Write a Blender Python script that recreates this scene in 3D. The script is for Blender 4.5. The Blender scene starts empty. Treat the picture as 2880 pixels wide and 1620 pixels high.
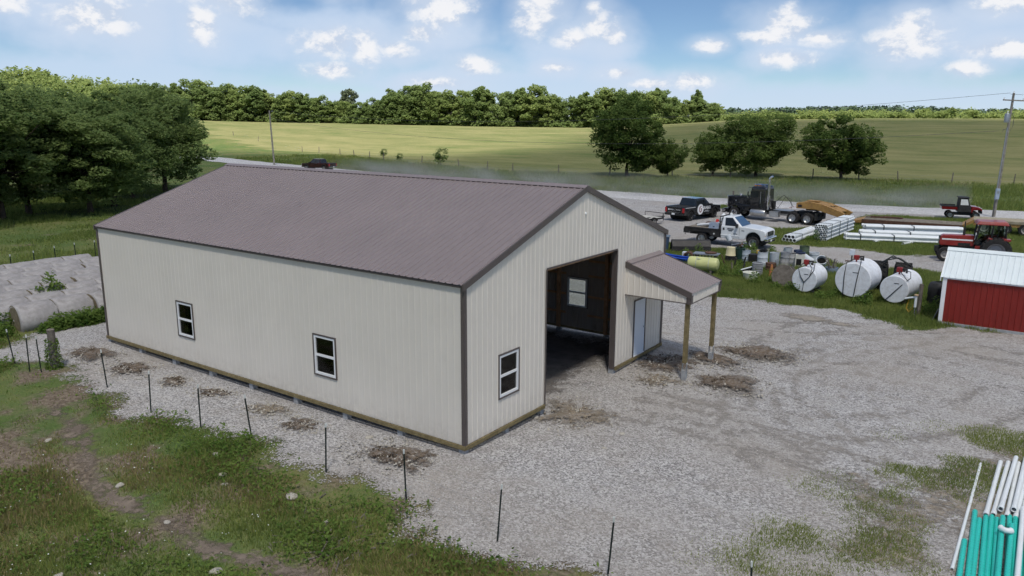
import bpy, bmesh, math, random
import numpy as np
from mathutils import Vector, Matrix

S = bpy.context.scene
COL = S.collection
R = math.radians
random.seed(7)

# ------------------------------------------------------------------ camera
cam = bpy.data.cameras.new('camera')
cam_o = bpy.data.objects.new('camera', cam)
COL.objects.link(cam_o)
cam.sensor_width = 36.0
cam.lens = 36.0 * 0.7603
cam.clip_start = 0.1
cam.clip_end = 12000
YAW, PITCH, ROLL = 0.6170, -0.2153, 0.0053
cam_o.matrix_world = (Matrix.Translation((12.274, -15.157, 8.948)) @ Matrix.Rotation(YAW, 4, 'Z')
                      @ Matrix.Rotation(math.pi / 2 + PITCH, 4, 'X') @ Matrix.Rotation(ROLL, 4, 'Z'))
S.camera = cam_o

# ------------------------------------------------------------------ world, sun, exposure
SUN_EL, SUN_AZ = R(62), R(142)          # azimuth clockwise from +Y
world = bpy.data.worlds.new('World')
S.world = world
world.use_nodes = True
wn, wl = world.node_tree.nodes, world.node_tree.links
wn.clear()
SKY_STRENGTH = 0.062
def W(t, **kw):
    n = wn.new(t)
    for k, v in kw.items(): setattr(n, k, v)
    return n
def wmath(op, a, b=None, c=None, clamp=False):
    n = W('ShaderNodeMath', operation=op, use_clamp=clamp)
    for i, v in enumerate((a, b, c)):
        if v is None: continue
        if isinstance(v, (int, float)): n.inputs[i].default_value = v
        else: wl.new(v, n.inputs[i])
    return n.outputs[0]
def wvec(op, a, b):
    n = W('ShaderNodeVectorMath', operation=op)
    for i, v in enumerate((a, b)):
        if v is None: continue
        if isinstance(v, tuple): n.inputs[i].default_value = v
        else: wl.new(v, n.inputs[i])
    return n
sky = W('ShaderNodeTexSky', sky_type='NISHITA', sun_disc=False, sun_elevation=SUN_EL, sun_rotation=SUN_AZ,
        air_density=0.75, dust_density=0.0, ozone_density=3.0, altitude=250)
tc = W('ShaderNodeTexCoord')
sep = W('ShaderNodeSeparateXYZ'); wl.new(tc.outputs['Generated'], sep.inputs[0])
azr = wmath('ARCTAN2', sep.outputs[0], sep.outputs[1])
az = wmath('MULTIPLY', azr, 180 / math.pi)
az = wmath('ADD', az, math.degrees(YAW))
az = wmath('WRAP', az, 36.0, -36.0)                   # the same weather all the way round the horizon
el = wmath('MULTIPLY', wmath('ARCSINE', sep.outputs[2]), 180 / math.pi)
ae = W('ShaderNodeCombineXYZ'); wl.new(az, ae.inputs[0]); wl.new(el, ae.inputs[1])
CU = [(-32.3, 6.9, 1.61, 0.76), (-27.12, 5.96, 1.81, 0.88), (-23.66, 8.07, 0.76, 0.53), (-19.1, 8.01, 1.75, 1.05), (-20.78, 5.88, 0.7, 0.88), (-12.89, 5.0, 1.52, 0.76), (-10.36, 4.8, 0.94, 0.82), (-8.37, 4.62, 0.99, 0.47), (-5.14, 7.54, 1.7, 1.23), (-6.5, 5.73, 0.88, 0.47), (1.76, 7.54, 1.11, 1.17), (1.38, 6.55, 0.88, 0.64), (4.0, 5.53, 0.88, 0.47), (5.89, 6.26, 0.76, 0.76), (6.82, 5.73, 0.7, 0.64), (5.6, 7.34, 0.41, 0.41), (18.68, 5.96, 1.35, 0.7), (17.36, 5.38, 1.17, 0.35), (20.63, 5.29, 1.23, 0.41), (18.68, 6.61, 0.53, 0.53), (25.81, 4.91, 1.52, 0.88), (25.88, 5.73, 0.82, 0.7), (30.69, 6.84, 1.11, 0.47), (32.7, 6.67, 0.7, 0.38), (13.69, 4.91, 0.82, 0.32), (12.58, 2.57, 1.11, 0.41), (18.68, 3.98, 1.29, 0.41), (29.37, 3.1, 0.88, 0.38), (31.55, 4.21, 2.05, 0.41), (-2.57, 3.63, 0.99, 0.47), (-12.75, 3.16, 1.23, 0.41), (2.98, 3.45, 0.76, 0.29), (7.62, 3.1, 0.99, 0.29), (-13.44, 8.6, 2.05, 0.41), (9.62, 2.37, 1.17, 0.26), (-5.48, 2.37, 1.46, 0.29)]
VE = [(-27.93, 6.9, 12.28, 2.05), (-18.84, 4.85, 12.28, 2.34), (-13.99, 6.26, 6.43, 1.23), (-27.93, 2.51, 12.28, 1.46), (17.36, 1.35, 29.24, 1.17), (4.15, 3.83, 4.39, 2.05), (30.9, 4.71, 5.56, 1.75), (-19.36, 1.05, 23.39, 1.17), (-5.19, 6.46, 2.63, 1.75), (18.94, 4.56, 3.22, 1.17), (0.35, 2.22, 14.62, 1.17)]
def blobs(lst, grow):
    cur = None
    for (a, e, w, h) in lst:
        d = wvec('SUBTRACT', ae.outputs[0], (a, e, 0))
        m = wvec('MULTIPLY', d.outputs[0], (1 / (w * grow), 1 / (h * grow), 0))
        ln = W('ShaderNodeVectorMath', operation='LENGTH'); wl.new(m.outputs[0], ln.inputs[0])
        v = wmath('SUBTRACT', 1.0, ln.outputs['Value'])
        cur = v if cur is None else wmath('MAXIMUM', cur, v)
    return cur
def noise(vec, scale, detail, rough=0.55, dist=0.0):
    n = W('ShaderNodeTexNoise'); n.inputs['Scale'].default_value = scale
    n.inputs['Detail'].default_value = detail; n.inputs['Roughness'].default_value = rough
    n.inputs['Distortion'].default_value = dist
    wl.new(vec, n.inputs['Vector']); return n.outputs['Fac']
def smooth(v, a, b):
    n = W('ShaderNodeMapRange', interpolation_type='SMOOTHSTEP')
    n.inputs['From Min'].default_value = a; n.inputs['From Max'].default_value = b
    wl.new(v, n.inputs['Value']); return n.outputs['Result']
dirn = tc.outputs['Generated']
sq = wvec('MULTIPLY', dirn, (1, 1, 1.5))
n1 = noise(sq.outputs[0], 30, 6, 0.62, 0.2)
n2 = noise(sq.outputs[0], 9, 4, 0.55)
n3 = noise(wvec('ADD', sq.outputs[0], (0.004, 0.003, 0.018)).outputs[0], 30, 6, 0.62, 0.2)
cu_b = blobs(CU, 2.05)
cu = wmath('ADD', cu_b, wmath('MULTIPLY', wmath('SUBTRACT', n1, 0.5), 1.5))
cu_mask = smooth(cu, 0.10, 0.82)
# the cumulus higher up, the same kind of weather seen from below
hi = wmath('MULTIPLY', smooth(n2, 0.47, 0.60), smooth(el, 9.5, 16))
cu_mask = wmath('MAXIMUM', cu_mask, hi)
ve = wmath('ADD', blobs(VE, 1.25), wmath('MULTIPLY', wmath('SUBTRACT', n2, 0.5), 1.8))
ve_mask = wmath('MULTIPLY', smooth(ve, -0.25, 0.65), 0.80)
lit = smooth(wmath('ADD', wmath('SUBTRACT', n1, n3), wmath('MULTIPLY', cu, 0.20)), -0.02, 0.24)
CLOUD = 0.635
ccol = W('ShaderNodeMix', data_type='RGBA'); wl.new(lit, ccol.inputs[0])
ccol.inputs[6].default_value = (0.60 * CLOUD, 0.69 * CLOUD, 0.84 * CLOUD, 1); ccol.inputs[7].default_value = (0.96 * CLOUD, 0.96 * CLOUD, 0.98 * CLOUD, 1)
skys = W('ShaderNodeVectorMath', operation='SCALE'); sktint = wvec('MULTIPLY', sky.outputs[0], (0.91, 0.98, 1.04)); wl.new(sktint.outputs[0], skys.inputs[0]); skys.inputs['Scale'].default_value = SKY_STRENGTH
m1 = W('ShaderNodeMix', data_type='RGBA'); wl.new(ve_mask, m1.inputs[0]); wl.new(skys.outputs[0], m1.inputs[6])
m1.inputs[7].default_value = (0.60 * CLOUD, 0.73 * CLOUD, 0.92 * CLOUD, 1)
halo = wmath('MULTIPLY', smooth(wmath('ADD', cu_b, wmath('MULTIPLY', wmath('SUBTRACT', n2, 0.5), 2.4)), -0.9, 0.6), 0.58)     # the shaded, blurred body round each bright head
mh = W('ShaderNodeMix', data_type='RGBA'); wl.new(halo, mh.inputs[0]); wl.new(m1.outputs[2], mh.inputs[6]); mh.inputs[7].default_value = (0.66 * CLOUD, 0.75 * CLOUD, 0.90 * CLOUD, 1)
m2 = W('ShaderNodeMix', data_type='RGBA'); wl.new(wmath('MULTIPLY', cu_mask, 0.92), m2.inputs[0]); wl.new(mh.outputs[2], m2.inputs[6]); wl.new(ccol.outputs[2], m2.inputs[7])
bg = W('ShaderNodeBackground'); bg.inputs['Strength'].default_value = 1.0
wl.new(m2.outputs[2], bg.inputs['Color'])
wo = W('ShaderNodeOutputWorld'); wl.new(bg.outputs[0], wo.inputs[0])
world.cycles.sampling_method = 'MANUAL'; world.cycles.sample_map_resolution = 512

sun = bpy.data.lights.new('sun', 'SUN'); sun.energy = 5.0; sun.angle = R(6); sun.color = (1.0, 0.95, 0.86)
sun_o = bpy.data.objects.new('sun', sun); COL.objects.link(sun_o)
SDIR = Vector((math.sin(SUN_AZ) * math.cos(SUN_EL), math.cos(SUN_AZ) * math.cos(SUN_EL), math.sin(SUN_EL)))
sun_o.rotation_euler = (-SDIR).to_track_quat('-Z', 'Y').to_euler()
sun_o.location = (0, 0, 60)

vs = S.view_settings
vs.view_transform = 'Standard'; vs.look = 'None'; vs.gamma = 1.0; vs.use_curve_mapping = False
vs.exposure = 0.60
S.cycles.use_denoising = True; S.cycles.use_adaptive_sampling = True; S.cycles.adaptive_threshold = 0.02; S.cycles.adaptive_min_samples = 12
S.cycles.max_bounces = 5; S.cycles.diffuse_bounces = 4; S.cycles.glossy_bounces = 2; S.cycles.transparent_max_bounces = 8
S.cycles.volume_step_rate = 1.0
S.cycles.caustics_reflective = False; S.cycles.caustics_refractive = False

# ------------------------------------------------------------------ materials
MATS = {}
def mat(name, col=(0.5, 0.5, 0.5), rough=0.6, metal=0.0, var=0.12, scale=2.5, bump=0.0, bscale=30.0, spec=0.4,
        dirt=None, dirt_amt=0.0, coat=0.0, col2=None, detail=5):
    if name in MATS: return MATS[name]
    m = bpy.data.materials.new(name); m.use_nodes = True
    nt = m.node_tree; n, l = nt.nodes, nt.links
    b = n['Principled BSDF']
    t = n.new('ShaderNodeTexCoord')
    nz = n.new('ShaderNodeTexNoise'); nz.inputs['Scale'].default_value = scale; nz.inputs['Detail'].default_value = detail; nz.inputs['Roughness'].default_value = 0.6
    l.new(t.outputs['Object'], nz.inputs['Vector'])
    cr = n.new('ShaderNodeValToRGB')
    lo = tuple(c * (1 - var) for c in col); hi_ = tuple(min(1, c * (1 + var)) for c in (col2 or col))
    cr.color_ramp.elements[0].position = 0.3; cr.color_ramp.elements[1].position = 0.7
    cr.color_ramp.elements[0].color = (*lo, 1); cr.color_ramp.elements[1].color = (*hi_, 1)
    l.new(nz.outputs['Fac'], cr.inputs['Fac'])
    out = cr.outputs['Color']
    if dirt:
        n2 = n.new('ShaderNodeTexNoise'); n2.inputs['Scale'].default_value = scale * 2.3; n2.inputs['Detail'].default_value = 8; n2.inputs['Roughness'].default_value = 0.7
        l.new(t.outputs['Object'], n2.inputs['Vector'])
        mr = n.new('ShaderNodeMapRange'); mr.inputs['From Min'].default_value = 0.45; mr.inputs['From Max'].default_value = 0.75
        mr.inputs['To Max'].default_value = dirt_amt
        l.new(n2.outputs['Fac'], mr.inputs['Value'])
        mx = n.new('ShaderNodeMix'); mx.data_type = 'RGBA'; mx.inputs[7].default_value = (*dirt, 1)
        l.new(mr.outputs[0], mx.inputs[0]); l.new(out, mx.inputs[6]); out = mx.outputs[2]
    l.new(out, b.inputs['Base Color'])
    b.inputs['Roughness'].default_value = rough; b.inputs['Metallic'].default_value = metal
    b.inputs['Specular IOR Level'].default_value = spec; b.inputs['Coat Weight'].default_value = coat
    if bump:
        nb = n.new('ShaderNodeTexNoise'); nb.inputs['Scale'].default_value = bscale; nb.inputs['Detail'].default_value = 4
        l.new(t.outputs['Object'], nb.inputs['Vector'])
        bp = n.new('ShaderNodeBump'); bp.inputs['Strength'].default_value = bump; bp.inputs['Distance'].default_value = 0.02
        l.new(nb.outputs['Fac'], bp.inputs['Height']); l.new(bp.outputs[0], b.inputs['Normal'])
    MATS[name] = m
    return m

def nodes_mat(name):
    m = bpy.data.materials.new(name); m.use_nodes = True
    MATS[name] = m
    n, l = m.node_tree.nodes, m.node_tree.links
    return m, n, l, n['Principled BSDF']

def leaf_mat(name, c_lo, c_hi, trans=0.35, scale=0.35):
    m, n, l, b = nodes_mat(name)
    n.remove(b)
    g = n.new('ShaderNodeNewGeometry')
    t = n.new('ShaderNodeTexCoord')
    nz = n.new('ShaderNodeTexNoise'); nz.inputs['Scale'].default_value = scale; nz.inputs['Detail'].default_value = 3
    l.new(t.outputs['Object'], nz.inputs['Vector'])
    a = n.new('ShaderNodeMath'); a.operation = 'MULTIPLY_ADD'; a.inputs[1].default_value = 0.55
    l.new(g.outputs['Random Per Island'], a.inputs[0]); 
    s = n.new('ShaderNodeMath'); s.operation = 'MULTIPLY_ADD'; s.inputs[1].default_value = 1.1; s.inputs[2].default_value = -0.3
    l.new(nz.outputs['Fac'], s.inputs[0]); l.new(s.outputs[0], a.inputs[2])
    oi = n.new('ShaderNodeObjectInfo')
    a2 = n.new('ShaderNodeMath'); a2.operation = 'MULTIPLY_ADD'; a2.inputs[1].default_value = 0.3; l.new(oi.outputs['Random'], a2.inputs[0]); l.new(a.outputs[0], a2.inputs[2])
    cr = n.new('ShaderNodeValToRGB'); cr.color_ramp.elements[0].position = 0.1; cr.color_ramp.elements[1].position = 1.05
    cr.color_ramp.elements[0].color = (*c_lo, 1); cr.color_ramp.elements[1].color = (*c_hi, 1)
    l.new(a2.outputs[0], cr.inputs['Fac'])
    d = n.new('ShaderNodeBsdfDiffuse'); tr = n.new('ShaderNodeBsdfTranslucent'); mx = n.new('ShaderNodeMixShader')
    l.new(cr.outputs[0], d.inputs[0]); l.new(cr.outputs[0], tr.inputs[0]); mx.inputs[0].default_value = trans
    l.new(d.outputs[0], mx.inputs[1]); l.new(tr.outputs[0], mx.inputs[2])
    l.new(mx.outputs[0], n['Material Output'].inputs[0])
    return m

def glass_mat(name, col=(0.012, 0.014, 0.016), rough=0.06):
    m, n, l, b = nodes_mat(name)
    nz = n.new('ShaderNodeTexNoise'); nz.inputs['Scale'].default_value = 3
    cr = n.new('ShaderNodeValToRGB'); cr.color_ramp.elements[0].color = (*col, 1); cr.color_ramp.elements[1].color = (*(c * 1.6 for c in col), 1)
    l.new(nz.outputs['Fac'], cr.inputs[0]); l.new(cr.outputs[0], b.inputs['Base Color'])
    b.inputs['Roughness'].default_value = rough; b.inputs['Specular IOR Level'].default_value = 0.5
    return m

# ------------------------------------------------------------------ mesh helpers
class MB:
    def __init__(s): s.v = []; s.f = []
    def add(s, vs, fs, M=None):
        o = len(s.v)
        for p in vs:
            p = Vector(p)
            s.v.append(tuple(M @ p) if M else tuple(p))
        s.f += [tuple(i + o for i in f) for f in fs]
        return s
    def box(s, c, d, M=None):
        x, y, z = c; a, b, e = d[0] / 2, d[1] / 2, d[2] / 2
        vs = [(x + i * a, y + j * b, z + k * e) for i in (-1, 1) for j in (-1, 1) for k in (-1, 1)]
        return s.add(vs, [(0, 1, 3, 2), (4, 6, 7, 5), (0, 4, 5, 1), (2, 3, 7, 6), (0, 2, 6, 4), (1, 5, 7, 3)], M)
    def hexa(s, b4, t4, M=None):
        return s.add(list(b4) + list(t4), [(3, 2, 1, 0), (4, 5, 6, 7), (0, 1, 5, 4), (1, 2, 6, 5), (2, 3, 7, 6), (3, 0, 4, 7)], M)
    def prism(s, poly, a, b, M=None, inset=None):
        """side profile poly [(x,z)] pulled across y from a to b"""
        n = len(poly)
        vs = [(x, a, z) for x, z in poly] + [(x, b, z) for x, z in poly]
        fs = [tuple(range(n))[::-1], tuple(range(n, 2 * n))] + [(i, (i + 1) % n, (i + 1) % n + n, i + n) for i in range(n)]
        return s.add(vs, fs, M)
    def tube(s, pts, r, n=8, cap=True):
        pts = [Vector(p) for p in pts]
        rs = r if isinstance(r, (list, tuple)) else [r] * len(pts)
        o = len(s.v); vs = []; fs = []
        for i, p in enumerate(pts):
            d = (pts[min(i + 1, len(pts) - 1)] - pts[max(i - 1, 0)])
            if d.length < 1e-9: d = Vector((0, 0, 1))
            d.normalize()
            u = d.cross(Vector((0, 0, 1)) if abs(d.z) < 0.95 else Vector((1, 0, 0))).normalized(); w = u.cross(d)
            for k in range(n):
                t = 2 * math.pi * k / n
                vs.append(p + (u * math.cos(t) + w * math.sin(t)) * rs[i])
        for i in range(len(pts) - 1):
            for k in range(n):
                fs.append((i * n + k, i * n + (k + 1) % n, (i + 1) * n + (k + 1) % n, (i + 1) * n + k))
        if cap:
            fs.append(tuple(range(n))[::-1]); fs.append(tuple(range((len(pts) - 1) * n, len(pts) * n)))
        return s.add(vs, fs)
    def lathe(s, prof, n=20, M=None, closed=False):
        """profile [(r,z)] spun about local z"""
        vs = []; fs = []; m = len(prof)
        for k in range(n):
            t = 2 * math.pi * k / n
            vs += [(r * math.cos(t), r * math.sin(t), z) for r, z in prof]
        for k in range(n):
            k2 = (k + 1) % n
            for i in range(m - 1 + (1 if closed else 0)):
                j = (i + 1) % m
                fs.append((k * m + i, k2 * m + i, k2 * m + j, k * m + j))
        if not closed:
            if prof[0][0] > 1e-6: fs.append(tuple(k * m for k in range(n))[::-1])
            if prof[-1][0] > 1e-6: fs.append(tuple(k * m + m - 1 for k in range(n)))
        return s.add(vs, fs, M)
    def mesh(s, name, m, smooth=None, weld=False):
        me = bpy.data.meshes.new(name)
        me.from_pydata(s.v, [], s.f)
        bm = bmesh.new(); bm.from_mesh(me)
        if weld: bmesh.ops.remove_doubles(bm, verts=bm.verts, dist=1e-4)
        bmesh.ops.recalc_face_normals(bm, faces=bm.faces)
        if smooth is not None:
            for f in bm.faces: f.smooth = True
            lim = R(smooth)
            for e in bm.edges:
                if len(e.link_faces) == 2 and e.calc_face_angle(0) > lim: e.smooth = False
        bm.to_mesh(me); bm.free()
        if m: me.materials.append(m)
        return me
    def build(s, name, m, parent=None, smooth=None, bevel=0.0, seg=2, weld=False):
        me = s.mesh(name, m, smooth, weld)
        o = bpy.data.objects.new(name, me); COL.objects.link(o)
        if parent: o.parent = parent
        if bevel:
            bv = o.modifiers.new('bevel', 'BEVEL'); bv.width = bevel; bv.segments = seg; bv.limit_method = 'ANGLE'; bv.angle_limit = R(35)
            if smooth is None:
                for p in o.data.polygons: p.use_smooth = False
        return o

def tag(o, label=None, cat=None, group=None, kind=None):
    if label: o['label'] = label
    if cat: o['category'] = cat
    if group: o['group'] = group
    if kind: o['kind'] = kind
    return o
def thing(name, label, cat, loc=(0, 0, 0), rz=0.0, group=None):
    o = bpy.data.objects.new(name, None); COL.objects.link(o)
    o.empty_display_size = 0.2
    o.location = loc; o.rotation_euler = (0, 0, R(rz))
    return tag(o, label, cat, group)
def obj(name, me, parent=None):
    o = bpy.data.objects.new(name, me); COL.objects.link(o)
    if parent: o.parent = parent
    return o
def copy_tree(o, parent=None):
    kids = list(o.children)
    c = o.copy(); COL.objects.link(c); c.parent = parent
    for k in kids: copy_tree(k, c)
    return c
def np_mesh(name, V, F, m=None, smooth=False):
    me = bpy.data.meshes.new(name)
    V = np.asarray(V, np.float32); F = np.asarray(F, np.int32)
    k = F.shape[1]
    me.vertices.add(len(V)); me.vertices.foreach_set('co', V.ravel())
    me.loops.add(F.size); me.loops.foreach_set('vertex_index', F.ravel())
    me.polygons.add(len(F)); me.polygons.foreach_set('loop_start', np.arange(0, F.size, k, dtype=np.int32))
    me.polygons.foreach_set('loop_total', np.full(len(F), k, np.int32))
    if smooth: me.polygons.foreach_set('use_smooth', np.ones(len(F), bool))
    me.update(calc_edges=True)
    if m: me.materials.append(m)
    return me
def rotY90(): return Matrix.Rotation(math.pi / 2, 4, 'Y')
def T(x, y, z): return Matrix.Translation((x, y, z))

# ------------------------------------------------------------------ noise + terrain
def vnoise(x, y, seed=0):
    x = np.asarray(x, float); y = np.asarray(y, float)
    xi = np.floor(x).astype(np.int64); yi = np.floor(y).astype(np.int64); xf = x - xi; yf = y - yi
    def h(a, b):
        v = (a * 374761393 + b * 668265263 + seed * 974711) & 0xffffffff
        v = ((v ^ (v >> 13)) * 1274126177) & 0xffffffff
        return ((v ^ (v >> 16)) & 0xffff) / 65535.0
    u = xf * xf * (3 - 2 * xf); w = yf * yf * (3 - 2 * yf)
    return (h(xi, yi) * (1 - u) + h(xi + 1, yi) * u) * (1 - w) + (h(xi, yi + 1) * (1 - u) + h(xi + 1, yi + 1) * u) * w
def fbm(x, y, seed=0, oct=4):
    s = 0; a = 0.5; f = 1.0; t = 0
    for i in range(oct):
        s = s + a * vnoise(np.asarray(x) * f, np.asarray(y) * f, seed + i * 17); t += a; a *= 0.5; f *= 2.03
    return s / t
def sstep(t): t = np.clip(t, 0, 1); return t * t * (3 - 2 * t)
AZT = np.radians([-70, -42, -21.9, -11.2, 5.6, 16, 25, 40, 75])
R0T = [250, 250, 230, 190, 125, 125, 125, 125, 125]
R1T = [410, 400, 380, 340, 310, 300, 300, 300, 300]
ZFT = [7.5, 7.5, 7.2, 6.2, 5.5, 8.4, 9.4, 9.8, 9.8]
def HT(x, y):
    x = np.asarray(x, float); y = np.asarray(y, float)
    dx = x - 12.27; dy = y + 15.16
    r = np.hypot(dx, dy)
    a = np.arctan2(dx * 0.8155 + dy * 0.5786, -dx * 0.5786 + dy * 0.8155)
    r0 = np.interp(a, AZT, R0T); r1 = np.interp(a, AZT, R1T); zf = np.interp(a, AZT, ZFT)
    front = sstep((np.cos(a) - 0.15) / 0.2)
    z = zf * sstep((r - r0) / (r1 - r0)) * front + front * np.clip(r - r1, 0, 400) * 0.004
    hx, hy = 12.27 - 520 * 0.930, -15.16 + 520 * 0.368
    z = z + 15 * np.exp(-(((x - hx) / 80) ** 2 + ((y - hy) / 80) ** 2))
    z = z + 0.16 * np.exp(-((x - 1.5) ** 2 / 14 + (y - 11.3) ** 2 / 22))
    z = z + 0.10 * np.exp(-((x - .5) ** 2 / 10 + (y + .2) ** 2 / 6)) + 0.08 * np.exp(-((x + 18.5) ** 2 / 8 + (y + .2) ** 2 / 6))
    z = z + 0.13 * np.exp(-((y - 12.6) / 0.9) ** 2) * sstep((x + 20) / 2) * sstep((1.5 - x) / 2)
    z = z - 0.055 * np.clip(-3.6 - y, 0, 30)
    far = sstep((np.hypot(x - 0, y - 10) - 90) / 60)
    z = z + far * (fbm(x / 45, y / 45, 5, 3) - 0.5) * 1.3
    return z
def hz(x, y): return float(HT(x, y))
# ================================================================== ground materials
def ramp(n, pts):
    cr = n.new('ShaderNodeValToRGB'); e = cr.color_ramp.elements
    e[0].position, e[0].color = pts[0][0], (*pts[0][1], 1)
    e[1].position, e[1].color = pts[-1][0], (*pts[-1][1], 1)
    for p, c in pts[1:-1]:
        q = e.new(p); q.color = (*c, 1)
    return cr
def tnoise(n, l, vec, scale, detail=5, rough=0.6):
    t = n.new('ShaderNodeTexNoise'); t.inputs['Scale'].default_value = scale; t.inputs['Detail'].default_value = detail; t.inputs['Roughness'].default_value = rough
    l.new(vec, t.inputs['Vector']); return t.outputs['Fac']
def mixc(n, l, f, a, b, mode='MIX'):
    m = n.new('ShaderNodeMix'); m.data_type = 'RGBA'; m.blend_type = mode
    for i, v in ((0, f), (6, a), (7, b)):
        if isinstance(v, (int, float)): m.inputs[i].default_value = v
        elif isinstance(v, tuple): m.inputs[i].default_value = (*v, 1)
        else: l.new(v, m.inputs[i])
    return m.outputs[2]
def mrange(n, l, v, a, b, lo=0.0, hi=1.0):
    m = n.new('ShaderNodeMapRange'); m.inputs['From Min'].default_value = a; m.inputs['From Max'].default_value = b
    m.inputs['To Min'].default_value = lo; m.inputs['To Max'].default_value = hi
    l.new(v, m.inputs['Value']); return m.outputs[0]
def bump(n, l, h, strength, dist):
    b = n.new('ShaderNodeBump'); b.inputs['Strength'].default_value = strength; b.inputs['Distance'].default_value = dist
    l.new(h, b.inputs['Height']); return b.outputs[0]

def make_grass_ground():
    m, n, l, b = nodes_mat('grass_ground')
    v = n.new('ShaderNodeTexCoord').outputs['Object']
    big = tnoise(n, l, v, 0.11, 4); mid = tnoise(n, l, v, 0.9, 5); fine = tnoise(n, l, v, 9, 4, 0.7)
    g = ramp(n, [(0.32, (0.055, 0.095, 0.027)), (0.48, (0.090, 0.130, 0.040)), (0.56, (0.135, 0.150, 0.055)), (0.68, (0.20, 0.168, 0.082))])
    l.new(mixc(n, l, 0.5, big, mid), g.inputs[0]) if False else None
    s = n.new('ShaderNodeMath'); s.operation = 'MULTIPLY_ADD'; s.inputs[1].default_value = 0.55
    s2 = n.new('ShaderNodeMath'); s2.operation = 'MULTIPLY_ADD'; s2.inputs[1].default_value = 0.25
    s3 = n.new('ShaderNodeMath'); s3.operation = 'MULTIPLY'; s3.inputs[1].default_value = 0.22
    l.new(big, s.inputs[0]); l.new(s2.outputs[0], s.inputs[2]); l.new(mid, s2.inputs[0]); l.new(s3.outputs[0], s2.inputs[2]); l.new(fine, s3.inputs[0])
    l.new(s.outputs[0], g.inputs[0])
    soil = ramp(n, [(0.35, (0.085, 0.064, 0.045)), (0.65, (0.24, 0.195, 0.15))]); l.new(fine, soil.inputs[0])
    pick = tnoise(n, l, v, 0.35, 6, 0.65)
    near = n.new('ShaderNodeSeparateXYZ'); l.new(v, near.inputs[0])
    ny = mrange(n, l, near.outputs[1], -2.0, 2.0, 0.0, 0.12)          # worn, dry pasture south of the fence
    th = n.new('ShaderNodeMath'); th.operation = 'SUBTRACT'; l.new(pick, th.inputs[0]); l.new(ny, th.inputs[1])
    out = mixc(n, l, mrange(n, l, th.outputs[0], 0.47, 0.57), g.outputs[0], soil.outputs[0])
    l.new(out, b.inputs['Base Color']); b.inputs['Roughness'].default_value = 0.95; b.inputs['Specular IOR Level'].default_value = 0.1
    l.new(bump(n, l, fine, 0.6, 0.06), b.inputs['Normal'])
    return m
def make_field():
    m, n, l, b = nodes_mat('hay_field')
    tcn = n.new('ShaderNodeTexCoord').outputs['Object']
    mp = n.new('ShaderNodeMapping'); mp.inputs['Rotation'].default_value = (0, 0, R(28)); mp.inputs['Scale'].default_value = (0.35, 1.0, 1.0); l.new(tcn, mp.inputs[0])
    st = tnoise(n, l, mp.outputs[0], 0.16, 5, 0.7)
    st2 = tnoise(n, l, mp.outputs[0], 0.02, 4, 0.5)
    fine = tnoise(n, l, tcn, 1.3, 5, 0.75)
    s = n.new('ShaderNodeMath'); s.operation = 'MULTIPLY_ADD'; s.inputs[1].default_value = 0.5
    s2 = n.new('ShaderNodeMath'); s2.operation = 'MULTIPLY_ADD'; s2.inputs[1].default_value = 0.35
    s3 = n.new('ShaderNodeMath'); s3.operation = 'MULTIPLY'; s3.inputs[1].default_value = 0.2
    l.new(st, s.inputs[0]); l.new(s2.outputs[0], s.inputs[2]); l.new(st2, s2.inputs[0]); l.new(s3.outputs[0], s2.inputs[2]); l.new(fine, s3.inputs[0])
    g = ramp(n, [(0.36, (0.085, 0.125, 0.038)), (0.47, (0.138, 0.155, 0.062)), (0.56, (0.190, 0.190, 0.084)), (0.70, (0.255, 0.235, 0.115))])
    l.new(s.outputs[0], g.inputs[0])
    l.new(g.outputs[0], b.inputs['Base Color']); b.inputs['Roughness'].default_value = 0.95; b.inputs['Specular IOR Level'].default_value = 0.05
    l.new(bump(n, l, fine, 0.5, 0.15), b.inputs['Normal'])
    return m
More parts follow.
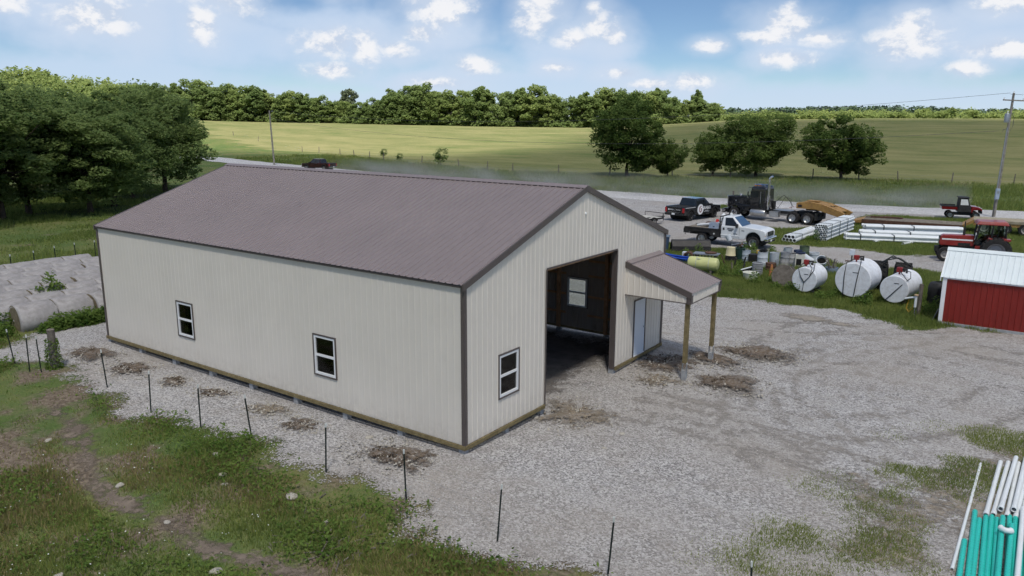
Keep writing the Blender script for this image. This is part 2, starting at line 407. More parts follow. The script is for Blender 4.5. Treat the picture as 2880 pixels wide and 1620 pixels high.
def make_gravel(name, scale, lo, hi, tan):
    m, n, l, b = nodes_mat(name)
    v = n.new('ShaderNodeTexCoord').outputs['Object']
    vo = n.new('ShaderNodeTexVoronoi'); vo.inputs['Scale'].default_value = scale; vo.inputs['Randomness'].default_value = 1.0; l.new(v, vo.inputs['Vector'])
    sx = n.new('ShaderNodeSeparateColor'); l.new(vo.outputs['Color'], sx.inputs[0])
    st = ramp(n, [(0.0, tuple(c * 0.5 for c in lo)), (0.35, lo), (0.7, hi), (1.0, tuple(min(.8, c * 1.35) for c in hi))]); l.new(sx.outputs[0], st.inputs[0])
    big = tnoise(n, l, v, 0.16, 5, 0.55); mid = tnoise(n, l, v, 1.4, 6, 0.7)
    # wheel tracks run in long soft bands
    mp = n.new('ShaderNodeMapping'); mp.inputs['Rotation'].default_value = (0, 0, R(-62)); mp.inputs['Scale'].default_value = (0.12, 1, 1); l.new(v, mp.inputs[0])
    tr = tnoise(n, l, mp.outputs[0], 0.9, 3, 0.5)
    c = mixc(n, l, mrange(n, l, big, 0.42, 0.68, 0, 0.75), st.outputs[0], tan)
    c = mixc(n, l, mrange(n, l, mid, 0.50, 0.78, 0, 0.75), c, tuple(t * 0.72 for t in tan))
    c = mixc(n, l, mrange(n, l, tr, 0.5, 0.68, 0, 0.28), c, (0.45, 0.435, 0.425))
    # arcs worn by vehicles swinging round to the big door and out along the lane
    for cx, cy, lo_, hi_, sc_, dk in ((15.5, 13.5, 6.0, 14.0, 0.42, 0.64), (-2.0, 24.5, 8.0, 16.0, 0.26, 0.72)):
        mv = n.new('ShaderNodeVectorMath'); mv.operation = 'SUBTRACT'; mv.inputs[1].default_value = (cx, cy, 0); l.new(v, mv.inputs[0])
        wv = n.new('ShaderNodeTexWave'); wv.wave_type = 'RINGS'; wv.rings_direction = 'Z'; wv.inputs['Scale'].default_value = sc_; wv.inputs['Distortion'].default_value = 5.0; wv.inputs['Detail'].default_value = 4; wv.inputs['Detail Scale'].default_value = 0.35
        l.new(mv.outputs[0], wv.inputs['Vector'])
        ln = n.new('ShaderNodeVectorMath'); ln.operation = 'LENGTH'; l.new(mv.outputs[0], ln.inputs[0])
        g1 = n.new('ShaderNodeMath'); g1.operation = 'MULTIPLY'; l.new(mrange(n, l, ln.outputs['Value'], lo_, lo_ + 2.5), g1.inputs[0]); l.new(mrange(n, l, ln.outputs['Value'], hi_, hi_ - 4), g1.inputs[1])
        g2 = n.new('ShaderNodeMath'); g2.operation = 'MULTIPLY'; l.new(g1.outputs[0], g2.inputs[0]); l.new(mrange(n, l, wv.outputs['Fac'], .55, .95, 0, .55), g2.inputs[1])
        pt = n.new('ShaderNodeMath'); pt.operation = 'MULTIPLY'; l.new(g2.outputs[0], pt.inputs[0]); l.new(mrange(n, l, mid, .42, .6), pt.inputs[1])
        c = mixc(n, l, pt.outputs[0], c, tuple(t * dk for t in tan))
    l.new(c, b.inputs['Base Color']); b.inputs['Roughness'].default_value = 0.9; b.inputs['Specular IOR Level'].default_value = 0.2
    h = n.new('ShaderNodeMath'); h.operation = 'MULTIPLY_ADD'; h.inputs[1].default_value = -1.0; l.new(vo.outputs['Distance'], h.inputs[0]); l.new(mid, h.inputs[2])
    l.new(bump(n, l, h.outputs[0], 0.7, 0.025), b.inputs['Normal'])
    return m
M_GG = make_grass_ground(); M_FIELD = make_field()
M_GRAVEL = make_gravel('crushed_gravel', 24.0, (0.285, 0.274, 0.272), (0.42, 0.407, 0.405), (0.33, 0.296, 0.262))
M_ROAD = make_gravel('road_gravel', 12.0, (0.45, 0.445, 0.45), (0.52, 0.515, 0.525), (0.47, 0.455, 0.44))
M_DIRT = mat('brown_dirt', (0.115, 0.088, 0.066), 0.95, var=0.45, scale=4, bump=1.0, bscale=14, spec=0.1, dirt=(0.32, 0.30, 0.285), dirt_amt=0.8)
M_DIRT2 = mat('tan_dirt', (0.20, 0.165, 0.125), 0.95, var=0.35, scale=3, bump=1.0, bscale=14, spec=0.1, dirt=(0.34, 0.33, 0.33), dirt_amt=0.8)
M_STONE = mat('limestone', (0.42, 0.39, 0.34), 0.9, var=0.25, scale=5, bump=0.6, bscale=20, spec=0.15)

def soften(m, width, kind='noise', scale=6.0, amp=1.0):
    """thin the sheet out towards its rim, stone by stone or clod by clod"""
    n, l = m.node_tree.nodes, m.node_tree.links
    out = n['Material Output']; src = out.inputs['Surface'].links[0].from_socket
    at = n.new('ShaderNodeAttribute'); at.attribute_name = 'edge'
    v = n.new('ShaderNodeTexCoord').outputs['Object']
    if kind == 'stones':
        vo = n.new('ShaderNodeTexVoronoi'); vo.inputs['Scale'].default_value = scale; l.new(v, vo.inputs['Vector'])
        sc = n.new('ShaderNodeSeparateColor'); l.new(vo.outputs['Color'], sc.inputs[0]); rnd = sc.outputs[1]
        big = tnoise(n, l, v, 2.2, 4, .7)
        ad = n.new('ShaderNodeMath'); ad.operation = 'MULTIPLY_ADD'; ad.inputs[1].default_value = 0.5; l.new(rnd, ad.inputs[0]); l.new(mrange(n, l, big, .3, .7, 0, .5), ad.inputs[2]); rnd = ad.outputs[0]
    else:
        rnd = mrange(n, l, tnoise(n, l, v, scale, 6, .75), .3, .7)
    d = n.new('ShaderNodeMath'); d.operation = 'DIVIDE'; d.inputs[1].default_value = width; l.new(at.outputs['Fac'], d.inputs[0])
    sb = n.new('ShaderNodeMath'); sb.operation = 'SUBTRACT'; l.new(d.outputs[0], sb.inputs[0]); l.new(rnd, sb.inputs[1])
    f = mrange(n, l, sb.outputs[0], -0.04, 0.04) if kind == 'stones' else mrange(n, l, sb.outputs[0], -.22 * amp, .22 * amp)
    tp = n.new('ShaderNodeBsdfTransparent'); mx = n.new('ShaderNodeMixShader'); l.new(f, mx.inputs[0]); l.new(tp.outputs[0], mx.inputs[1]); l.new(src, mx.inputs[2]); l.new(mx.outputs[0], out.inputs['Surface'])
    return m
soften(M_GRAVEL, 0.9, 'stones', 26.0); soften(M_DIRT, 0.75, 'noise', 5.0); soften(M_DIRT2, 0.9, 'noise', 5.0)
# ================================================================== polygons of the place
def sdf(poly, X, Y):
    """signed distance, positive inside"""
    P = np.array(poly, float); Q = np.roll(P, -1, 0)
    d = np.full(X.shape, 1e18); ins = np.zeros(X.shape, bool)
    for (ax, ay), (bx, by) in zip(P, Q):
        ex, ey = bx - ax, by - ay
        t = np.clip(((X - ax) * ex + (Y - ay) * ey) / (ex * ex + ey * ey), 0, 1)
        d = np.minimum(d, (X - ax - t * ex) ** 2 + (Y - ay - t * ey) ** 2)
        c = (ay > Y) != (by > Y)
        with np.errstate(divide='ignore', invalid='ignore'):
            ins ^= c & (X < (bx - ax) * (Y - ay) / (by - ay if by != ay else 1e-9) + ax)
    return np.where(ins, 1, -1) * np.sqrt(d)
YARD = [(-20.6, -4.2), (-18.6, -2.9), (-17.8, -2.3), (-15, -2.8), (-11.6, -3.2), (-10.35, -4.3), (-9.3, -3.2), (-6.2, -2.8), (-4.6, -2.6), (-2.4, -2.6), (0.35, -2.7), (1.04, -2.9), (1.56, -3.6), (2.2, -3.8), (3.5, -3.2), (5, -2.6), (6.8, -2.7), (10, -1.6), (16, -1), (32, 0), (32, 84), (9, 74.5), (-6, 70), (-20, 68), (-33, 70), (-41, 72), (-38, 46), (-27, 30), (-22.8, 16), (-21.6, 3), (-21.8, -0.8), (-21.4, -1.9)]
JUNK = [(-1.9, 23), (1.2, 23), (4.1, 23.5), (5.6, 22.6), (6.9, 22.3), (7.4, 21.6), (8.4, 22.4), (9, 23.4), (22, 24.2), (22, 37), (6.7, 36.9), (5.1, 37), (2.1, 35.9), (-1.5, 38.6), (-5.5, 37.8), (-7.7, 37.2), (-11.2, 37.4), (-12.5, 35), (-11.5, 29.5), (-8, 25)]
PIPES = [(-5.0, 41.6), (-2.5, 42.5), (0.4, 43.2), (3.3, 42.3), (5.4, 43), (9, 44.5), (24, 45.5), (24, 72), (10, 70.2), (3, 66.8), (-0.7, 66.3), (-3, 65.4), (-3.3, 62), (-2.7, 57.5), (-5.7, 51.8), (-7.6, 50), (-6.4, 45)]
TUFT = [(-18.6, 62.4), (-15, 61.6), (-12.2, 62.6), (-13, 64.4), (-17, 64.6)]
def yard_sdf(X, Y):
    d = sdf(YARD, X, Y)
    for p in (JUNK, PIPES, TUFT): d = np.minimum(d, -sdf(p, X, Y))
    return d + 0.45 + (fbm(X * 0.9, Y * 0.9, 3, 4) - 0.5) * 1.5 + (fbm(X * 3.1, Y * 3.1, 13, 3) - 0.5) * 0.5
ROADC = [(-420, 160), (-250, 111), (-170, 93), (-127, 84), (-88, 78.6), (-60, 74.8), (-37, 72), (-22, 71.5), (-8, 73.6), (9, 78), (60, 92), (200, 132), (420, 200)]
RX = np.array([p[0] for p in ROADC]); RY = np.array([p[1] for p in ROADC])
def road_far(x): return np.interp(x, RX, RY)
def road_sdf(X, Y):
    far = road_far(X)
    return np.minimum(far - Y, Y - (far - 7.3)) + (fbm(X * 0.5, Y * 0.5, 9, 3) - 0.5) * 0.9
FX = np.array([-700, -228, -151, -103, -63, -47, -38, -20, -8, 60, 400, 900.]); FY = np.array([300, 148, 120, 101, 91, 96, 98.4, 109.5, 112.4, 126, 200, 320.])
def fence_y(x): return np.interp(x, FX, FY)

def sheet(name, fn, x0, x1, y0, y1, step, zoff, m):
    xs = np.arange(x0, x1 + step * .5, step); ys = np.arange(y0, y1 + step * .5, step)
    X, Y = np.meshgrid(xs, ys, indexing='ij'); D = fn(X, Y); Z = HT(X, Y) + zoff
    nx, ny = X.shape
    verts = list(zip(X.ravel().tolist(), Y.ravel().tolist(), Z.ravel().tolist())); Dl = D.ravel()
    I = np.arange(nx * ny).reshape(nx, ny)
    q = np.stack([I[:-1, :-1], I[1:, :-1], I[1:, 1:], I[:-1, 1:]], -1).reshape(-1, 4)
    ins = (Dl[q] > 0).sum(1)
    faces = [tuple(f) for f in q[ins == 4].tolist()]
    cache = {}
    def cut(a, b):
        k = (a, b) if a < b else (b, a)
        if k not in cache:
            t = Dl[a] / (Dl[a] - Dl[b]); pa, pb = verts[a], verts[b]
            verts.append(tuple(pa[i] + (pb[i] - pa[i]) * t for i in range(3))); cache[k] = len(verts) - 1
        return cache[k]
    for f in q[(ins > 0) & (ins < 4)].tolist():
        out = []
        for i in range(4):
            a, b = f[i], f[(i + 1) % 4]
            if Dl[a] > 0: out.append(a)
            if (Dl[a] > 0) != (Dl[b] > 0): out.append(cut(a, b))
        if len(out) > 2: faces.append(tuple(out))
    used = sorted({i for f in faces for i in f}); mp = {u: i for i, u in enumerate(used)}
    me = bpy.data.meshes.new(name)
    me.from_pydata([verts[i] for i in used], [], [tuple(mp[i] for i in f) for f in faces])
    me.polygons.foreach_set('use_smooth', np.ones(len(me.polygons), bool))
    me.materials.append(m)
    ed = np.array([Dl[i] if i < len(Dl) else 0.0 for i in used], np.float32)
    at = me.attributes.new('edge', 'FLOAT', 'POINT'); at.data.foreach_set('value', ed)
    return tag(obj(name, me), kind='structure')

def axis(a, b, step, far, g=1.13):
    core = np.arange(a, b + step / 2, step).tolist(); lo, hi, s = a, b, step
    left, right = [], []
    while lo > -far: s *= g; lo -= s; left.append(lo)
    s = step
    while hi < far: s *= g; hi += s; right.append(hi)
    return np.array(left[::-1] + core + right)
gx, gy = axis(-60, 32, 0.8, 6000), axis(-22, 90, 0.8, 6000)
GX, GY = np.meshgrid(gx, gy, indexing='ij'); GZ = HT(GX, GY)
V = np.stack([GX, GY, GZ], -1).reshape(-1, 3); I = np.arange(len(V)).reshape(GX.shape)
Q = np.stack([I[:-1, :-1], I[1:, :-1], I[1:, 1:], I[:-1, 1:]], -1).reshape(-1, 4)
cen = V[Q].mean(1); isf = cen[:, 1] > fence_y(cen[:, 0])
tag(obj('ground', np_mesh('ground', V, Q[~isf], M_GG, True)), kind='structure')
tag(obj('field', np_mesh('field', V, Q[isf], M_FIELD, True)), kind='structure')
sheet('gravel_yard', yard_sdf, -42.4, 32.4, -6, 86, 0.28, 0.02, M_GRAVEL)
sheet('gravel_road', road_sdf, -260, 120, 60, 132, 0.8, 0.04, M_ROAD)
BARN_FLOOR = [(-18.2, 0.1), (-0.3, 0.1), (-0.6, 4.0), (-0.2, 6.0), (-0.6, 8.2), (-0.3, 12.1), (-18.2, 12.1)]
sheet('dirt_floor', lambda X, Y: sdf(BARN_FLOOR, X, Y) + (fbm(X, Y, 4, 3) - .5) * np.where(X > -1, 1.2, 0.0), -19, 2, -0.5, 13, 0.25, 0.045,
      soften(mat('dirt_floor', (0.19, 0.175, 0.165), 0.95, var=0.3, scale=2, bump=0.6, bscale=20, spec=0.1), 1.6, 'noise', 2.5))
WORN = [(8.0, -0.8), (12.2, 1.0), (13.5, 6), (13, 10.5), (11.2, 10), (9.6, 7), (8.6, 3)]
sheet('worn_dirt', lambda X, Y: np.clip(sdf(WORN, X, Y), -3, 1.2) * 0.6 + (fbm(X * .8, Y * .8, 21, 4) - .5) * 2.6, 5.5, 16, -3, 13, 0.2, 0.034,
      soften(mat('worn_dirt', (0.225, 0.19, 0.150), 0.95, var=0.4, scale=3.0, bump=0.9, bscale=22, spec=0.1, dirt=(0.40, 0.39, 0.38), dirt_amt=0.9), 1.7, 'noise', 4.0))

TRACK = [(-13, -4.6), (-11.4, -4.9), (-9.4, -5.5), (-7.6, -6.2), (-6.1, -6.5), (-4.9, -6.55), (-3.3, -6.5), (-2, -6.55), (-.9, -6.35), (.2, -6.15), (1.0, -6.0), (3.5, -5.8)]
def track_d(X, Y):
    d = np.full(np.shape(X), 1e9)
    for (ax, ay), (bx, by) in zip(TRACK, TRACK[1:]):
        t = np.clip(((X - ax) * (bx - ax) + (Y - ay) * (by - ay)) / ((bx - ax) ** 2 + (by - ay) ** 2), 0, 1)
        d = np.minimum(d, np.hypot(X - ax - t * (bx - ax), Y - ay - t * (by - ay)))
    return d
M_TRACK = mat('trodden_soil', (0.19, 0.155, 0.125), 0.95, var=0.35, scale=2.5, bump=0.9, bscale=25, spec=0.1, dirt=(0.07, 0.055, 0.045), dirt_amt=0.6)
sheet('dirt_track', lambda X, Y: 0.5 - track_d(X, Y) + (fbm(X * 1.2, Y * 1.2, 31, 4) - .5) * 1.1, -14, 4.4, -8, -3.6, 0.15, 0.012, soften(M_TRACK, .75, 'noise', 4.5))

def arc(cx, cy, r, a0, a1, n=14): return [(cx + r * math.cos(R(a0 + (a1 - a0) * i / n)), cy + r * math.sin(R(a0 + (a1 - a0) * i / n))) for i in range(n + 1)]
LANES = []
for off in (-.85, .85):
    LANES += [arc(2.5, 15.8, 9.2 + off, 268, 352), arc(13.5, 11.0, 9.0 + off, 150, 225), arc(-6, 36, 19.5 + off, 278, 318), arc(4.5, -8, 14.0 + off, 50, 100), arc(16, 16, 12.5 + off, 160, 215),
              [(9.5, 20 + off), (14, 18.6 + off), (20, 18.2 + off), (28, 19 + off)], [(8, 17 + off), (14, 15.4 + off), (26, 15.5 + off)]]
def lane_d(X, Y):
    d = np.full(np.shape(X), 1e9)
    for pl_ in LANES:
        for (ax, ay), (bx, by) in zip(pl_, pl_[1:]):
            t = np.clip(((X - ax) * (bx - ax) + (Y - ay) * (by - ay)) / ((bx - ax) ** 2 + (by - ay) ** 2 + 1e-9), 0, 1)
            d = np.minimum(d, np.hypot(X - ax - t * (bx - ax), Y - ay - t * (by - ay)))
    return d
sheet('wheel_tracks', lambda X, Y: np.where(X > 0.9, 0.34, -1) - lane_d(X, Y) + (fbm(X * .7, Y * .7, 51, 4) - .5) * .7, 1, 28, -2, 22, 0.16, 0.028,
      soften(mat('packed_fines', (0.30, 0.277, 0.255), .95, var=.18, scale=6, bump=.5, bscale=40, spec=.1, detail=8), .85, 'noise', 3.0, 1.6))
# ================================================================== pole barn
M_CREAM = mat('cream_steel', (0.715, 0.665, 0.595), 0.42, var=0.03, scale=0.7, spec=0.4)
M_BROWN = mat('brown_steel_roof', (0.215, 0.177, 0.177), 0.38, var=0.05, scale=0.5, spec=0.5)
M_TRIM = mat('dark_brown_trim', (0.100, 0.083, 0.078), 0.42, var=0.06, scale=1.5, spec=0.45)
def backer(m, col):
    # coil-coated sheet: paint on the weather side, dull primer on the back
    n, l = m.node_tree.nodes, m.node_tree.links; b = n['Principled BSDF']
    src = b.inputs['Base Color'].links[0].from_socket
    g = n.new('ShaderNodeNewGeometry'); l.new(mixc(n, l, g.outputs['Backfacing'], src, col), b.inputs['Base Color'])
def weather(m, splash):
    # faint waviness of the sheet, soil splashed up from the ground, streaks
    n, l = m.node_tree.nodes, m.node_tree.links; b = n['Principled BSDF']
    v = n.new('ShaderNodeTexCoord').outputs['Object']
    wv = tnoise(n, l, v, 1.1, 2); l.new(bump(n, l, wv, .25, .02), b.inputs['Normal'])
    src = b.inputs['Base Color'].links[0].from_socket
    mp = n.new('ShaderNodeMapping'); mp.inputs['Scale'].default_value = (1, 1, .12); l.new(v, mp.inputs[0])
    st = mrange(n, l, tnoise(n, l, mp.outputs[0], 3.0, 6, .7), .5, .8, 0, .06)
    c = mixc(n, l, st, src, (0.42, 0.39, 0.34) if splash else (0.26, 0.23, 0.225))
    if splash:
        sp = n.new('ShaderNodeSeparateXYZ'); l.new(v, sp.inputs[0])
        g = mrange(n, l, sp.outputs[2], .95, .30); nz = mrange(n, l, tnoise(n, l, v, 5, 6, .75), .38, .72)
        mu = n.new('ShaderNodeMath'); mu.operation = 'MULTIPLY'; l.new(g, mu.inputs[0]); l.new(nz, mu.inputs[1])
        sc_ = n.new('ShaderNodeMath'); sc_.operation = 'MULTIPLY'; sc_.inputs[1].default_value = .45; l.new(mu.outputs[0], sc_.inputs[0])
        c = mixc(n, l, sc_.outputs[0], c, (0.33, 0.29, 0.24))
    l.new(c, b.inputs['Base Color'])
weather(M_CREAM, True); weather(M_BROWN, False)
backer(M_CREAM, (0.34, 0.29, 0.25)); backer(M_BROWN, (0.28, 0.24, 0.21))
M_WHITE = mat('white_vinyl', (0.80, 0.81, 0.82), 0.4, var=0.02, scale=3)
M_PT = mat('treated_lumber', (0.205, 0.165, 0.085), 0.85, var=0.3, scale=6, bump=0.25, bscale=40, spec=0.15, dirt=(0.07, 0.05, 0.03), dirt_amt=0.4)
M_LUMBER = mat('spruce_lumber', (0.46, 0.28, 0.16), 0.85, var=0.25, scale=4, spec=0.15)
M_CONC = mat('concrete_column', (0.33, 0.34, 0.35), 0.9, var=0.15, scale=6, bump=0.3, bscale=30, spec=0.2)
M_GALV = mat('galvanised', (0.36, 0.38, 0.40), 0.45, 0.7, var=0.15, scale=6)
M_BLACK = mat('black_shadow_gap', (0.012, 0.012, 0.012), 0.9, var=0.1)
M_DOOR = mat('white_door_paint', (0.66, 0.72, 0.80), 0.4, var=0.03, scale=2)
M_WRAP = mat('white_house_wrap', (0.42, 0.42, 0.42), 0.7, var=0.1, scale=1.5)
def real_glass(name):
    m, n, l, b = nodes_mat(name)
    b.inputs['Base Color'].default_value = (0.9, 0.93, 0.92, 1); b.inputs['Roughness'].default_value = 0.02
    tr = n.new('ShaderNodeBsdfTransparent'); tr.inputs[0].default_value = (0.78, 0.82, 0.80, 1)
    gl = n.new('ShaderNodeBsdfGlossy'); gl.inputs['Roughness'].default_value = 0.03
    nz = n.new('ShaderNodeTexNoise'); nz.inputs['Scale'].default_value = 1.5
    bp = n.new('ShaderNodeBump'); bp.inputs['Strength'].default_value = 0.03; l.new(nz.outputs[0], bp.inputs['Height']); l.new(bp.outputs[0], gl.inputs['Normal'])
    fr = n.new('ShaderNodeFresnel'); fr.inputs[0].default_value = 1.5
    mx = n.new('ShaderNodeMixShader'); l.new(fr.outputs[0], mx.inputs[0]); l.new(tr.outputs[0], mx.inputs[1]); l.new(gl.outputs[0], mx.inputs[2])
    n.remove(b); l.new(mx.outputs[0], n['Material Output'].inputs[0])
    return m
M_GLASS = real_glass('window_glass')
BL, BW, ZB, ZE, ZR = 18.29, 12.23, 0.35, 4.80, 6.86
SL = (ZR - ZE) / (BW / 2)
PW = 0.9144

def rib_pts(u0, u1, pitch=0.2286, h=0.019, bw=0.032, tw=0.012):
    pts = [(u0, 0.0)]
    i = 0
    while True:
        c = u0 + pitch * (0.5 + i)
        if c + bw > u1 + 1e-6: break
        pts += [(c - bw, 0), (c - tw, h), (c + tw, h), (c + bw, 0)]; i += 1
    pts.append((u1, 0.0))
    return pts
def panels(name, O, U, N, length, zb, ztop, opens, m, parent, up=Vector((0, 0, 1)), pw=PW, breaks=(), rh=0.019):
    """ribbed steel sheets side by side; O origin, U along, N outward"""
    O, U, N = Vector(O), Vector(U), Vector(N)
    flip = U.cross(up).dot(N) < 0
    u = 0.0; k = 0
    while u < length - 1e-4:
        u1 = min(u + pw, length)
        base = rib_pts(u, u1, h=rh)
        us = sorted({round(p[0], 5) for p in base} | {round(x, 5) for o_ in opens for x in o_[:2] if u < x < u1} | {b for b in breaks if u < b < u1})
        def dep(x):
            for (a, da), (b, db) in zip(base, base[1:]):
                if a - 1e-6 <= x <= b + 1e-6: return da + (db - da) * ((x - a) / (b - a) if b > a else 0)
            return 0.0
        mb = MB()
        for a, b in zip(us, us[1:]):
            if b - a < 1e-5: continue
            mid = (a + b) / 2
            iv = [(zb, None)]
            for (o0, o1, z0, z1) in opens:
                if o0 < mid < o1:
                    nv = []
                    for lo, hi in iv:
                        top = ztop(mid) if hi is None else hi
                        if z0 > lo: nv.append((lo, min(z0, top)))
                        if z1 < top: nv.append((z1, hi))
                    iv = nv
            for lo, hi in iv:
                ta, tb = (ztop(a), ztop(b)) if hi is None else (hi, hi)
                if ta <= lo and tb <= lo: continue
                qs = [O + U * a + N * dep(a) + up * lo, O + U * b + N * dep(b) + up * lo, O + U * b + N * dep(b) + up * tb, O + U * a + N * dep(a) + up * ta]
                mb.add(qs, [(3, 2, 1, 0) if flip else (0, 1, 2, 3)])
        if mb.f:
            me = bpy.data.meshes.new(name); me.from_pydata(mb.v, [], mb.f); me.materials.append(m)
            obj(name, me, parent)
        u = u1; k += 1

barn = thing('pole_barn', 'large cream steel pole barn with brown metal roof and open drive-through door', 'barn')
# framing boards are the wall parts, the ribbed sheets their pieces
def wall(name, boxes, m=M_LUMBER):
    mb = MB()
    for c, d in boxes: mb.box(c, d)
    return mb.build(name, m, barn)
GZS = [0.95, 1.75, 2.62, 3.25, 3.9, 4.55]
def girts(x0, x1, y0, y1, skip=()):
    out = []
    for z in GZS:
        if x0 == x1: out.append(((x0, (y0 + y1) / 2, z), (0.04, y1 - y0, 0.09)))
        else: out.append((((x0 + x1) / 2, y0, z), (x1 - x0, 0.04, 0.09)))
    return out
WS = [(5.89 - 0.98, 5.89), (13.2 - 0.98, 13.2)]     # window spans measured back from the near corner
w_s = wall('side_wall', [((-(a + b) / 2, 0.045, z), (b - a, 0.04, 0.09)) for z in GZS for a, b in ((0.1, WS[0][0] - .05), (WS[0][1] + .05, WS[1][0] - .05), (WS[1][1] + .05, BL - .1))])
panels('siding_panel', (-BL, 0, 0), (1, 0, 0), (0, -1, 0), BL, ZB, lambda u: ZE - 0.05, [(BL - b, BL - a, 1.22, 2.50) for a, b in WS], M_CREAM, w_s, rh=0.006)
FW = (3.32, 4.30)
w_n = wall('far_side_wall', [((-(a + b) / 2, BW - 0.045, z), (b - a, 0.04, 0.09)) for z in GZS for a, b in ((0.1, FW[0] - .05), (FW[1] + .05, BL - .1))])
panels('siding_panel', (-BL, BW, 0), (1, 0, 0), (0, 1, 0), BL, ZB, lambda u: ZE - 0.05, [(BL - FW[1], BL - FW[0], 1.22, 2.50)], M_CREAM, w_n)
gz = lambda u: ZE - 0.04 + SL * (BW / 2 - abs(u - BW / 2))
DO = (3.90, 8.33, 4.56)
w_g = wall('gable_wall', [((-0.045, (a + b) / 2, z), (0.04, b - a, 0.09)) for z in GZS for a, b in ((0.1, 1.45), (2.55, 3.8), (8.45, 9.75), (10.75, BW - .1))])
panels('siding_panel', (0, 0, 0), (0, 1, 0), (1, 0, 0), BW, ZB, gz, [(DO[0], DO[1], -1, DO[2]), (1.51, 2.49, 1.22, 2.50), (9.78, 10.74, -1, 2.47)], M_CREAM, w_g, breaks=(BW / 2,), rh=0.014)
w_b = wall('rear_gable_wall', [((-BL + 0.045, BW / 2, z), (0.04, BW - .2, 0.09)) for z in GZS])
panels('siding_panel', (-BL, 0, 0), (0, 1, 0), (-1, 0, 0), BW, ZB, gz, [], M_CREAM, w_b, breaks=(BW / 2,))
# posts inside
for i in range(9):
    x = -0.12 - i * (BL - 0.24) / 8
    for y in (0.14, BW - 0.14):
        MB().box((x, y, 2.5), (0.14, 0.14, 4.4)).build('wall_post', M_LUMBER, barn)
for i in range(9):
    x = -0.15 - i * (BL - 0.3) / 8
    mb = MB(); ym = BW / 2
    for s in (0, 1):
        y0 = 0.15 if s == 0 else BW - 0.15
        mb.tube([(x, y0, ZE - 0.22), (x, ym, ZR - 0.24)], 0.06, 4)
        mb.tube([(x, (y0 + ym) / 2, (ZE + ZR) / 2 - .22), (x, ym + (0.9 if s else -0.9), ZE - 0.25)], 0.04, 4)
    mb.box((x, ym, ZE - 0.27), (0.05, BW - 0.3, 0.13))
    mb.build('roof_truss', M_LUMBER, barn)
# roof
OV = 0.10
roof = MB()
for k in range(7):
    for s in (0, 1):
        y = 0.3 + k * 0.9; z = ZE - 0.09 + SL * y
        roof.box((-BL / 2, y if s == 0 else BW - y, z), (BL + 0.02, 0.09, 0.04))
roof = roof.build('roof', M_LUMBER, barn)
slen = math.hypot(BW / 2 + OV, (BW / 2 + OV) * SL)
for s in (0, 1):
    dirv = Vector((0, 1 if s == 0 else -1, SL)).normalized(); nrm = Vector((0, -SL if s == 0 else SL, 1)).normalized()
    panels('roof_panel', (-BL - 0.06, -OV if s == 0 else BW + OV, ZE - OV * SL), (1, 0, 0), nrm, BL + 0.12, 0.0, lambda u: slen - 0.04, [], M_BROWN, roof, up=dirv, pw=(BL + 0.12) / 20, rh=0.026)
mb = MB()
for s in (-1, 1):
    a = 0.20
    y1 = BW / 2 + s * a
    mb.hexa([(-BL - .08, BW / 2, ZR + .035), (0.08, BW / 2, ZR + .035), (0.08, y1, ZR + .03 - a * SL), (-BL - .08, y1, ZR + .03 - a * SL)],
            [(-BL - .08, BW / 2, ZR + .05), (0.08, BW / 2, ZR + .05), (0.08, y1, ZR + .042 - a * SL), (-BL - .08, y1, ZR + .042 - a * SL)])
mb.build('ridge_cap', M_BROWN, roof)
for s in (-1, 1):
    y1 = BW / 2 + s * 0.185
    MB().box((-BL / 2, y1, ZR + .012 - .185 * SL), (BL + .1, .012, .036)).build('ridge_closure', M_BLACK, roof)
# trim
for nm, x0, lo in (('rake_trim', 0.03, 0), ('rake_trim', -BL - 0.05, 1)):
    for s in (0, 1):
        y0 = -OV if s == 0 else BW + OV
        zb_ = ZE - OV * SL
        mb = MB().hexa([(x0, y0, zb_ - .15), (x0 + .05, y0, zb_ - .15), (x0 + .05, BW / 2, ZR - .15), (x0, BW / 2, ZR - .15)],
                       [(x0, y0, zb_ + .03), (x0 + .05, y0, zb_ + .03), (x0 + .05, BW / 2, ZR + .03), (x0, BW / 2, ZR + .03)])
        mb.build(nm, M_TRIM, barn)
for y, s in ((0, -1), (BW, 1)):
    MB().box((-BL / 2, y + s * 0.045, ZE - 0.085), (BL, 0.06, 0.055)).build('eave_trim', M_TRIM, barn)
for cx, sx in ((0, 1), (-BL, -1)):
    for cy, sy in ((0, -1), (BW, 1)):
        mb = MB()
        mb.box((cx + sx * 0.027, cy - sy * 0.033, (ZB + 4.74) / 2), (0.012, 0.115, 4.74 - ZB))
        mb.box((cx - sx * 0.023, cy + sy * 0.027, (ZB + 4.74) / 2), (0.112, 0.012, 4.74 - ZB))
        mb.build('corner_trim', M_TRIM, barn)
# skirt boards and column footings
def skirt(c, d): MB().box(c, d).build('skirt_board', M_PT, barn)
for i in range(5):
    ln = (BL + 0.1) / 5
    for y in (-0.045, BW + 0.045): skirt((0.05 - ln * (i + .5), y, 0.297), (ln - 0.006, 0.04, 0.115))
skirt((0.045, 1.92, 0.297), (0.04, 3.86, 0.115)); skirt((0.045, (8.36 + BW) / 2 + 0.02, 0.297), (0.04, BW - 8.36, 0.115)); skirt((-BL - 0.045, BW / 2, 0.297), (0.04, BW, 0.115))
for i in range(9):
    x = -0.10 - i * (BL - 0.2) / 8
    for y in (0.075, BW - 0.075):
        MB().box((x, y, 0.10), (0.19, 0.19, 0.30)).build('concrete_footing', M_CONC, barn)
for y in (1.95, 3.78, 8.42, 10.3):
    MB().box((-0.10, y, 0.14), (0.19, 0.17, 0.34)).build('concrete_footing', M_CONC, barn)
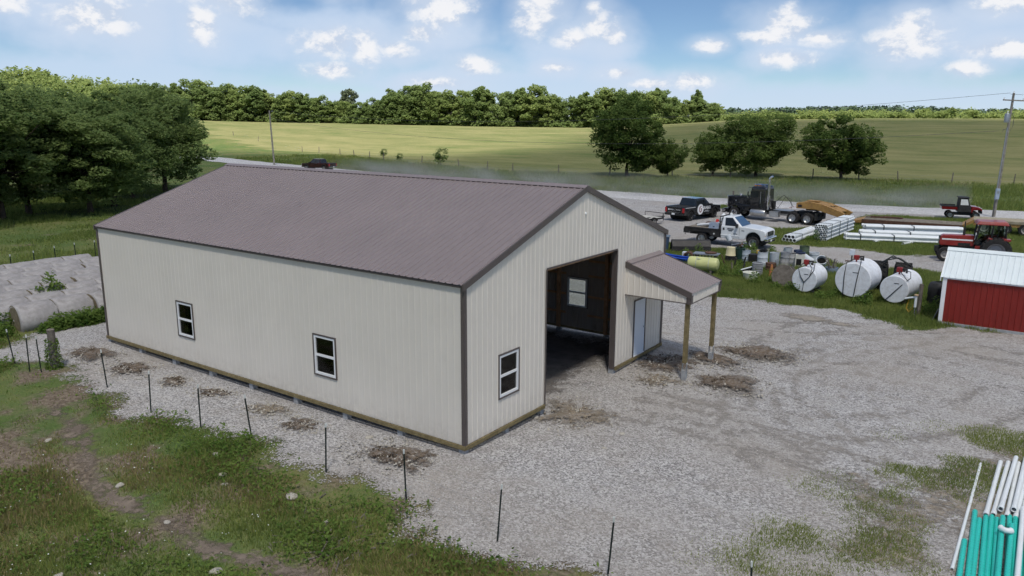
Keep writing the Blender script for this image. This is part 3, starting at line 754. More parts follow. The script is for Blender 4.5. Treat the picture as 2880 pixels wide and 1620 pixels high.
# big door: trimmed opening
for y, s in ((DO[0], -1), (DO[1], 1)):
    mb = MB(); zc = (0.28 + DO[2]) / 2; hh = DO[2] - 0.28
    mb.box((0.028, y + s * 0.015, zc), (0.014, 0.05, hh)); mb.box((-0.07, y - s * 0.006, zc), (0.2, 0.012, hh))
    mb.build('door_jamb_trim', M_TRIM, barn)
mb = MB(); mb.box((0.028, (DO[0] + DO[1]) / 2, DO[2] + .02), (0.014, DO[1] - DO[0], 0.05)); mb.box((-0.07, (DO[0] + DO[1]) / 2, DO[2] - .002), (0.2, DO[1] - DO[0], 0.012))
mb.build('door_head_trim', M_TRIM, barn)
MB().box((-0.12, (DO[0] + DO[1]) / 2, DO[2] + 0.16), (0.06, DO[1] - DO[0] + .3, 0.26)).build('door_header', M_LUMBER, barn)

def window(parent, O, U, N, w, h, z0, trim=M_TRIM, name='window'):
    """double-hung vinyl window; O foot corner of the opening, U along, N out"""
    O, U, N = Vector(O), Vector(U), Vector(N); Z = Vector((0, 0, 1))
    def bar(mb, u0, u1, a, b, n0, n1):
        P = lambda u, z, n: O + U * u + Z * z + N * n
        mb.hexa([P(u0, a, n0), P(u1, a, n0), P(u1, a, n1), P(u0, a, n1)], [P(u0, b, n0), P(u1, b, n0), P(u1, b, n1), P(u0, b, n1)])
    z1 = z0 + h
    t = MB(); k = 0.045
    bar(t, -.02, w + .02, z0 - .02, z0 + k - .02, .004, .034); bar(t, -.02, w + .02, z1 - k + .02, z1 + .02, .004, .034)
    bar(t, -.02, k - .02, z0 + k - .02, z1 - k + .02, .004, .034); bar(t, w - k + .02, w + .02, z0 + k - .02, z1 - k + .02, .004, .034)
    wobj = t.build(name, trim, parent)
    f = MB(); a = 0.028; d = 0.065
    bar(f, a, w - a, z0 + a, z0 + a + d, -.05, .022); bar(f, a, w - a, z1 - a - d, z1 - a, -.05, .022)
    bar(f, a, a + d, z0 + a + d, z1 - a - d, -.05, .022); bar(f, w - a - d, w - a, z0 + a + d, z1 - a - d, -.05, .022)
    zm = (z0 + z1) / 2; bar(f, a + d, w - a - d, zm - .035, zm + .035, -.045, .016)
    f.build('window_frame', M_WHITE, wobj)
    g = MB(); bar(g, a + d, w - a - d, z0 + a + d, zm - .035, -.03, -.024); g.build('pane', M_GLASS, wobj)
    g = MB(); bar(g, a + d, w - a - d, zm + .035, z1 - a - d, -.02, -.014); g.build('pane', M_GLASS, wobj)
    return wobj
for a, b in WS: window(barn, (-b, 0, 0), (1, 0, 0), (0, -1, 0), b - a, 1.28, 1.22)
window(barn, (0, 1.51, 0), (0, 1, 0), (1, 0, 0), 0.98, 1.28, 1.22)
window(barn, (-FW[1], BW, 0), (1, 0, 0), (0, 1, 0), 0.98, 1.28, 1.22)
# walk door
d = MB().box((0.0, 10.26, 1.43), (0.05, 0.86, 2.06)).build('walk_door', M_DOOR, barn)
mb = MB(); mb.lathe([(0.0, 0.0), (0.028, 0.0), (0.03, 0.05), (0.0, 0.06)], 10, T(0.025, 10.62, 1.36) @ rotY90()); mb.build('door_knob', M_GALV, d)
mb = MB(); mb.box((0.032, 9.80, 1.42), (0.02, 0.05, 2.14)); mb.box((0.032, 10.72, 1.42), (0.02, 0.05, 2.14)); mb.box((0.032, 10.26, 2.485), (0.02, 0.97, 0.05)); mb.build('door_trim', M_TRIM, barn)
mb = MB(); mb.box((0.015, 10.26, 0.375), (0.06, 0.9, 0.03)); mb.build('door_sill', M_WHITE, barn)
# gable vent dot light
mb = MB(); mb.lathe([(0, 0), (0.045, 0), (0.04, 0.03), (0.02, 0.05), (0, 0.05)], 10, T(0.0, BW / 2, 6.02) @ rotY90()); mb.build('gable_light', M_WHITE, barn)
# porch
PX, PY0, PY1 = 2.45, 9.05, 11.70
pz0, pz1 = 4.03, 3.24
PS = (pz0 - pz1) / PX
porch = MB()
for k in range(4): porch.box(((PX - 0.2) * (k + .5) / 4, (PY0 + PY1) / 2, pz0 - 0.08 - PS * (PX - .2) * (k + .5) / 4), (0.09, PY1 - PY0 - .1, 0.04))
porch.box((PX / 2, (PY0 + PY1) / 2, 2.90), (PX - 0.1, PY1 - PY0 - 0.1, 0.02))
porch = porch.build('porch_roof', M_CREAM, barn)
dv = Vector((-1, 0, PS)).normalized(); nv = Vector((PS, 0, 1)).normalized()
panels('roof_panel', (PX + 0.05, PY0 - 0.03, pz1 - .05 * PS), (0, 1, 0), nv, PY1 - PY0 + 0.06, 0, lambda u: math.hypot(PX, pz0 - pz1), [], M_BROWN, porch, up=dv, pw=(PY1 - PY0 + .06) / 3)
for y, s in ((PY0, -1), (PY1, 1)):
    panels('siding_panel', (0, y, 0), (1, 0, 0), (0, s, 0), PX, 2.87, lambda u: pz0 - 0.05 - PS * u, [], M_CREAM, porch)
    MB().hexa([(0, y + s * .03, pz0 - .19), (PX + .05, y + s * .03, pz1 - .20), (PX + .05, y + s * .055, pz1 - .20), (0, y + s * .055, pz0 - .19)],
              [(0, y + s * .03, pz0 + .03), (PX + .05, y + s * .03, pz1 + .02), (PX + .05, y + s * .055, pz1 + .02), (0, y + s * .055, pz0 + .03)]).build('rake_trim', M_TRIM, porch)
    MB().box((PX - 0.05, y + s * 0.028, (2.85 + pz1 - .1) / 2), (0.17, 0.012, pz1 - .1 - 2.85)).build('corner_trim', M_TRIM, porch)
    MB().box((PX / 2, y + s * 0.022, 2.865), (PX, 0.02, 0.03)).build('base_trim', M_TRIM, porch)
    MB().box((PX + 0.028, y - s * 0.055, (2.85 + pz1 - .1) / 2), (0.012, 0.14, pz1 - .1 - 2.85)).build('corner_trim', M_TRIM, porch)
panels('siding_panel', (PX, PY0, 0), (0, 1, 0), (1, 0, 0), PY1 - PY0, 2.87, lambda u: pz1 - 0.03, [], M_CREAM, porch)
MB().box((PX + .022, (PY0 + PY1) / 2, 2.865), (0.02, PY1 - PY0, 0.03)).build('base_trim', M_TRIM, porch)
mb = MB().hexa([(0.03, PY0 - .03, pz0 - .02), (.22, PY0 - .03, pz0 - .02 - .19 * PS), (.22, PY1 + .03, pz0 - .02 - .19 * PS), (0.03, PY1 + .03, pz0 - .02)],
               [(0.03, PY0 - .03, pz0 + .06), (.22, PY0 - .03, pz0 + .045 - .19 * PS), (.22, PY1 + .03, pz0 + .045 - .19 * PS), (0.03, PY1 + .03, pz0 + .06)])
mb.build('porch_flashing', M_BROWN, porch)
for y in (PY0 + 0.11, PY1 - 0.11):
    g = hz(2.32, y)
    p = MB().box((2.32, y, (0.62 + 2.89) / 2 + g * .5), (0.14, 0.14, 2.89 - 0.62 - g)).build('porch_post', M_PT, barn, bevel=0.006)
    MB().box((2.32, y, g + 0.16), (0.155, 0.155, 0.42)).build('concrete_footing', M_CONC, p)
    mb = MB(); mb.box((2.397, y, g + .46), (0.012, 0.10, 0.36)); mb.box((2.243, y, g + .46), (0.012, 0.10, 0.36)); mb.build('steel_bracket', M_GALV, p)
    MB().box((2.405, y - .01, g + .62), (0.006, 0.06, 0.05)).build('tag', M_WHITE, p)
# ================================================================== trees and plants
M_BARK = mat('bark', (0.075, 0.058, 0.044), 0.95, var=0.4, scale=5, bump=0.8, bscale=18, spec=0.1)
M_BARKP = mat('pale_bark', (0.22, 0.20, 0.17), 0.95, var=0.35, scale=3, bump=0.6, bscale=18, spec=0.1)
M_LF_DARK = leaf_mat('walnut_leaves', (0.105, 0.170, 0.058), (0.275, 0.350, 0.130), 0.58)
M_LF_ROW = leaf_mat('roadside_leaves', (0.058, 0.108, 0.030), (0.185, 0.250, 0.074), 0.58)
M_LF_MID = leaf_mat('oak_leaves', (0.120, 0.182, 0.066), (0.265, 0.335, 0.122), 0.58, 0.12)  # distance haze put into this and the hedge colour: lighter, less saturated
M_LF_LITE = leaf_mat('hedge_leaves', (0.145, 0.215, 0.070), (0.320, 0.378, 0.135), 0.58, 0.12)
M_LF_PALE = leaf_mat('willow_leaves', (0.085, 0.115, 0.070), (0.19, 0.225, 0.135), 0.35, 0.2)
M_LF_BLUE = leaf_mat('distant_leaves', (0.045, 0.080, 0.055), (0.095, 0.135, 0.085), 0.2, 0.03)
M_WEED = leaf_mat('weed_leaves', (0.065, 0.135, 0.030), (0.225, 0.310, 0.080), 0.55, 1.2)
M_GRASS = leaf_mat('grass_blades', (0.110, 0.175, 0.042), (0.32, 0.36, 0.11), 0.55, 0.5)
M_DRY = leaf_mat('dry_grass_blades', (0.20, 0.17, 0.075), (0.42, 0.35, 0.17), 0.5, 0.8)
M_FLOWER = mat('white_petals', (0.75, 0.76, 0.72), 0.8, var=0.1)

def leaf_quads(C, size, rng, up=0.6, aspect=0.5):
    n = len(C); C = np.asarray(C)
    nr = rng.normal(size=(n, 3)); nr /= np.linalg.norm(nr, axis=1, keepdims=True); nr[:, 2] = np.abs(nr[:, 2]) + up
    nr /= np.linalg.norm(nr, axis=1, keepdims=True)
    t = rng.normal(size=(n, 3)); t -= (t * nr).sum(1, keepdims=True) * nr; t /= np.linalg.norm(t, axis=1, keepdims=True)
    b = np.cross(nr, t)
    s = (size * rng.uniform(0.6, 1.4, n))[:, None]
    V = np.stack([C + t * s, C + b * s * aspect, C - t * s, C - b * s * aspect], 1).reshape(-1, 3)
    return V, np.arange(4 * n).reshape(n, 4)
def crown_points(rng, H, W, base, nclump, nleaf, lump=0.3, flat=0.8, cr=0.15, top=1.0):
    """leaf positions in clumps near the shell of an uneven crown"""
    out = []; cents = []
    hc = (H - base) / 2; zc = base + hc
    lob = rng.normal(size=(7, 3)); lob /= np.linalg.norm(lob, axis=1, keepdims=True)
    amp = rng.uniform(-lump, lump, 7)
    for i in range(nclump):
        d = rng.normal(size=3); d /= np.linalg.norm(d)
        k = 1 + (amp * np.clip(lob @ d, 0, 1) ** 2).sum()
        rr = rng.uniform(0.15, 1.0) ** 0.5 * k
        wz = 1.0
        c = np.array([d[0] * W / 2 * rr, d[1] * W / 2 * rr, zc + d[2] * hc * rr * wz])
        cents.append(c)
        n = int(nleaf * rng.uniform(0.6, 1.4)); r = W * cr * rng.uniform(0.6, 1.25)
        q = rng.normal(size=(n, 3)); q /= np.linalg.norm(q, axis=1, keepdims=True); q[:, 2] = q[:, 2] * 0.75 + 0.15
        q *= (rng.uniform(0.45, 1.0, n) ** 0.6)[:, None] * r
        q[:, 2] *= flat
        q[:, 2] -= 0.16 * (q[:, 0] ** 2 + q[:, 1] ** 2) / r      # the sprays droop at their rims
        out.append(c + q)
    P = np.concatenate(out); cents = np.array(cents)
    zt, zl = np.percentile(P[:, 2], 99.7), np.percentile(P[:, 2], 0.5); ws = np.percentile(np.abs(P[:, :2]), 98.5) / (W / 2)      # hold the stated height and spread
    for Q_ in (P, cents):
        Q_[:, 2] = base + (Q_[:, 2] - zl) * (H - base) / (zt - zl); Q_[:, :2] /= ws
    return P, cents
def trunk_mesh(rng, H, base, cents, r0, m, nlimb=9, lean=0.04):
    mb = MB(); top = base + (H - base) * 0.62
    pts = [(0, 0, -0.3)]; k = 6; x = y = 0
    for i in range(1, k + 1):
        x += rng.normal() * lean * H / k; y += rng.normal() * lean * H / k
        pts.append((x, y, top * i / k))
    mb.tube(pts, [r0 * (1.25 if i == 0 else 1 - 0.8 * i / k) for i in range(k + 1)], 8)
    idx = rng.permutation(len(cents))[:nlimb]
    for j in idx:
        c = cents[j]; t = rng.uniform(0.28, 0.85); i = t * k; a = int(i); f = i - a
        p = Vector(pts[a]).lerp(Vector(pts[min(a + 1, k)]), f)
        if c[2] < p.z + 0.2: p = Vector(pts[max(1, a - 1)])
        q = Vector(c); mid = p.lerp(q, 0.5) + Vector((0, 0, -0.04 * H))
        mb.tube([p, mid, q], [r0 * 0.42, r0 * 0.26, r0 * 0.07], 5)
    return mb.mesh('trunk', m, 60)
def tree_meshes(seed, H, W, base, nclump, nleaf, leaf, lm, bm=M_BARK, r0=0.25, nlimb=9, **kw):
    rng = np.random.default_rng(seed)
    P, cents = crown_points(rng, H, W, base, nclump, nleaf, **kw)
    Vv, Ff = leaf_quads(P, leaf, rng)
    return trunk_mesh(rng, H, base, cents, r0, bm, nlimb), np_mesh('crown', Vv, Ff, lm)
def place_tree(name, ms, label, loc, rz, sc=(1, 1, 1), group=None):
    t = thing(name, label, 'tree', loc, rz, group); t.scale = sc
    obj('trunk', ms[0], t); obj('crown', ms[1], t)
    return t
CX, CY = 12.27, -15.16
def polar(a, r):
    a = R(a); return (CX + r * (-0.5786 * math.cos(a) + 0.8155 * math.sin(a)), CY + r * (0.8155 * math.cos(a) + 0.5786 * math.sin(a)))

# --- the dark grove west of the barn
grove = [tree_meshes(11 + i, 12.5, 10.5, 1.6 + 0.5 * (i % 2), 190, 150, 0.19, M_LF_DARK, r0=0.27, nlimb=16, lump=0.45, cr=0.13) for i in range(3)]
GR = [(-76.7, 37.6, 12.0, 11.5, 'single dark walnut tree with bare forked trunk nearest the barn roof'),
      (-65.9, 25.6, 11.0, 10.5, 'dark walnut tree in the grove, next left of the forked one'),
      (-62.6, 21.6, 9.8, 10.0, 'dark walnut with twin trunks in front of the grove'),
      (-65.8, 17.6, 10.6, 10.0, 'dark walnut tree with one straight trunk left of the twin trunks'),
      (-63.0, 14.2, 11.4, 11, 'tall dark walnut tree at the left edge of the grove'),
      (-61.5, 8.6, 11.8, 11.5, 'dark walnut tree cut by the left edge of the picture'),
      (-82.0, 27.0, 11.8, 12, 'tall dark walnut tree standing behind the front row of the grove'),
      (-84.0, 17.0, 13.2, 12, 'highest dark walnut tree at the back left of the grove'),
      (-90.0, 34.0, 11.4, 12, 'dark walnut tree at the back of the grove beside the hill'),
      (-72.0, 31.0, 9.4, 9.0, 'smaller dark walnut tree between the grove and the forked one')]
for i, (x, y, h, w, lab) in enumerate(GR):
    place_tree('walnut_tree', grove[i % 3], lab, (x, y, hz(x, y)), i * 67, (w / 10.5, w / 10.5, h / 12.5), 'dark walnut trees west of the barn')
# --- the row of trees along the road fence
rowm = [tree_meshes(31, 12.2, 11.0, 1.2, 190, 150, 0.20, M_LF_ROW, r0=0.27, nlimb=16, lump=0.3, cr=0.12),
        tree_meshes(37, 9.6, 12.4, 1.0, 190, 150, 0.20, M_LF_ROW, r0=0.25, nlimb=18, lump=0.35, cr=0.115),
        tree_meshes(41, 9.3, 11.2, 1.1, 170, 150, 0.20, M_LF_ROW, r0=0.25, nlimb=16, lump=0.5, cr=0.115)]
for mi, x, y, sc, rz, lab in ((0, -44.0, 95.0, (1, 1, 1), 10, 'tallest dark round tree by the road fence, left of the row'),
                              (2, -38.6, 98.2, (0.52, 0.52, 0.62), 80, 'small dark tree leaning right beside the tallest roadside tree'),
                              (2, -34.6, 106.5, (0.62, 0.62, 0.82), 200, 'narrow dark tree joined to the left of the broad roadside tree'),
                              (1, -28.0, 107.8, (1.0, 1.0, 1.0), 35, 'broad dark tree in the middle of the roadside row'),
                              (2, -15.6, 109.2, (1, 1, 1), 0, 'dark tree with gaps and low limbs at the right end of the roadside row')):
    place_tree('roadside_tree', rowm[mi], lab, (x, y, hz(x, y)), rz, sc, 'dark trees along the road fence')
small = tree_meshes(51, 3.4, 2.6, 0.6, 24, 40, 0.16, M_LF_DARK, r0=0.05, nlimb=8, cr=0.2)
for x, y, s, lab in ((-82.5, 95.5, 1.0, 'thin sapling with two stems in the ditch grass beyond the barn ridge'), (-98.4, 101.3, 0.5, 'low bush in the ditch grass left of the thin sapling'), (-110.4, 109, 0.6, 'little bushy sapling by a fence post beyond the dark red pickup')):
    place_tree('sapling', small, lab, (x, y, hz(x, y)), 40, (s, s, s))
# --- sunlit treeline beyond the field
far = []
for i, (lm, W_, base) in enumerate(((M_LF_MID, 11, -1.5), (M_LF_MID, 12, -1), (M_LF_LITE, 11, -1.5), (M_LF_LITE, 10, -1), (M_LF_MID, 9, 0.5), (M_LF_PALE, 10, 3.5))):
    far.append(tree_meshes(71 + i, 14.6, W_, base, 120, 80, 0.44, lm, bm=M_BARKP, r0=0.22, nlimb=12, lump=0.45, cr=0.15, flat=0.8))
SKYL = [(-25.5, 13.0), (-23.7, 14.6), (-21.9, 15.6), (-20.3, 14.8), (-18.3, 13.4), (-16.8, 12.8), (-15.2, 12.6), (-14.0, 11.4), (-12.5, 8.5), (-11.8, 9.0), (-10.4, 9.4), (-9.5, 10.6), (-8.3, 13.6), (-6.9, 15.4), (-5.4, 14.2), (-4.0, 15.2), (-2.5, 14.8), (-0.8, 12.8), (1.2, 14.2), (3.3, 12.2), (5.6, 12.8), (7.3, 14.2), (7.9, 14.4), (9.6, 11.8), (10.5, 11.4), (11.9, 7.6), (13.1, 9.6), (14.4, 5.0), (15.5, 3.6), (17, 2.6)]
rng = np.random.default_rng(5)
UNITS = ['', 'first', 'second', 'third', 'fourth', 'fifth', 'sixth', 'seventh', 'eighth', 'ninth', 'tenth', 'eleventh', 'twelfth', 'thirteenth', 'fourteenth', 'fifteenth', 'sixteenth', 'seventeenth', 'eighteenth', 'nineteenth']
TENS = {2: ('twentieth', 'twenty'), 3: ('thirtieth', 'thirty'), 4: ('fortieth', 'forty'), 5: ('fiftieth', 'fifty'), 6: ('sixtieth', 'sixty'), 7: ('seventieth', 'seventy')}
def nth(i): return UNITS[i] if i < 20 else (TENS[i // 10][0] if i % 10 == 0 else TENS[i // 10][1] + '-' + UNITS[i % 10])
SA = np.array([p[0] for p in SKYL]); SHT = np.array([p[1] for p in SKYL])
aa = -26.5; k = 0
while aa < 14.2:
    rr = float(np.interp(R(aa), AZT, R1T)) + rng.uniform(0, 6)
    h = float(np.interp(aa, SA, SHT)) * rng.uniform(0.82, 1.04)
    x, y = polar(aa, rr); mi = int(rng.integers(0, 5))
    lab = 'sunlit tree in the front row of the far treeline, %s from the left' % nth(k + 1)
    place_tree('treeline_tree', far[mi], lab, (x, y, hz(x, y)), float(rng.uniform(0, 360)), (max(0.7, h / 13), max(0.7, h / 13), h / 13.6), 'treeline front trees')
    # a second one behind it
    x, y = polar(aa + rng.uniform(-.5, .9), rr + rng.uniform(9, 20)); mi = int(rng.integers(0, 5)); h2 = h * rng.uniform(0.85, 1.06)
    place_tree('treeline_tree', far[mi], 'treetop behind the far treeline, right behind the %s front tree from the left' % nth(k + 1), (x, y, hz(x, y)), float(rng.uniform(0, 360)), (max(.7, h2 / 13), max(.7, h2 / 13), h2 / 13.6), 'treeline back trees')
    aa += rng.uniform(0.62, 0.98); k += 1
x, y = polar(-11.7, 372); place_tree('pale_tree', far[5], 'pale grey-green tree rising above the dip in the treeline', (x, y, hz(x, y)), 20, (0.8, 0.8, 1.02))
for a_, r_, s_, lab in ((10.2, 318, 0.98, 'tall open dark tree near the right end of the treeline'), (13.0, 322, 0.86, 'last tall tree with see-through crown at the right end of the treeline')):
    x, y = polar(a_, r_); place_tree('open_crowned_tree', far[4], lab, (x, y, hz(x, y)), 120 * s_, (s_ * .7, s_ * .7, s_ * 0.95))
def mass(name, label, cat, pts, size, hts, lm, nleaf, leaf, seed, flat=0.7):
    rng = np.random.default_rng(seed); out = []
    for (x, y), w, h in zip(pts, size, hts):
        P, _ = crown_points(rng, h, w, 0.0, 9, nleaf // 9, lump=0.4, cr=0.24, flat=flat)
        out.append(P + np.array([x, y, hz(x, y)]))
    Vv, Ff = leaf_quads(np.concatenate(out), leaf, rng)
    o = obj(name, np_mesh(name, Vv, Ff, lm)); return tag(o, label, cat, kind='stuff')
rng = np.random.default_rng(17)
hp = []
for _ in range(420):
    a_ = rng.uniform(-40, -17); r_ = rng.uniform(395, 560); hp.append(polar(a_, r_))
mass('hill_forest', 'bright green wooded hill behind the dark grove', 'forest', hp, rng.uniform(9, 14, 420), rng.uniform(9, 13, 420), M_LF_LITE, 170, 0.95, 3)
sp = [polar(rng.uniform(10.5, 40), rng.uniform(303, 330)) for _ in range(260)]
mass('scrub_line', 'low bright green scrub along the crest of the field', 'scrub', sp, rng.uniform(4, 8, 260), rng.uniform(1.6, 3.6, 260), M_LF_LITE, 110, 0.5, 4)
sp = [polar(rng.uniform(14, 42), rng.uniform(760, 900)) for _ in range(420)]
mass('far_woods', 'dark blue-green woods on the horizon behind the scrub', 'woods', sp, rng.uniform(14, 24, 420), [float(5 + 6 * vnoise(p_[0] / 60, p_[1] / 60, 4)) for p_ in sp], M_LF_BLUE, 90, 1.5, 6)

ug = [polar(a_, float(np.interp(R(a_), AZT, R1T)) + rng.uniform(-2.5, 1.5)) for a_ in np.arange(-26.5, 14.5, 0.33)]
mass('undergrowth', 'leafy undergrowth along the foot of the far treeline', 'undergrowth', ug, rng.uniform(3, 5.5, len(ug)), rng.uniform(1.8, 4.2, len(ug)), M_LF_MID, 110, 0.4, 8)

# --- vines and weeds
def leafy(name, label, cat, pts, spread, h, n, leaf, lm, seed, up=0.5):
    rng = np.random.default_rng(seed); P = []
    for (x, y) in pts:
        q = rng.normal(size=(n, 3)); q /= np.linalg.norm(q, axis=1, keepdims=True); q *= (rng.uniform(0.2, 1, n) ** 0.5)[:, None]
        hh = h * rng.uniform(0.6, 1.2)
        P.append(np.stack([x + q[:, 0] * spread, y + q[:, 1] * spread, hz(x, y) + np.abs(q[:, 2]) * hh], 1))
    Vv, Ff = leaf_quads(np.concatenate(P), leaf, rng, up)
    return tag(obj(name, np_mesh(name, Vv, Ff, lm)), label, cat, kind='stuff')
rng = np.random.default_rng(23)
vp = [(-22.1 + rng.normal() * .15, y) for y in np.arange(-0.6, 3.2, 0.25)] + [(x, y) for x, y in zip(rng.uniform(-33, -22.5, 60), rng.uniform(-5, -1.6, 60))] + [(x, -1.4 + (x + 24) * -0.22 + rng.normal() * .5) for x in np.linspace(-34, -24, 34)]
leafy('vine_thicket', 'leafy green vine thicket growing round the hay bales', 'vines', vp, 0.55, 0.75, 300, 0.075, M_WEED, 9)
leafy('vine_clump', 'green weed clump growing between the hay bales', 'weeds', [(-26.2, 0.9), (-26.0, 1.4), (-26.3, 1.8)], 0.55, 1.75, 500, 0.09, M_WEED, 10)

def blades(fn, x0, x1, y0, y1, n, lo, hi, w, seed, lean=0.5, tufts=None):
    rng = np.random.default_rng(seed)
    if tufts:
        m_ = n // tufts; cx = rng.uniform(x0, x1, tufts); cy = rng.uniform(y0, y1, tufts)
        X = np.repeat(cx, m_) + rng.normal(size=m_ * tufts) * 0.09; Y = np.repeat(cy, m_) + rng.normal(size=m_ * tufts) * 0.09
        hs = np.repeat(rng.uniform(0.5, 1.0, tufts), m_)
    else:
        X = rng.uniform(x0, x1, n); Y = rng.uniform(y0, y1, n); hs = np.ones(n)
    d = fn(X, Y); keep = rng.uniform(size=len(X)) < d
    X, Y, d, hs = X[keep], Y[keep], d[keep], hs[keep]; n = len(X)
    Z = HT(X, Y)
    h = rng.uniform(lo, hi, n) * hs * (0.5 + 0.5 * np.clip(d, 0, 1)); a = rng.uniform(0, 2 * np.pi, n); b = rng.uniform(0, 2 * np.pi, n)
    ln = rng.uniform(0.1, lean, n) * h
    W_ = w * rng.uniform(0.6, 1.4, n)
    base = np.stack([X, Y, Z], 1); side = np.stack([np.cos(a) * W_, np.sin(a) * W_, np.zeros(n)], 1)
    tip = base + np.stack([np.cos(b) * ln, np.sin(b) * ln, h], 1)
    Vv = np.stack([base - side, base + side, tip], 1).reshape(-1, 3)
    return Vv, np.arange(3 * n).reshape(n, 3)
def fore_density(X, Y):
    y_ = -yard_sdf(X, Y)
    p = fbm(X * 0.35, Y * 0.35, 41, 5)
    path = track_d(X, Y) + (fbm(X * 1.2, Y * 1.2, 31, 4) - .5) * -0.9       # bare trodden track
    d = np.clip((p - 0.42) * 4.5, 0.04, 1) * np.clip(path / 0.6 - 0.3, 0.02, 1)
    return d * np.clip(y_ * 1.6 + 0.95, 0, 1)
Vv, Ff = blades(fore_density, -34, 16, -17, -1.5, 480000, 0.06, 0.20, 0.013, 61)
tag(obj('grass', np_mesh('grass', Vv, Ff, M_GRASS)), 'patchy green pasture grass in the foreground', 'grass', kind='stuff')
dry = lambda X, Y: fore_density(X, Y) * np.clip((fbm(X * 0.28 + 9, Y * 0.28, 77, 4) - 0.36) * 5, 0, 1)
Vv, Ff = blades(dry, -34, 16, -17, -1.5, 430000, 0.08, 0.22, 0.012, 62, 0.9)
tag(obj('dry_grass', np_mesh('dry_grass', Vv, Ff, M_DRY)), 'brownish dry grass mixed into the foreground pasture', 'grass', kind='stuff')
# broad-leaved weeds, thicker along the fence line
rng = np.random.default_rng(65); n = 240000
X = rng.uniform(-30, 14, n); Y = rng.uniform(-14, -1.6, n)
d = fore_density(X, Y) * (np.clip((fbm(X * .5, Y * .5, 33, 4) - 0.45) * 4, 0, 1) + 1.2 * np.exp(-((Y + 3.2) / 0.75) ** 2) * np.clip((fbm(X * .45, Y, 12, 2) - .3) * 4, 0, 1))
kp = rng.uniform(size=n) < d; X, Y, d = X[kp], Y[kp], d[kp]
P = np.stack([X, Y, HT(X, Y) + rng.uniform(0.02, 0.34, len(X)) * (0.5 + 0.8 * np.exp(-((Y + 3.1) / 0.5) ** 2))], 1)
Vv, Ff = leaf_quads(P, 0.052, rng, 0.5)
tag(obj('weeds', np_mesh('weeds', Vv, Ff, M_WEED)), 'broad leafy weeds along the fence and in the foreground pasture', 'weeds', kind='stuff')
# white clover and fleabane heads
n = 1800; X = rng.uniform(-12, 6, n); Y = rng.uniform(-11, -3, n)
kp = (fbm(X * .55, Y * .55, 91, 3) > 0.63) & (rng.uniform(size=n) < fore_density(X, Y)); X, Y = X[kp], Y[kp]
Vv, Ff = leaf_quads(np.stack([X, Y, HT(X, Y) + rng.uniform(0.1, 0.22, len(X))], 1), 0.016, rng, 1.5, 0.8)
tag(obj('wildflowers', np_mesh('wildflowers', Vv, Ff, M_FLOWER)), 'small white flower heads sprinkled in the foreground weeds', 'flowers', kind='stuff')
# lower right: thin grass coming through the gravel
def patch_density(X, Y):
    s = sdf(WORN, X, Y)
    p = fbm(X * 0.7, Y * 0.7, 55, 4)
    return np.clip((p - 0.43) * 5, 0, 1) * np.clip(s * 0.6 + 1.0, 0, 1)
Vv, Ff = blades(patch_density, 5, 15, -3, 13, 270000, 0.04, 0.13, 0.011, 71, 0.8)
tag(obj('gravel_grass', np_mesh('gravel_grass', Vv, Ff, M_GRASS)), 'thin grass growing through the gravel near the foreground pipes', 'grass', kind='stuff')
# loose crushed stone lying on the packed gravel
def pebbles(n, seed):
    rng = np.random.default_rng(seed)
    d = 13 + 24 * rng.uniform(0, 1, n) ** 1.3; a = rng.uniform(-.75, .75, n)
    X = CX + d * (-0.5786 * np.cos(a) + 0.8155 * np.sin(a)); Y = CY + d * (0.8155 * np.cos(a) + 0.5786 * np.sin(a))
    keep = (yard_sdf(X, Y) > 0.1) & ~((X < 0.2) & (X > -18.5) & (Y > -0.1) & (Y < 12.4)) & ((lane_d(X, Y) > .32) | (rng.uniform(size=n) < .35)) & (rng.uniform(size=n) < 0.35 + 0.9 * (fbm(X * .6, Y * .6, 7, 4) - .25))
    X, Y = X[keep], Y[keep]; n = len(X); s = rng.uniform(.010, .027, n)
    C = np.stack([X, Y, HT(X, Y) + .02 + s * .25], 1)
    base = np.array([(1, 0, 0), (-1, 0, 0), (0, 1, 0), (0, -1, 0), (0, 0, .75), (0, 0, -.5)])
    q = base[None] * rng.uniform(.6, 1.3, (n, 6, 1)) + rng.normal(size=(n, 6, 3)) * .18
    V_ = (C[:, None] + q * s[:, None, None]).reshape(-1, 3)
    F_ = np.array([(0, 2, 4), (2, 1, 4), (1, 3, 4), (3, 0, 4)]); F_ = (F_[None] + 6 * np.arange(n)[:, None, None]).reshape(-1, 3)
    return V_, F_
m_, n_, l_, b_ = nodes_mat('loose_stone')
g_ = n_.new('ShaderNodeNewGeometry'); cr_ = ramp(n_, [(0, (.19, .178, .168)), (.4, (.31, .296, .284)), (.8, (.40, .387, .375)), (1, (.50, .487, .475))]); l_.new(g_.outputs['Random Per Island'], cr_.inputs[0]); l_.new(cr_.outputs[0], b_.inputs['Base Color']); b_.inputs['Roughness'].default_value = .9
Vv, Ff = pebbles(130000, 3)
tag(obj('loose_gravel', np_mesh('loose_gravel', Vv, Ff, m_)), 'loose crushed stone lying over the gravel yard', 'gravel', kind='stuff')
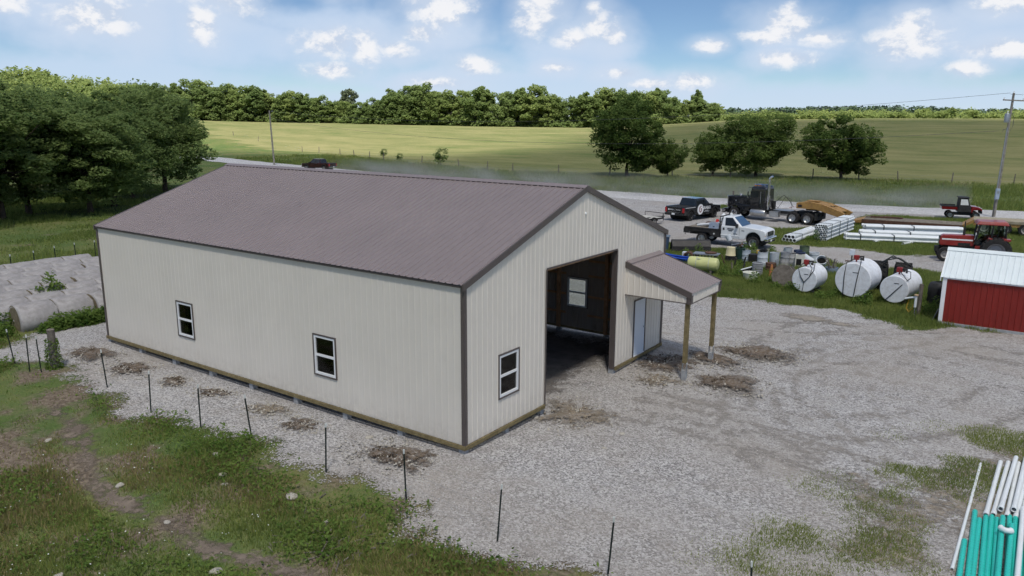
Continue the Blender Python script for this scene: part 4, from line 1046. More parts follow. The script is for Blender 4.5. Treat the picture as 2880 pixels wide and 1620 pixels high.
# grass islands of the yard
def isle(p, pad=0.25): return lambda X, Y: np.clip(sdf(p, X, Y) * 1.6 + pad + (fbm(X * .9, Y * .9, 3, 4) - 0.5) * -2.2, 0, 1)
for nm, poly, box, n, seed, lab in (('grass', JUNK, (-13, 16, 21, 39), 230000, 81, 'green grass under the junk and fuel tanks'), ('grass', PIPES, (-9, 16, 41, 70), 150000, 82, 'grass strip under the white pipe bundles'), ('grass', TUFT, (-19, -11, 60, 66), 16000, 83, 'grass tuft round the wooden post by the road')):
    Vv, Ff = blades(isle(poly), *box, n, 0.10, 0.30, 0.017, seed, 0.7)
    tag(obj(nm, np_mesh(nm, Vv, Ff, M_GRASS)), lab, 'grass', kind='stuff')
def verge(X, Y):
    f = road_far(X); return np.clip((Y - f) * 1.2, 0, 1) * np.clip((fence_y(X) + 2 - Y) * 0.6, 0, 1) * np.clip((fbm(X * .3, Y * .3, 19, 4) - .3) * 3, 0.15, 1)
Vv, Ff = blades(verge, -130, 40, 68, 128, 260000, 0.25, 0.75, 0.045, 91, 0.8)
tag(obj('roadside_grass', np_mesh('roadside_grass', Vv, Ff, M_GRASS)), 'tall green ditch grass between the road and the field fence', 'grass', kind='stuff')
Vv, Ff = blades(lambda X, Y: verge(X, Y) * np.clip((fbm(X * .2, Y * .2, 29, 3) - .5) * 6, 0, 1), -130, 40, 68, 128, 90000, 0.4, 0.95, 0.035, 92, 0.8)
tag(obj('roadside_dry_grass', np_mesh('roadside_dry_grass', Vv, Ff, M_DRY)), 'straw-coloured seed grass in the road ditch', 'grass', kind='stuff')
Vv, Ff = blades(lambda X, Y: np.clip((-21.8 - X) * .5, 0, 1) * np.clip((fbm(X * .25, Y * .25, 39, 4) - .36) * 4, 0.1, 1), -85, -22, -16, 45, 240000, 0.12, 0.4, 0.03, 93, 0.8)
tag(obj('pasture_grass', np_mesh('pasture_grass', Vv, Ff, M_GRASS)), 'green pasture grass west of the barn beyond the hay bales', 'grass', kind='stuff')
# weeds round the tanks and the junk
wp = [(0.2, 26.3), (0.9, 26.2), (1.4, 26.0), (2.7, 25.3), (3.1, 25.7), (3.3, 26.2), (4.6, 25.2), (5.0, 25.1), (-1.2, 27.0), (-2.6, 28.2), (-3.3, 28.0), (-0.5, 28.0), (-7.4, 34.2), (-8.1, 33.8), (-3.6, 31.5), (-4.6, 30.4), (-5.6, 38.0), (-5.0, 38.1), (-3.6, 37.9), (-2.6, 45.0), (-3.0, 44.8), (7.4, 24.9), (7.9, 25.4)]
leafy('tall_weeds', 'tall leafy weeds growing among the junk and tanks', 'weeds', wp, 0.34, 0.8, 260, 0.055, M_WEED, 15, 0.3)
# --- the cloud overhead whose shadow lies on the yard
def shade_cloud():
    m, n, l, b = nodes_mat('cloud_vapour'); n.remove(b)
    df = n.new('ShaderNodeBsdfDiffuse'); df.inputs[0].default_value = (0.9, 0.9, 0.92, 1)
    tl = n.new('ShaderNodeBsdfTranslucent'); tl.inputs[0].default_value = (0.9, 0.9, 0.92, 1)
    tp = n.new('ShaderNodeBsdfTransparent')
    a = n.new('ShaderNodeMixShader'); a.inputs[0].default_value = 0.6; l.new(df.outputs[0], a.inputs[1]); l.new(tl.outputs[0], a.inputs[2])
    f = n.new('ShaderNodeAttribute'); f.attribute_name = 'edge'; f = f.outputs['Fac']
    mx = n.new('ShaderNodeMixShader'); l.new(f, mx.inputs[0]); l.new(tp.outputs[0], mx.inputs[1]); l.new(a.outputs[0], mx.inputs[2])
    l.new(mx.outputs[0], n['Material Output'].inputs[0])
    ALT = 260.0
    off = SDIR / SDIR.z * ALT
    # outline on the ground that the shadow covers
    OUT = [polar(a_, r_) for a_, r_ in ((-75, 120), (-50, 160), (-36, 195), (-22, 222), (-14, 196), (-8, 182), (-3, 190), (2, 206), (6, 245), (9, 288), (16, 296), (30, 296), (50, 270), (75, 200), (110, 130), (180, 100), (-130, 100))]
    X, Y = np.meshgrid(np.linspace(-260, 330, 110), np.linspace(-180, 330, 96), indexing='ij')
    D = sdf(OUT, X, Y)
    e = np.clip((np.clip(D / 22, -0.8, 1.0) * 0.5 + 0.55 * fbm(X / 45, Y / 45, 14, 4) - 0.25) / 0.37, 0, 1) * 0.47      # how much vapour the light crosses
    th = np.sqrt(np.clip(D + 20, 0, 90)) * 4
    Zt = ALT + th + (fbm(X / 40, Y / 40, 2, 4) - .5) * 40 * np.clip(D / 40, 0, 1); Zb = ALT - th * 0.25
    nx, ny = X.shape; I = np.arange(nx * ny).reshape(nx, ny)
    q = np.stack([I[:-1, :-1], I[1:, :-1], I[1:, 1:], I[:-1, 1:]], -1).reshape(-1, 4); q = q[(D.ravel()[q] > -20).any(1)]
    Vt = np.stack([X + off.x, Y + off.y, Zt], -1).reshape(-1, 3); Vb = np.stack([X + off.x, Y + off.y, Zb], -1).reshape(-1, 3)
    V_ = np.concatenate([Vt, Vb]); F_ = np.concatenate([q, q[:, ::-1] + len(Vt)])
    me = np_mesh('cloud', V_, F_, m, True)
    at = me.attributes.new('edge', 'FLOAT', 'POINT'); at.data.foreach_set('value', np.tile(e.ravel(), 2).astype(np.float32))
    return tag(obj('cloud', me), kind='structure')
shade_cloud()
# ================================================================== fences, poles, bales, piles
M_TPOST = mat('green_steel_post', (0.020, 0.032, 0.028), 0.6, 0.2, var=0.2)
M_TTIP = mat('white_post_tip', (0.62, 0.64, 0.62), 0.6, var=0.1)
M_OLDWOOD = mat('weathered_wood', (0.17, 0.15, 0.13), 0.95, var=0.35, scale=7, bump=0.6, bscale=25, spec=0.1)
M_POLE = mat('grey_pole_wood', (0.26, 0.24, 0.215), 0.95, var=0.3, scale=3, bump=0.4, bscale=20, spec=0.1)
M_WIRE = mat('fence_wire', (0.30, 0.30, 0.31), 0.5, 0.8, var=0.1)
M_CABLE = mat('power_cable', (0.10, 0.10, 0.105), 0.6, 0.3, var=0.1)
def tpost(h):
    mb = MB(); mb.box((0, 0, h / 2 - .1), (0.035, 0.008, h)); mb.box((0, -0.016, h / 2 - .1), (0.008, 0.03, h))
    for k in range(10): mb.box((0, -0.031, 0.15 + k * (h - .4) / 10), (0.012, 0.008, 0.02))
    a = mb.mesh('stake', M_TPOST)
    mb = MB(); mb.box((0, 0, h - .055 - .1), (0.038, 0.011, 0.112)); mb.box((0, -0.0165, h - .055 - .1), (0.011, 0.034, 0.112))
    return a, mb.mesh('tip', M_TTIP)
TP = tpost(1.45)
tps = [(-13.17, -2.75, 'first steel fence post right of the ivy-covered wood post'), (-9.83, -3.15, 'second steel fence post along the gravel, counted from the ivy-covered wood post'), (-7.59, -2.92, 'third steel fence post along the gravel, below the left wall window'), (-5.69, -2.55, 'fourth steel fence post along the gravel, standing in a weed clump'),
       (-2.31, -2.80, 'fifth steel fence post along the gravel, below the middle of the long wall'), (0.43, -2.75, 'steel fence post in front of the near barn corner'), (3.24, -2.92, 'steel fence post second from the right end of the fence'), (5.77, -2.62, 'last steel fence post at the bottom edge of the picture'),
       (-18.4, -3.43, 'steel fence post farthest left of the ivy-covered wood post'), (-17.05, -3.5, 'middle one of three steel posts left of the ivy-covered wood post'), (-16.67, -3.28, 'steel post right beside the ivy-covered wood post'), (8.66, -2.67, 'stub of a steel post at the bottom right of the fence line')]
for i, (x, y, lab) in enumerate(tps):
    t = thing('steel_fence_post', lab, 'fence post', (x, y, hz(x, y)), [4, -7, 11, 3, -5, 8][i % 6], 'steel posts of the near fence')
    t.rotation_euler[0] = R([2, -3, 1, 4, -2][i % 5]); t.rotation_euler[1] = R([-3, -2, 2, -3, 1, 0, 3, 5][i % 8])
    obj('stake', TP[0], t); obj('tip', TP[1], t)
for i, (x, y) in enumerate([(-35.0, 3.4), (-35.2, 4.7), (-36.0, 6.2), (-36.3, 7.5), (-36.3, 8.7)]):
    t = thing('steel_fence_post', 'white-tipped steel post behind the hay bales, %s from the left' % ['first', 'second', 'third', 'fourth', 'fifth'][i], 'fence post', (x, y, hz(x, y)), 30, 'steel posts behind the bales')
    t.scale = (1.3, 1.3, 1.05); obj('stake', TP[0], t); obj('tip', TP[1], t)
for zz, lab in ((0.45, 'lowest'), (0.8, 'middle'), (1.15, 'top')):
    mb = MB(); pts = sorted([(x, y) for x, y, _ in tps if -17 < x < 6])
    mb.tube([(x, y - .03, hz(x, y) + zz) for x, y in pts], 0.0028, 4)
    tag(mb.build('fence_wire', M_WIRE), '%s strand of thin wire on the near steel-post fence' % lab, 'wire', 'near fence wires')
t = thing('corner_post', 'thick weathered wood post with ivy climbing up it', 'fence post', (-16.75, -2.8, hz(-16.75, -2.8)))
mb = MB(); mb.tube([(0, 0, -.2), (.02, 0, .5), (.0, .02, 1.0), (.03, 0, 1.45)], [.15, .14, .135, .13], 10); mb.build('post', M_OLDWOOD, t, 40)
rng = np.random.default_rng(3); n = 900; a = rng.uniform(0, 6.28, n); z = rng.uniform(0, 1, n) ** 1.7 * 1.1
rr = 0.17 + rng.uniform(0, .14, n) * (1 - z * .6)
Vv, Ff = leaf_quads(np.stack([np.cos(a) * rr, np.sin(a) * rr, z], 1), 0.045, rng, 0.2); obj('ivy', np_mesh('ivy', Vv, Ff, M_WEED), t)
# field fence
FP = MB().tube([(0, 0, -.2), (.02, 0, 0.7), (.05, .01, 1.35)], [.07, .065, .06], 7).mesh('field_fence_post', M_OLDWOOD)
fps = [(-218, 147.5), (-195, 140), (-151, 120.5), (-141, 117.4), (-127, 111.6), (-118, 107.6), (-110, 104.4), (-102.7, 101.2), (-89.7, 98.3), (-77.9, 95.2), (-70, 93.2), (-63.4, 91.5), (-55.4, 93.2), (-47.7, 96.1), (-38.0, 98.6), (-30.5, 103.4), (-19.8, 109.6), (-13.5, 111.2), (-8.3, 112.4), (-1.5, 113.8), (6, 115.3)]
words = ['farthest left', 'second from the left', 'third from the left', 'fourth from the left', 'fifth from the left', 'sixth from the left', 'seventh from the left', 'behind the dark red pickup', 'ninth from the left', 'left of the thin sapling', 'right of the thin sapling', 'just right of the sapling and the barn ridge', 'left of the tallest roadside tree', 'under the left limbs of the tallest roadside tree', 'right of the small leaning tree', 'between the leaning tree and the broad tree', 'between the broad tree and the last tree', 'under the last roadside tree', 'right of the last roadside tree', 'dark one left of the utility pole', 'leaning one beside the utility pole']
for i, (x, y) in enumerate(fps):
    o = obj('field_fence_post', FP); o.location = (x, y, hz(x, y)); o.rotation_euler = (R([3, -4, 2, 6, -3][i % 5]), R([-2, 5, -6, 1][i % 4]), i)
    o.scale = (1.3, 1.3, 1.15)
    tag(o, 'old wood post of the field fence, ' + words[i], 'fence post', 'posts of the field fence')
mb = MB()
for zz in (0.5, 1.0): mb.tube([(x, y, hz(x, y) + zz) for x, y in fps], 0.006, 4)
tag(mb.build('field_fence_wire', M_WIRE), 'thin wire strands of the field fence beyond the road', 'wire')
o = MB().tube([(0, 0, -.3), (0, 0, 1.75)], [.10, .09], 8).build('wood_post', M_OLDWOOD); o.location = (-15.6, 63.3, hz(-15.6, 63.3)); tag(o, 'lone wood post in a grass tuft between black pickup and semi truck', 'post')
# utility poles
def pole_right():
    x, y = 6.9, 71.0
    t = thing('utility_pole', 'tall grey utility pole with transformer and meter box behind the red tractor', 'utility pole', (x, y, hz(x, y)))
    t.rotation_euler = (R(-1.0), R(2.2), R(35))
    MB().tube([(0, 0, -.5), (0, 0, 6), (0, 0, 11.4)], [.16, .13, .10], 10).build('pole', M_POLE, t, 60)
    MB().box((0, -0.12, 10.75), (1.9, 0.09, 0.11)).build('crossarm', M_POLE, t)
    for xx in (-0.88, 0.0, 0.88):
        mb = MB(); mb.lathe([(0, 0), (.05, .0), (.06, .06), (.03, .1), (.05, .16), (0, .2)], 8, T(xx, -0.12 if xx else 0, 10.8 if xx else 11.4)); mb.build('insulator', M_WHITE, t)
    mb = MB(); mb.lathe([(0, 0), (.21, 0), (.22, .05), (.22, .75), (.18, .82), (0, .84)], 14, T(-.32, -.1, 8.75)); tr = mb.build('transformer', M_GALV, t, 40)
    MB().lathe([(0, 0), (.04, 0), (.05, .12), (.02, .2), (0, .2)], 8, T(-.32, -.1, 9.6)).build('bushing', M_WHITE, tr)
    MB().tube([(-.15, -.1, 1.6), (-.13, -.1, 8.3)], .045, 8).build('conduit', M_GALV, t)
    m_ = MB().box((-.12, -.22, 2.2), (.36, .18, 1.0)).build('meter_box', mat('pale_blue_box', (0.40, 0.47, 0.58), 0.5, 0.2), t, bevel=.02)
    MB().box((-.12, -.325, 2.35), (.2, .03, .25)).build('meter_dial', M_GALV, m_)
    MB().tube([(-.12, -.1, 0), (-.12, -.1, 1.7)], .035, 8).build('conduit', M_CABLE, t)
    MB().tube([(.14, -.1, 8.0), (.35, -.1, 8.5), (.32, -.1, 9.2), (.1, -.1, 9.6)], .02, 6).build('cable_loop', M_CABLE, t)
    MB().tube([(-.14, -.1, 8.2), (-.5, -.1, 8.1), (-.5, -.1, 7.9)], .03, 6).build('service_head', M_CABLE, t)
    return (x, y)
pole_right()
t = thing('utility_pole', 'thin wood utility pole by the road beyond the far end of the barn roof', 'utility pole', (-108.5, 78.5, hz(-108.5, 78.5)))
t.rotation_euler = (0, R(-3.0), 0)
MB().tube([(0, 0, -.5), (0, 0, 9.9)], [.17, .12], 8).build('pole', M_POLE, t, 60); MB().box((0, 0, 9.2), (0.12, 0.5, 0.1)).build('bracket', M_POLE, t)
def line(a, b, sag, lab, r=0.014):
    pts = []
    for i in range(25):
        f = i / 24; pts.append((a[0] + (b[0] - a[0]) * f, a[1] + (b[1] - a[1]) * f, a[2] + (b[2] - a[2]) * f - sag * 4 * f * (1 - f)))
    tag(MB().tube(pts, r, 4).build('power_line', M_CABLE), lab, 'power line', 'overhead lines')
line((6.9, 71, 11.4), (-108.8, 78.4, 9.9), 2.2, 'upper overhead line from the utility pole across the roadside trees')
line((6.4, 70.8, 8.0), (-108.8, 78.4, 8.6), 2.6, 'lower overhead line sagging across the roadside trees')
line((6.9, 71, 11.3), (90, 118, 11.6), 1.5, 'overhead line leaving the utility pole to the right')
# hay bales
M_BALE = mat('net_wrapped_hay', (0.33, 0.315, 0.315), 0.9, var=0.28, scale=1.6, bump=0.7, bscale=35, spec=0.15, dirt=(0.16, 0.14, 0.12), dirt_amt=0.55)
M_BALEND = mat('hay_end', (0.20, 0.165, 0.11), 0.95, var=0.35, scale=5, bump=0.8, bscale=30, spec=0.1)
bms = []
for i in range(3):
    rng = np.random.default_rng(100 + i); mb = MB(); prof = [(0.69, -0.76), (0.755, -0.70), (0.77, -0.3), (0.765, 0.2), (0.755, 0.70), (0.69, 0.76)]
    mb.lathe(prof, 26, Matrix.Rotation(math.pi / 2, 4, 'X'))
    vv = np.array(mb.v); vv[:, 2] = np.where(vv[:, 2] < -.55, -.55 + (vv[:, 2] + .55) * .35, vv[:, 2])
    vv += (rng.normal(size=vv.shape)) * .012; vv[:, 0] *= 1.13; vv[:, 2] *= .94; mb.v = [tuple(p) for p in vv]
    body = mb.mesh('net_wrap', M_BALE, 50)
    e = MB(); 
    e.lathe([(0, 0), (.3, .015), (.66, 0)], 20, T(0, -.765, 0.04) @ Matrix.Rotation(math.pi / 2, 4, 'X'))
    bms.append((body, e.mesh('hay_end', M_BALEND, 60)))
rng = np.random.default_rng(8); nb = 0
for r_ in range(8):
    x = -23.4 - 1.52 * r_; y = [-0.5, -0.9, -0.2, -0.6, 0.2, -0.1, 0.6, 0.3][r_]
    for k in range([4, 4, 5, 5, 5, 5, 5, 5][r_]):
        if r_ == 1 and k == 5: continue
        t = thing('hay_bale', 'grey net-wrapped round hay bale, %s of the %s row from the gravel' % (['first', 'second', 'third', 'fourth', 'fifth'][k], ['front', 'second', 'third', 'fourth', 'fifth', 'sixth', 'seventh', 'back'][r_]), 'hay bale', (x + rng.normal() * .07, y, hz(x, y) + .34), rng.normal() * 3, 'round hay bales west of the barn')
        i = int(rng.integers(0, 3)); obj('net_wrap', bms[i][0], t); obj('hay_end', bms[i][1], t)
        y += 1.5 + rng.uniform(0, .05)
# dirt piles from the post holes
M_CLOD = mat('dirt_clod', (0.085, 0.066, 0.05), .95, var=.4, scale=6, spec=.1); M_CLOD2 = mat('tan_clod', (0.24, 0.20, 0.15), .95, var=.4, scale=6, spec=.1)
def dirt_pile(x, y, rx, ry, h, seed, lab, m=M_DIRT, stones=60):
    rng = np.random.default_rng(seed); n, k = 72, 9
    t = thing('dirt_pile', lab, 'dirt pile', (x, y, hz(x, y) + 0.015), float(rng.uniform(-20, 20)), 'spoil piles round the barn posts')
    V_ = [(0, 0, h)]; F_ = []
    for j in range(1, k + 1):
        f = j / k
        for i in range(n):
            a = 2 * math.pi * i / n
            e = 1 + 0.5 * (float(fbm(math.cos(a) * 2.6 + seed, math.sin(a) * 2.6, seed, 5)) - .5) * 3.4
            z = h * (1 - f ** 1.3) * (0.5 + 1.0 * float(vnoise(math.cos(a) * f * 4 + seed, math.sin(a) * f * 4, seed))) - (0.03 if j == k else 0)
            V_.append((math.cos(a) * rx * f * e, math.sin(a) * ry * f * e, max(z, -0.03)))
    for i in range(n): F_.append((0, 1 + i, 1 + (i + 1) % n))
    for j in range(k - 1):
        for i in range(n): F_.append((1 + j * n + i, 1 + (j + 1) * n + i, 1 + (j + 1) * n + (i + 1) % n, 1 + j * n + (i + 1) % n))
    so = MB().add(V_, F_).build('soil', m, t, 80)
    ed = np.array([1.0] + [1 - j / k for j in range(1, k + 1) for i in range(n)], np.float32)
    at = so.data.attributes.new('edge', 'FLOAT', 'POINT'); at.data.foreach_set('value', ed)
    V2, F2 = [], []
    for i in range(stones):
        a = rng.uniform(0, 6.28); f = rng.uniform(0, 1.5) ** .7; s = rng.uniform(.012, .05); c = np.array([math.cos(a) * rx * f, math.sin(a) * ry * f, h * max(0, 1 - f) * .7 + s * .3])
        q = rng.normal(size=(6, 3)) * .25 + np.array([(1, 0, 0), (-1, 0, 0), (0, 1, 0), (0, -1, 0), (0, 0, .7), (0, 0, -.7)]); o = len(V2)
        V2 += (c + q * s).tolist(); F2 += [(o + a_, o + b_, o + c_) for a_, b_, c_ in ((0, 2, 4), (2, 1, 4), (1, 3, 4), (3, 0, 4), (2, 0, 5), (1, 2, 5), (3, 1, 5), (0, 3, 5))]
    st = obj('pebbles', np_mesh('pebbles', V2, F2, M_STONE), t); st['kind'] = 'stuff'
    V2, F2 = [], []
    for i in range(stones // 4):
        a = rng.uniform(0, 6.28); f = rng.uniform(0, 1.1) ** .75; s = rng.uniform(.02, .085) * (1.2 - f); c = np.array([math.cos(a) * rx * f, math.sin(a) * ry * f, h * max(0, 1 - f) * .75 + s * .2])
        q = rng.normal(size=(6, 3)) * .22 + np.array([(1, 0, 0), (-1, 0, 0), (0, 1, 0), (0, -1, 0), (0, 0, .8), (0, 0, -.7)]); o = len(V2)
        V2 += (c + q * s).tolist(); F2 += [(o + a_, o + b_, o + c_) for a_, b_, c_ in ((0, 2, 4), (2, 1, 4), (1, 3, 4), (3, 0, 4), (2, 0, 5), (1, 2, 5), (3, 1, 5), (0, 3, 5))]
    st = obj('clods', np_mesh('clods', V2, F2, M_CLOD if m is M_DIRT else M_CLOD2), t); st['kind'] = 'stuff'
for i, (x, y, rx, ry, h, lab, m_) in enumerate([
    (-17.2, -1.25, .95, .55, .16, 'dark dirt pile near the far left barn corner', M_DIRT), (-14.4, -1.3, .8, .6, .12, 'dark dirt pile below the left barn window', M_DIRT), (-11.9, -1.1, .5, .35, .08, 'small dirt pile second from the left window', M_DIRT),
    (-9.8, -1.0, .55, .35, .07, 'small scatter of soil under the middle of the long wall', M_DIRT), (-7.1, -0.95, .7, .4, .08, 'stony soil patch left of the right wall window', M_DIRT2), (-5.3, -1.1, .5, .4, .08, 'small brown dirt pile below the right wall window', M_DIRT), (-1.35, -1.15, 1.05, .62, .14, 'stony dirt pile beside the near barn corner', M_DIRT),
    (0.75, 4.35, .95, 1.0, .10, 'tan stony dirt spread beside the big door', M_DIRT2), (3.55, 9.65, .95, .75, .16, 'dark dirt pile in front of the near porch post', M_DIRT), (3.15, 13.7, 1.25, .85, .20, 'dark dirt pile behind the far porch post', M_DIRT), (2.3, 11.9, .95, .6, .14, 'dirt heaped at the foot of the far porch post', M_DIRT), (1.1, 10.6, .9, 1.0, .06, 'dark dirt under the porch', M_DIRT), (1.6, 8.6, .7, .6, .05, 'tan soil between the big door and the porch', M_DIRT2)]):  # low spread under the porch has the same brown as the dark piles
    dirt_pile(x, y, rx * 1.4, ry * 1.35, h * 1.15, i + 1, lab, m_, int(230 * rx / .7))
for i, (x, y, rx, ry) in enumerate([(3.25, 21.0, 1.15, .7), (4.7, 20.75, .8, .4)]):
    sheet('bare_patch', lambda X, Y, x=x, y=y, rx=rx, ry=ry: 1.2 - np.hypot((X - x) / rx, (Y - y) / ry) + (fbm(X * 2, Y * 2, 6, 3) - .5) * .6, x - 2, x + 2, y - 2, y + 2, .12, .04, MATS.get('damp_ground') or soften(mat('damp_ground', (0.27, 0.24, 0.205), .95, var=.2, scale=5, bump=.4), .9, 'noise', 3.0, 1.5))
# loose rocks
rk = []
for i in range(4):
    bm = bmesh.new(); bmesh.ops.create_icosphere(bm, subdivisions=2, radius=1); rng = np.random.default_rng(200 + i)
    for v in bm.verts:
        d = v.co.normalized(); v.co = d * (0.8 + .35 * float(vnoise(d.x * 2 + i * 7 + 20, d.y * 2 + d.z * 1.7 + 20, i))); v.co.z *= .55
    me = bpy.data.meshes.new('rock'); bm.to_mesh(me); bm.free(); me.materials.append(M_STONE); rk.append(me)
rocks = [(-1.99, -4.15, .17, 'largest pale rock in the grass below the long wall'), (-3.49, -8.9, .15, 'pale rock at the bottom left corner of the pasture'), (-0.46, -4.44, .09, 'small pale rock right of the largest pale rock'), (-5.54, -3.8, .13, 'flat tan rock at the gravel edge near the fourth fence post'), (-6.16, -6.14, .12, 'tan flat stone lying on the trodden track'), (-3.94, -4.66, .09, 'small pale stone above the largest pale rock'),
         (-4.37, -4.42, .14, 'pale rock in the middle of the pasture near the fence weeds'), (1.62, 4.4, .16, 'tan rock beside the big door opening'), (2.69, 3.88, .10, 'small tan stone on the gravel in front of the big door'), (2.75, 2.72, .08, 'tiny tan stone on open gravel right of the barn corner'), (-0.02, 3.45, .13, 'brown rock against the gable skirt board'), (-2.98, -0.62, .12, 'pale rock close to the long wall near the corner'), (-3.54, -6.45, .09, 'pale stone on the lower part of the trodden track'),
         (-10.46, -5.89, .12, 'pale stone in dry grass at the far left of the pasture'), (-0.94, -6.97, .14, 'pale rock near the bottom edge left of the middle'), (2.3, 9.2, .13, 'tan flat rock between big door and porch post'), (0.9, 9.9, .10, 'tan stone under the porch near the white door')]
for i, (x, y, s, lab) in enumerate(rocks):
    o = obj('rock', rk[i % 4]); o.location = (x, y, hz(x, y) + s * .25); o.scale = (s, s * .8, s * .8); o.rotation_euler = (0, 0, i * 2.1); tag(o, lab, 'rock', 'loose pale rocks')
# ================================================================== vehicles (local x forward, y left, z up)
M_TYRE = mat('tyre_rubber', (0.022, 0.022, 0.023), 0.9, var=0.25, scale=8, bump=0.3, bscale=40, spec=0.15, dirt=(0.10, 0.092, 0.083), dirt_amt=0.55)
M_BLKPAINT = mat('black_paint', (0.012, 0.013, 0.016), 0.16, var=0.2, scale=2, spec=0.5, coat=0.6, dirt=(0.09, 0.085, 0.08), dirt_amt=0.22)
M_BLKPLAS = mat('black_plastic', (0.018, 0.018, 0.019), 0.65, var=0.3, scale=4, dirt=(0.08, 0.075, 0.07), dirt_amt=0.3)
M_WHTPAINT = mat('white_paint', (0.74, 0.76, 0.78), 0.28, var=0.04, scale=2, coat=0.4, dirt=(0.42, 0.38, 0.33), dirt_amt=0.22)
M_REDPAINT = mat('tractor_red', (0.26, 0.022, 0.020), 0.35, var=0.12, scale=2, coat=0.2, dirt=(0.16, 0.10, 0.08), dirt_amt=0.4)
M_DKRED = mat('dark_maroon_paint', (0.030, 0.006, 0.008), 0.18, var=0.1, coat=0.5)
M_YEL = mat('worn_yellow_paint', (0.36, 0.205, 0.06), 0.55, var=0.15, scale=2.5, dirt=(0.14, 0.075, 0.04), dirt_amt=0.75)
M_CHROME = mat('chrome', (0.72, 0.73, 0.75), 0.12, 1.0, var=0.05)
M_ALU = mat('aluminium', (0.50, 0.51, 0.52), 0.32, 0.8, var=0.12, scale=4, dirt=(0.25, 0.23, 0.2), dirt_amt=0.35)
M_RIMDK = mat('dark_rim', (0.028, 0.029, 0.031), 0.4, 0.4, var=0.2, dirt=(0.10, 0.09, 0.085), dirt_amt=0.4)
M_RIMGR = mat('dusty_rim', (0.30, 0.29, 0.27), 0.6, 0.2, var=0.2, scale=6, dirt=(0.16, 0.13, 0.10), dirt_amt=0.5)
M_VGLASS = glass_mat('vehicle_glass', (0.014, 0.017, 0.020), 0.05)
M_BGLASS = glass_mat('blue_windshield', (0.045, 0.085, 0.15), 0.05)
M_TAIL = mat('red_lens', (0.40, 0.02, 0.025), 0.2, var=0.1, coat=0.4)
M_AMBER = mat('amber_lens', (0.62, 0.20, 0.03), 0.2, var=0.1)
M_LENS = mat('clear_lens', (0.66, 0.67, 0.66), 0.15, var=0.1)
M_RUST = mat('rusty_steel', (0.11, 0.055, 0.035), 0.85, 0.1, var=0.4, scale=4, bump=0.3, bscale=25, dirt=(0.05, 0.04, 0.036), dirt_amt=0.6)
M_DKSTEEL = mat('dark_steel', (0.032, 0.031, 0.032), 0.6, 0.3, var=0.3, scale=4, dirt=(0.10, 0.085, 0.07), dirt_amt=0.4)
M_DECK = mat('deck_planks', (0.20, 0.175, 0.145), 0.9, var=0.35, scale=3, bump=0.4, bscale=20, spec=0.1)
M_DECAL = mat('white_decal', (0.80, 0.80, 0.80), 0.35, var=0.02)
M_DECALR = mat('maroon_decal', (0.20, 0.035, 0.03), 0.35, var=0.02)
M_DECALK = mat('dark_decal', (0.03, 0.032, 0.04), 0.4, var=0.02)

def wheel(parent, x, y, r, w, side, rimm=M_RIMDK, rim_r=None, bolts=True, lugs=0, dish=0.3, spokes=0, name='wheel'):
    """side +1 = outer face towards +y"""
    rim_r = rim_r or r * 0.58
    M = T(x, y, r) @ Matrix.Rotation(-side * math.pi / 2, 4, 'X')   # local z -> outward
    mb = MB(); h = w / 2
    mb.lathe([(rim_r, -h * .9), (r * .86, -h), (r * .97, -h * .82), (r, -h * .5), (r, h * .5), (r * .97, h * .82), (r * .86, h), (rim_r, h * .9)], 30, M, True)
    if lugs:
        for k in range(lugs):
            for s in (-1, 1):
                a = 2 * math.pi * (k + (0.5 if s > 0 else 0)) / lugs
                L = Matrix.Rotation(a, 4, 'Z') @ T(r * 1.0, 0, s * h * .45) @ Matrix.Rotation(s * R(32), 4, 'X')
                mb.box((0, 0, 0), (r * .07, r * .07, h * 1.05), M @ L)
    wo = mb.build(name, M_TYRE, parent, 45)
    rb = MB(); d = h * dish
    rb.lathe([(0.0, h * .35), (rim_r * .22, h * .38), (rim_r * .26, d * .2), (rim_r * .72, d * -.1), (rim_r * .88, h * .5), (rim_r * 1.0, h * .86), (rim_r * 1.02, h * .88), (rim_r * 1.02, -h * .85), (rim_r * .6, -h * .8), (0, -h * .8)], 24, M)
    if spokes:
        for k in range(spokes):
            rb.box((rim_r * .55, 0, h * .55), (rim_r * .75, rim_r * .16, h * .3), M @ Matrix.Rotation(2 * math.pi * k / spokes, 4, 'Z'))
    ro = rb.build('rim', rimm, wo, 35)
    if bolts:
        bb = MB()
        for k in range(8):
            a = 2 * math.pi * k / 8; bb.lathe([(rim_r * .085, 0), (rim_r * .085, .012), (0, .014)], 8, M @ T(math.cos(a) * rim_r * .5, math.sin(a) * rim_r * .5, d * .05 + .004))
        b_ = bb.build('hand_holes', M_BLKPLAS, wo); b_['kind'] = 'stuff'
    return wo
def facep(q, u, v, off):
    """bilinear point on quad q pushed out along its normal"""
    a, b, c, d = [Vector(p) for p in q]
    p = a.lerp(b, u).lerp(d.lerp(c, u), v); n = (b - a).cross(d - a).normalized()
    return p + n * off
def fpanel(q, u0, u1, v0, v1, off0, off1, name, m, parent, bevel=0, skew=(0, 0, 0, 0)):
    P = lambda u, v, o: facep(q, u, v, o)
    us = [(u0 + skew[0], v0), (u1 + skew[1], v0), (u1 + skew[2], v1), (u0 + skew[3], v1)]
    return MB().hexa([P(u, v, off0) for u, v in us], [P(u, v, off1) for u, v in us]).build(name, m, parent, bevel=bevel)
def arch(cx, r, z0, n=9, a0=0, a1=180):
    return [(cx + r * math.cos(R(a0 + (a1 - a0) * i / n)), z0 + r * math.sin(R(a0 + (a1 - a0) * i / n))) for i in range(n + 1)]
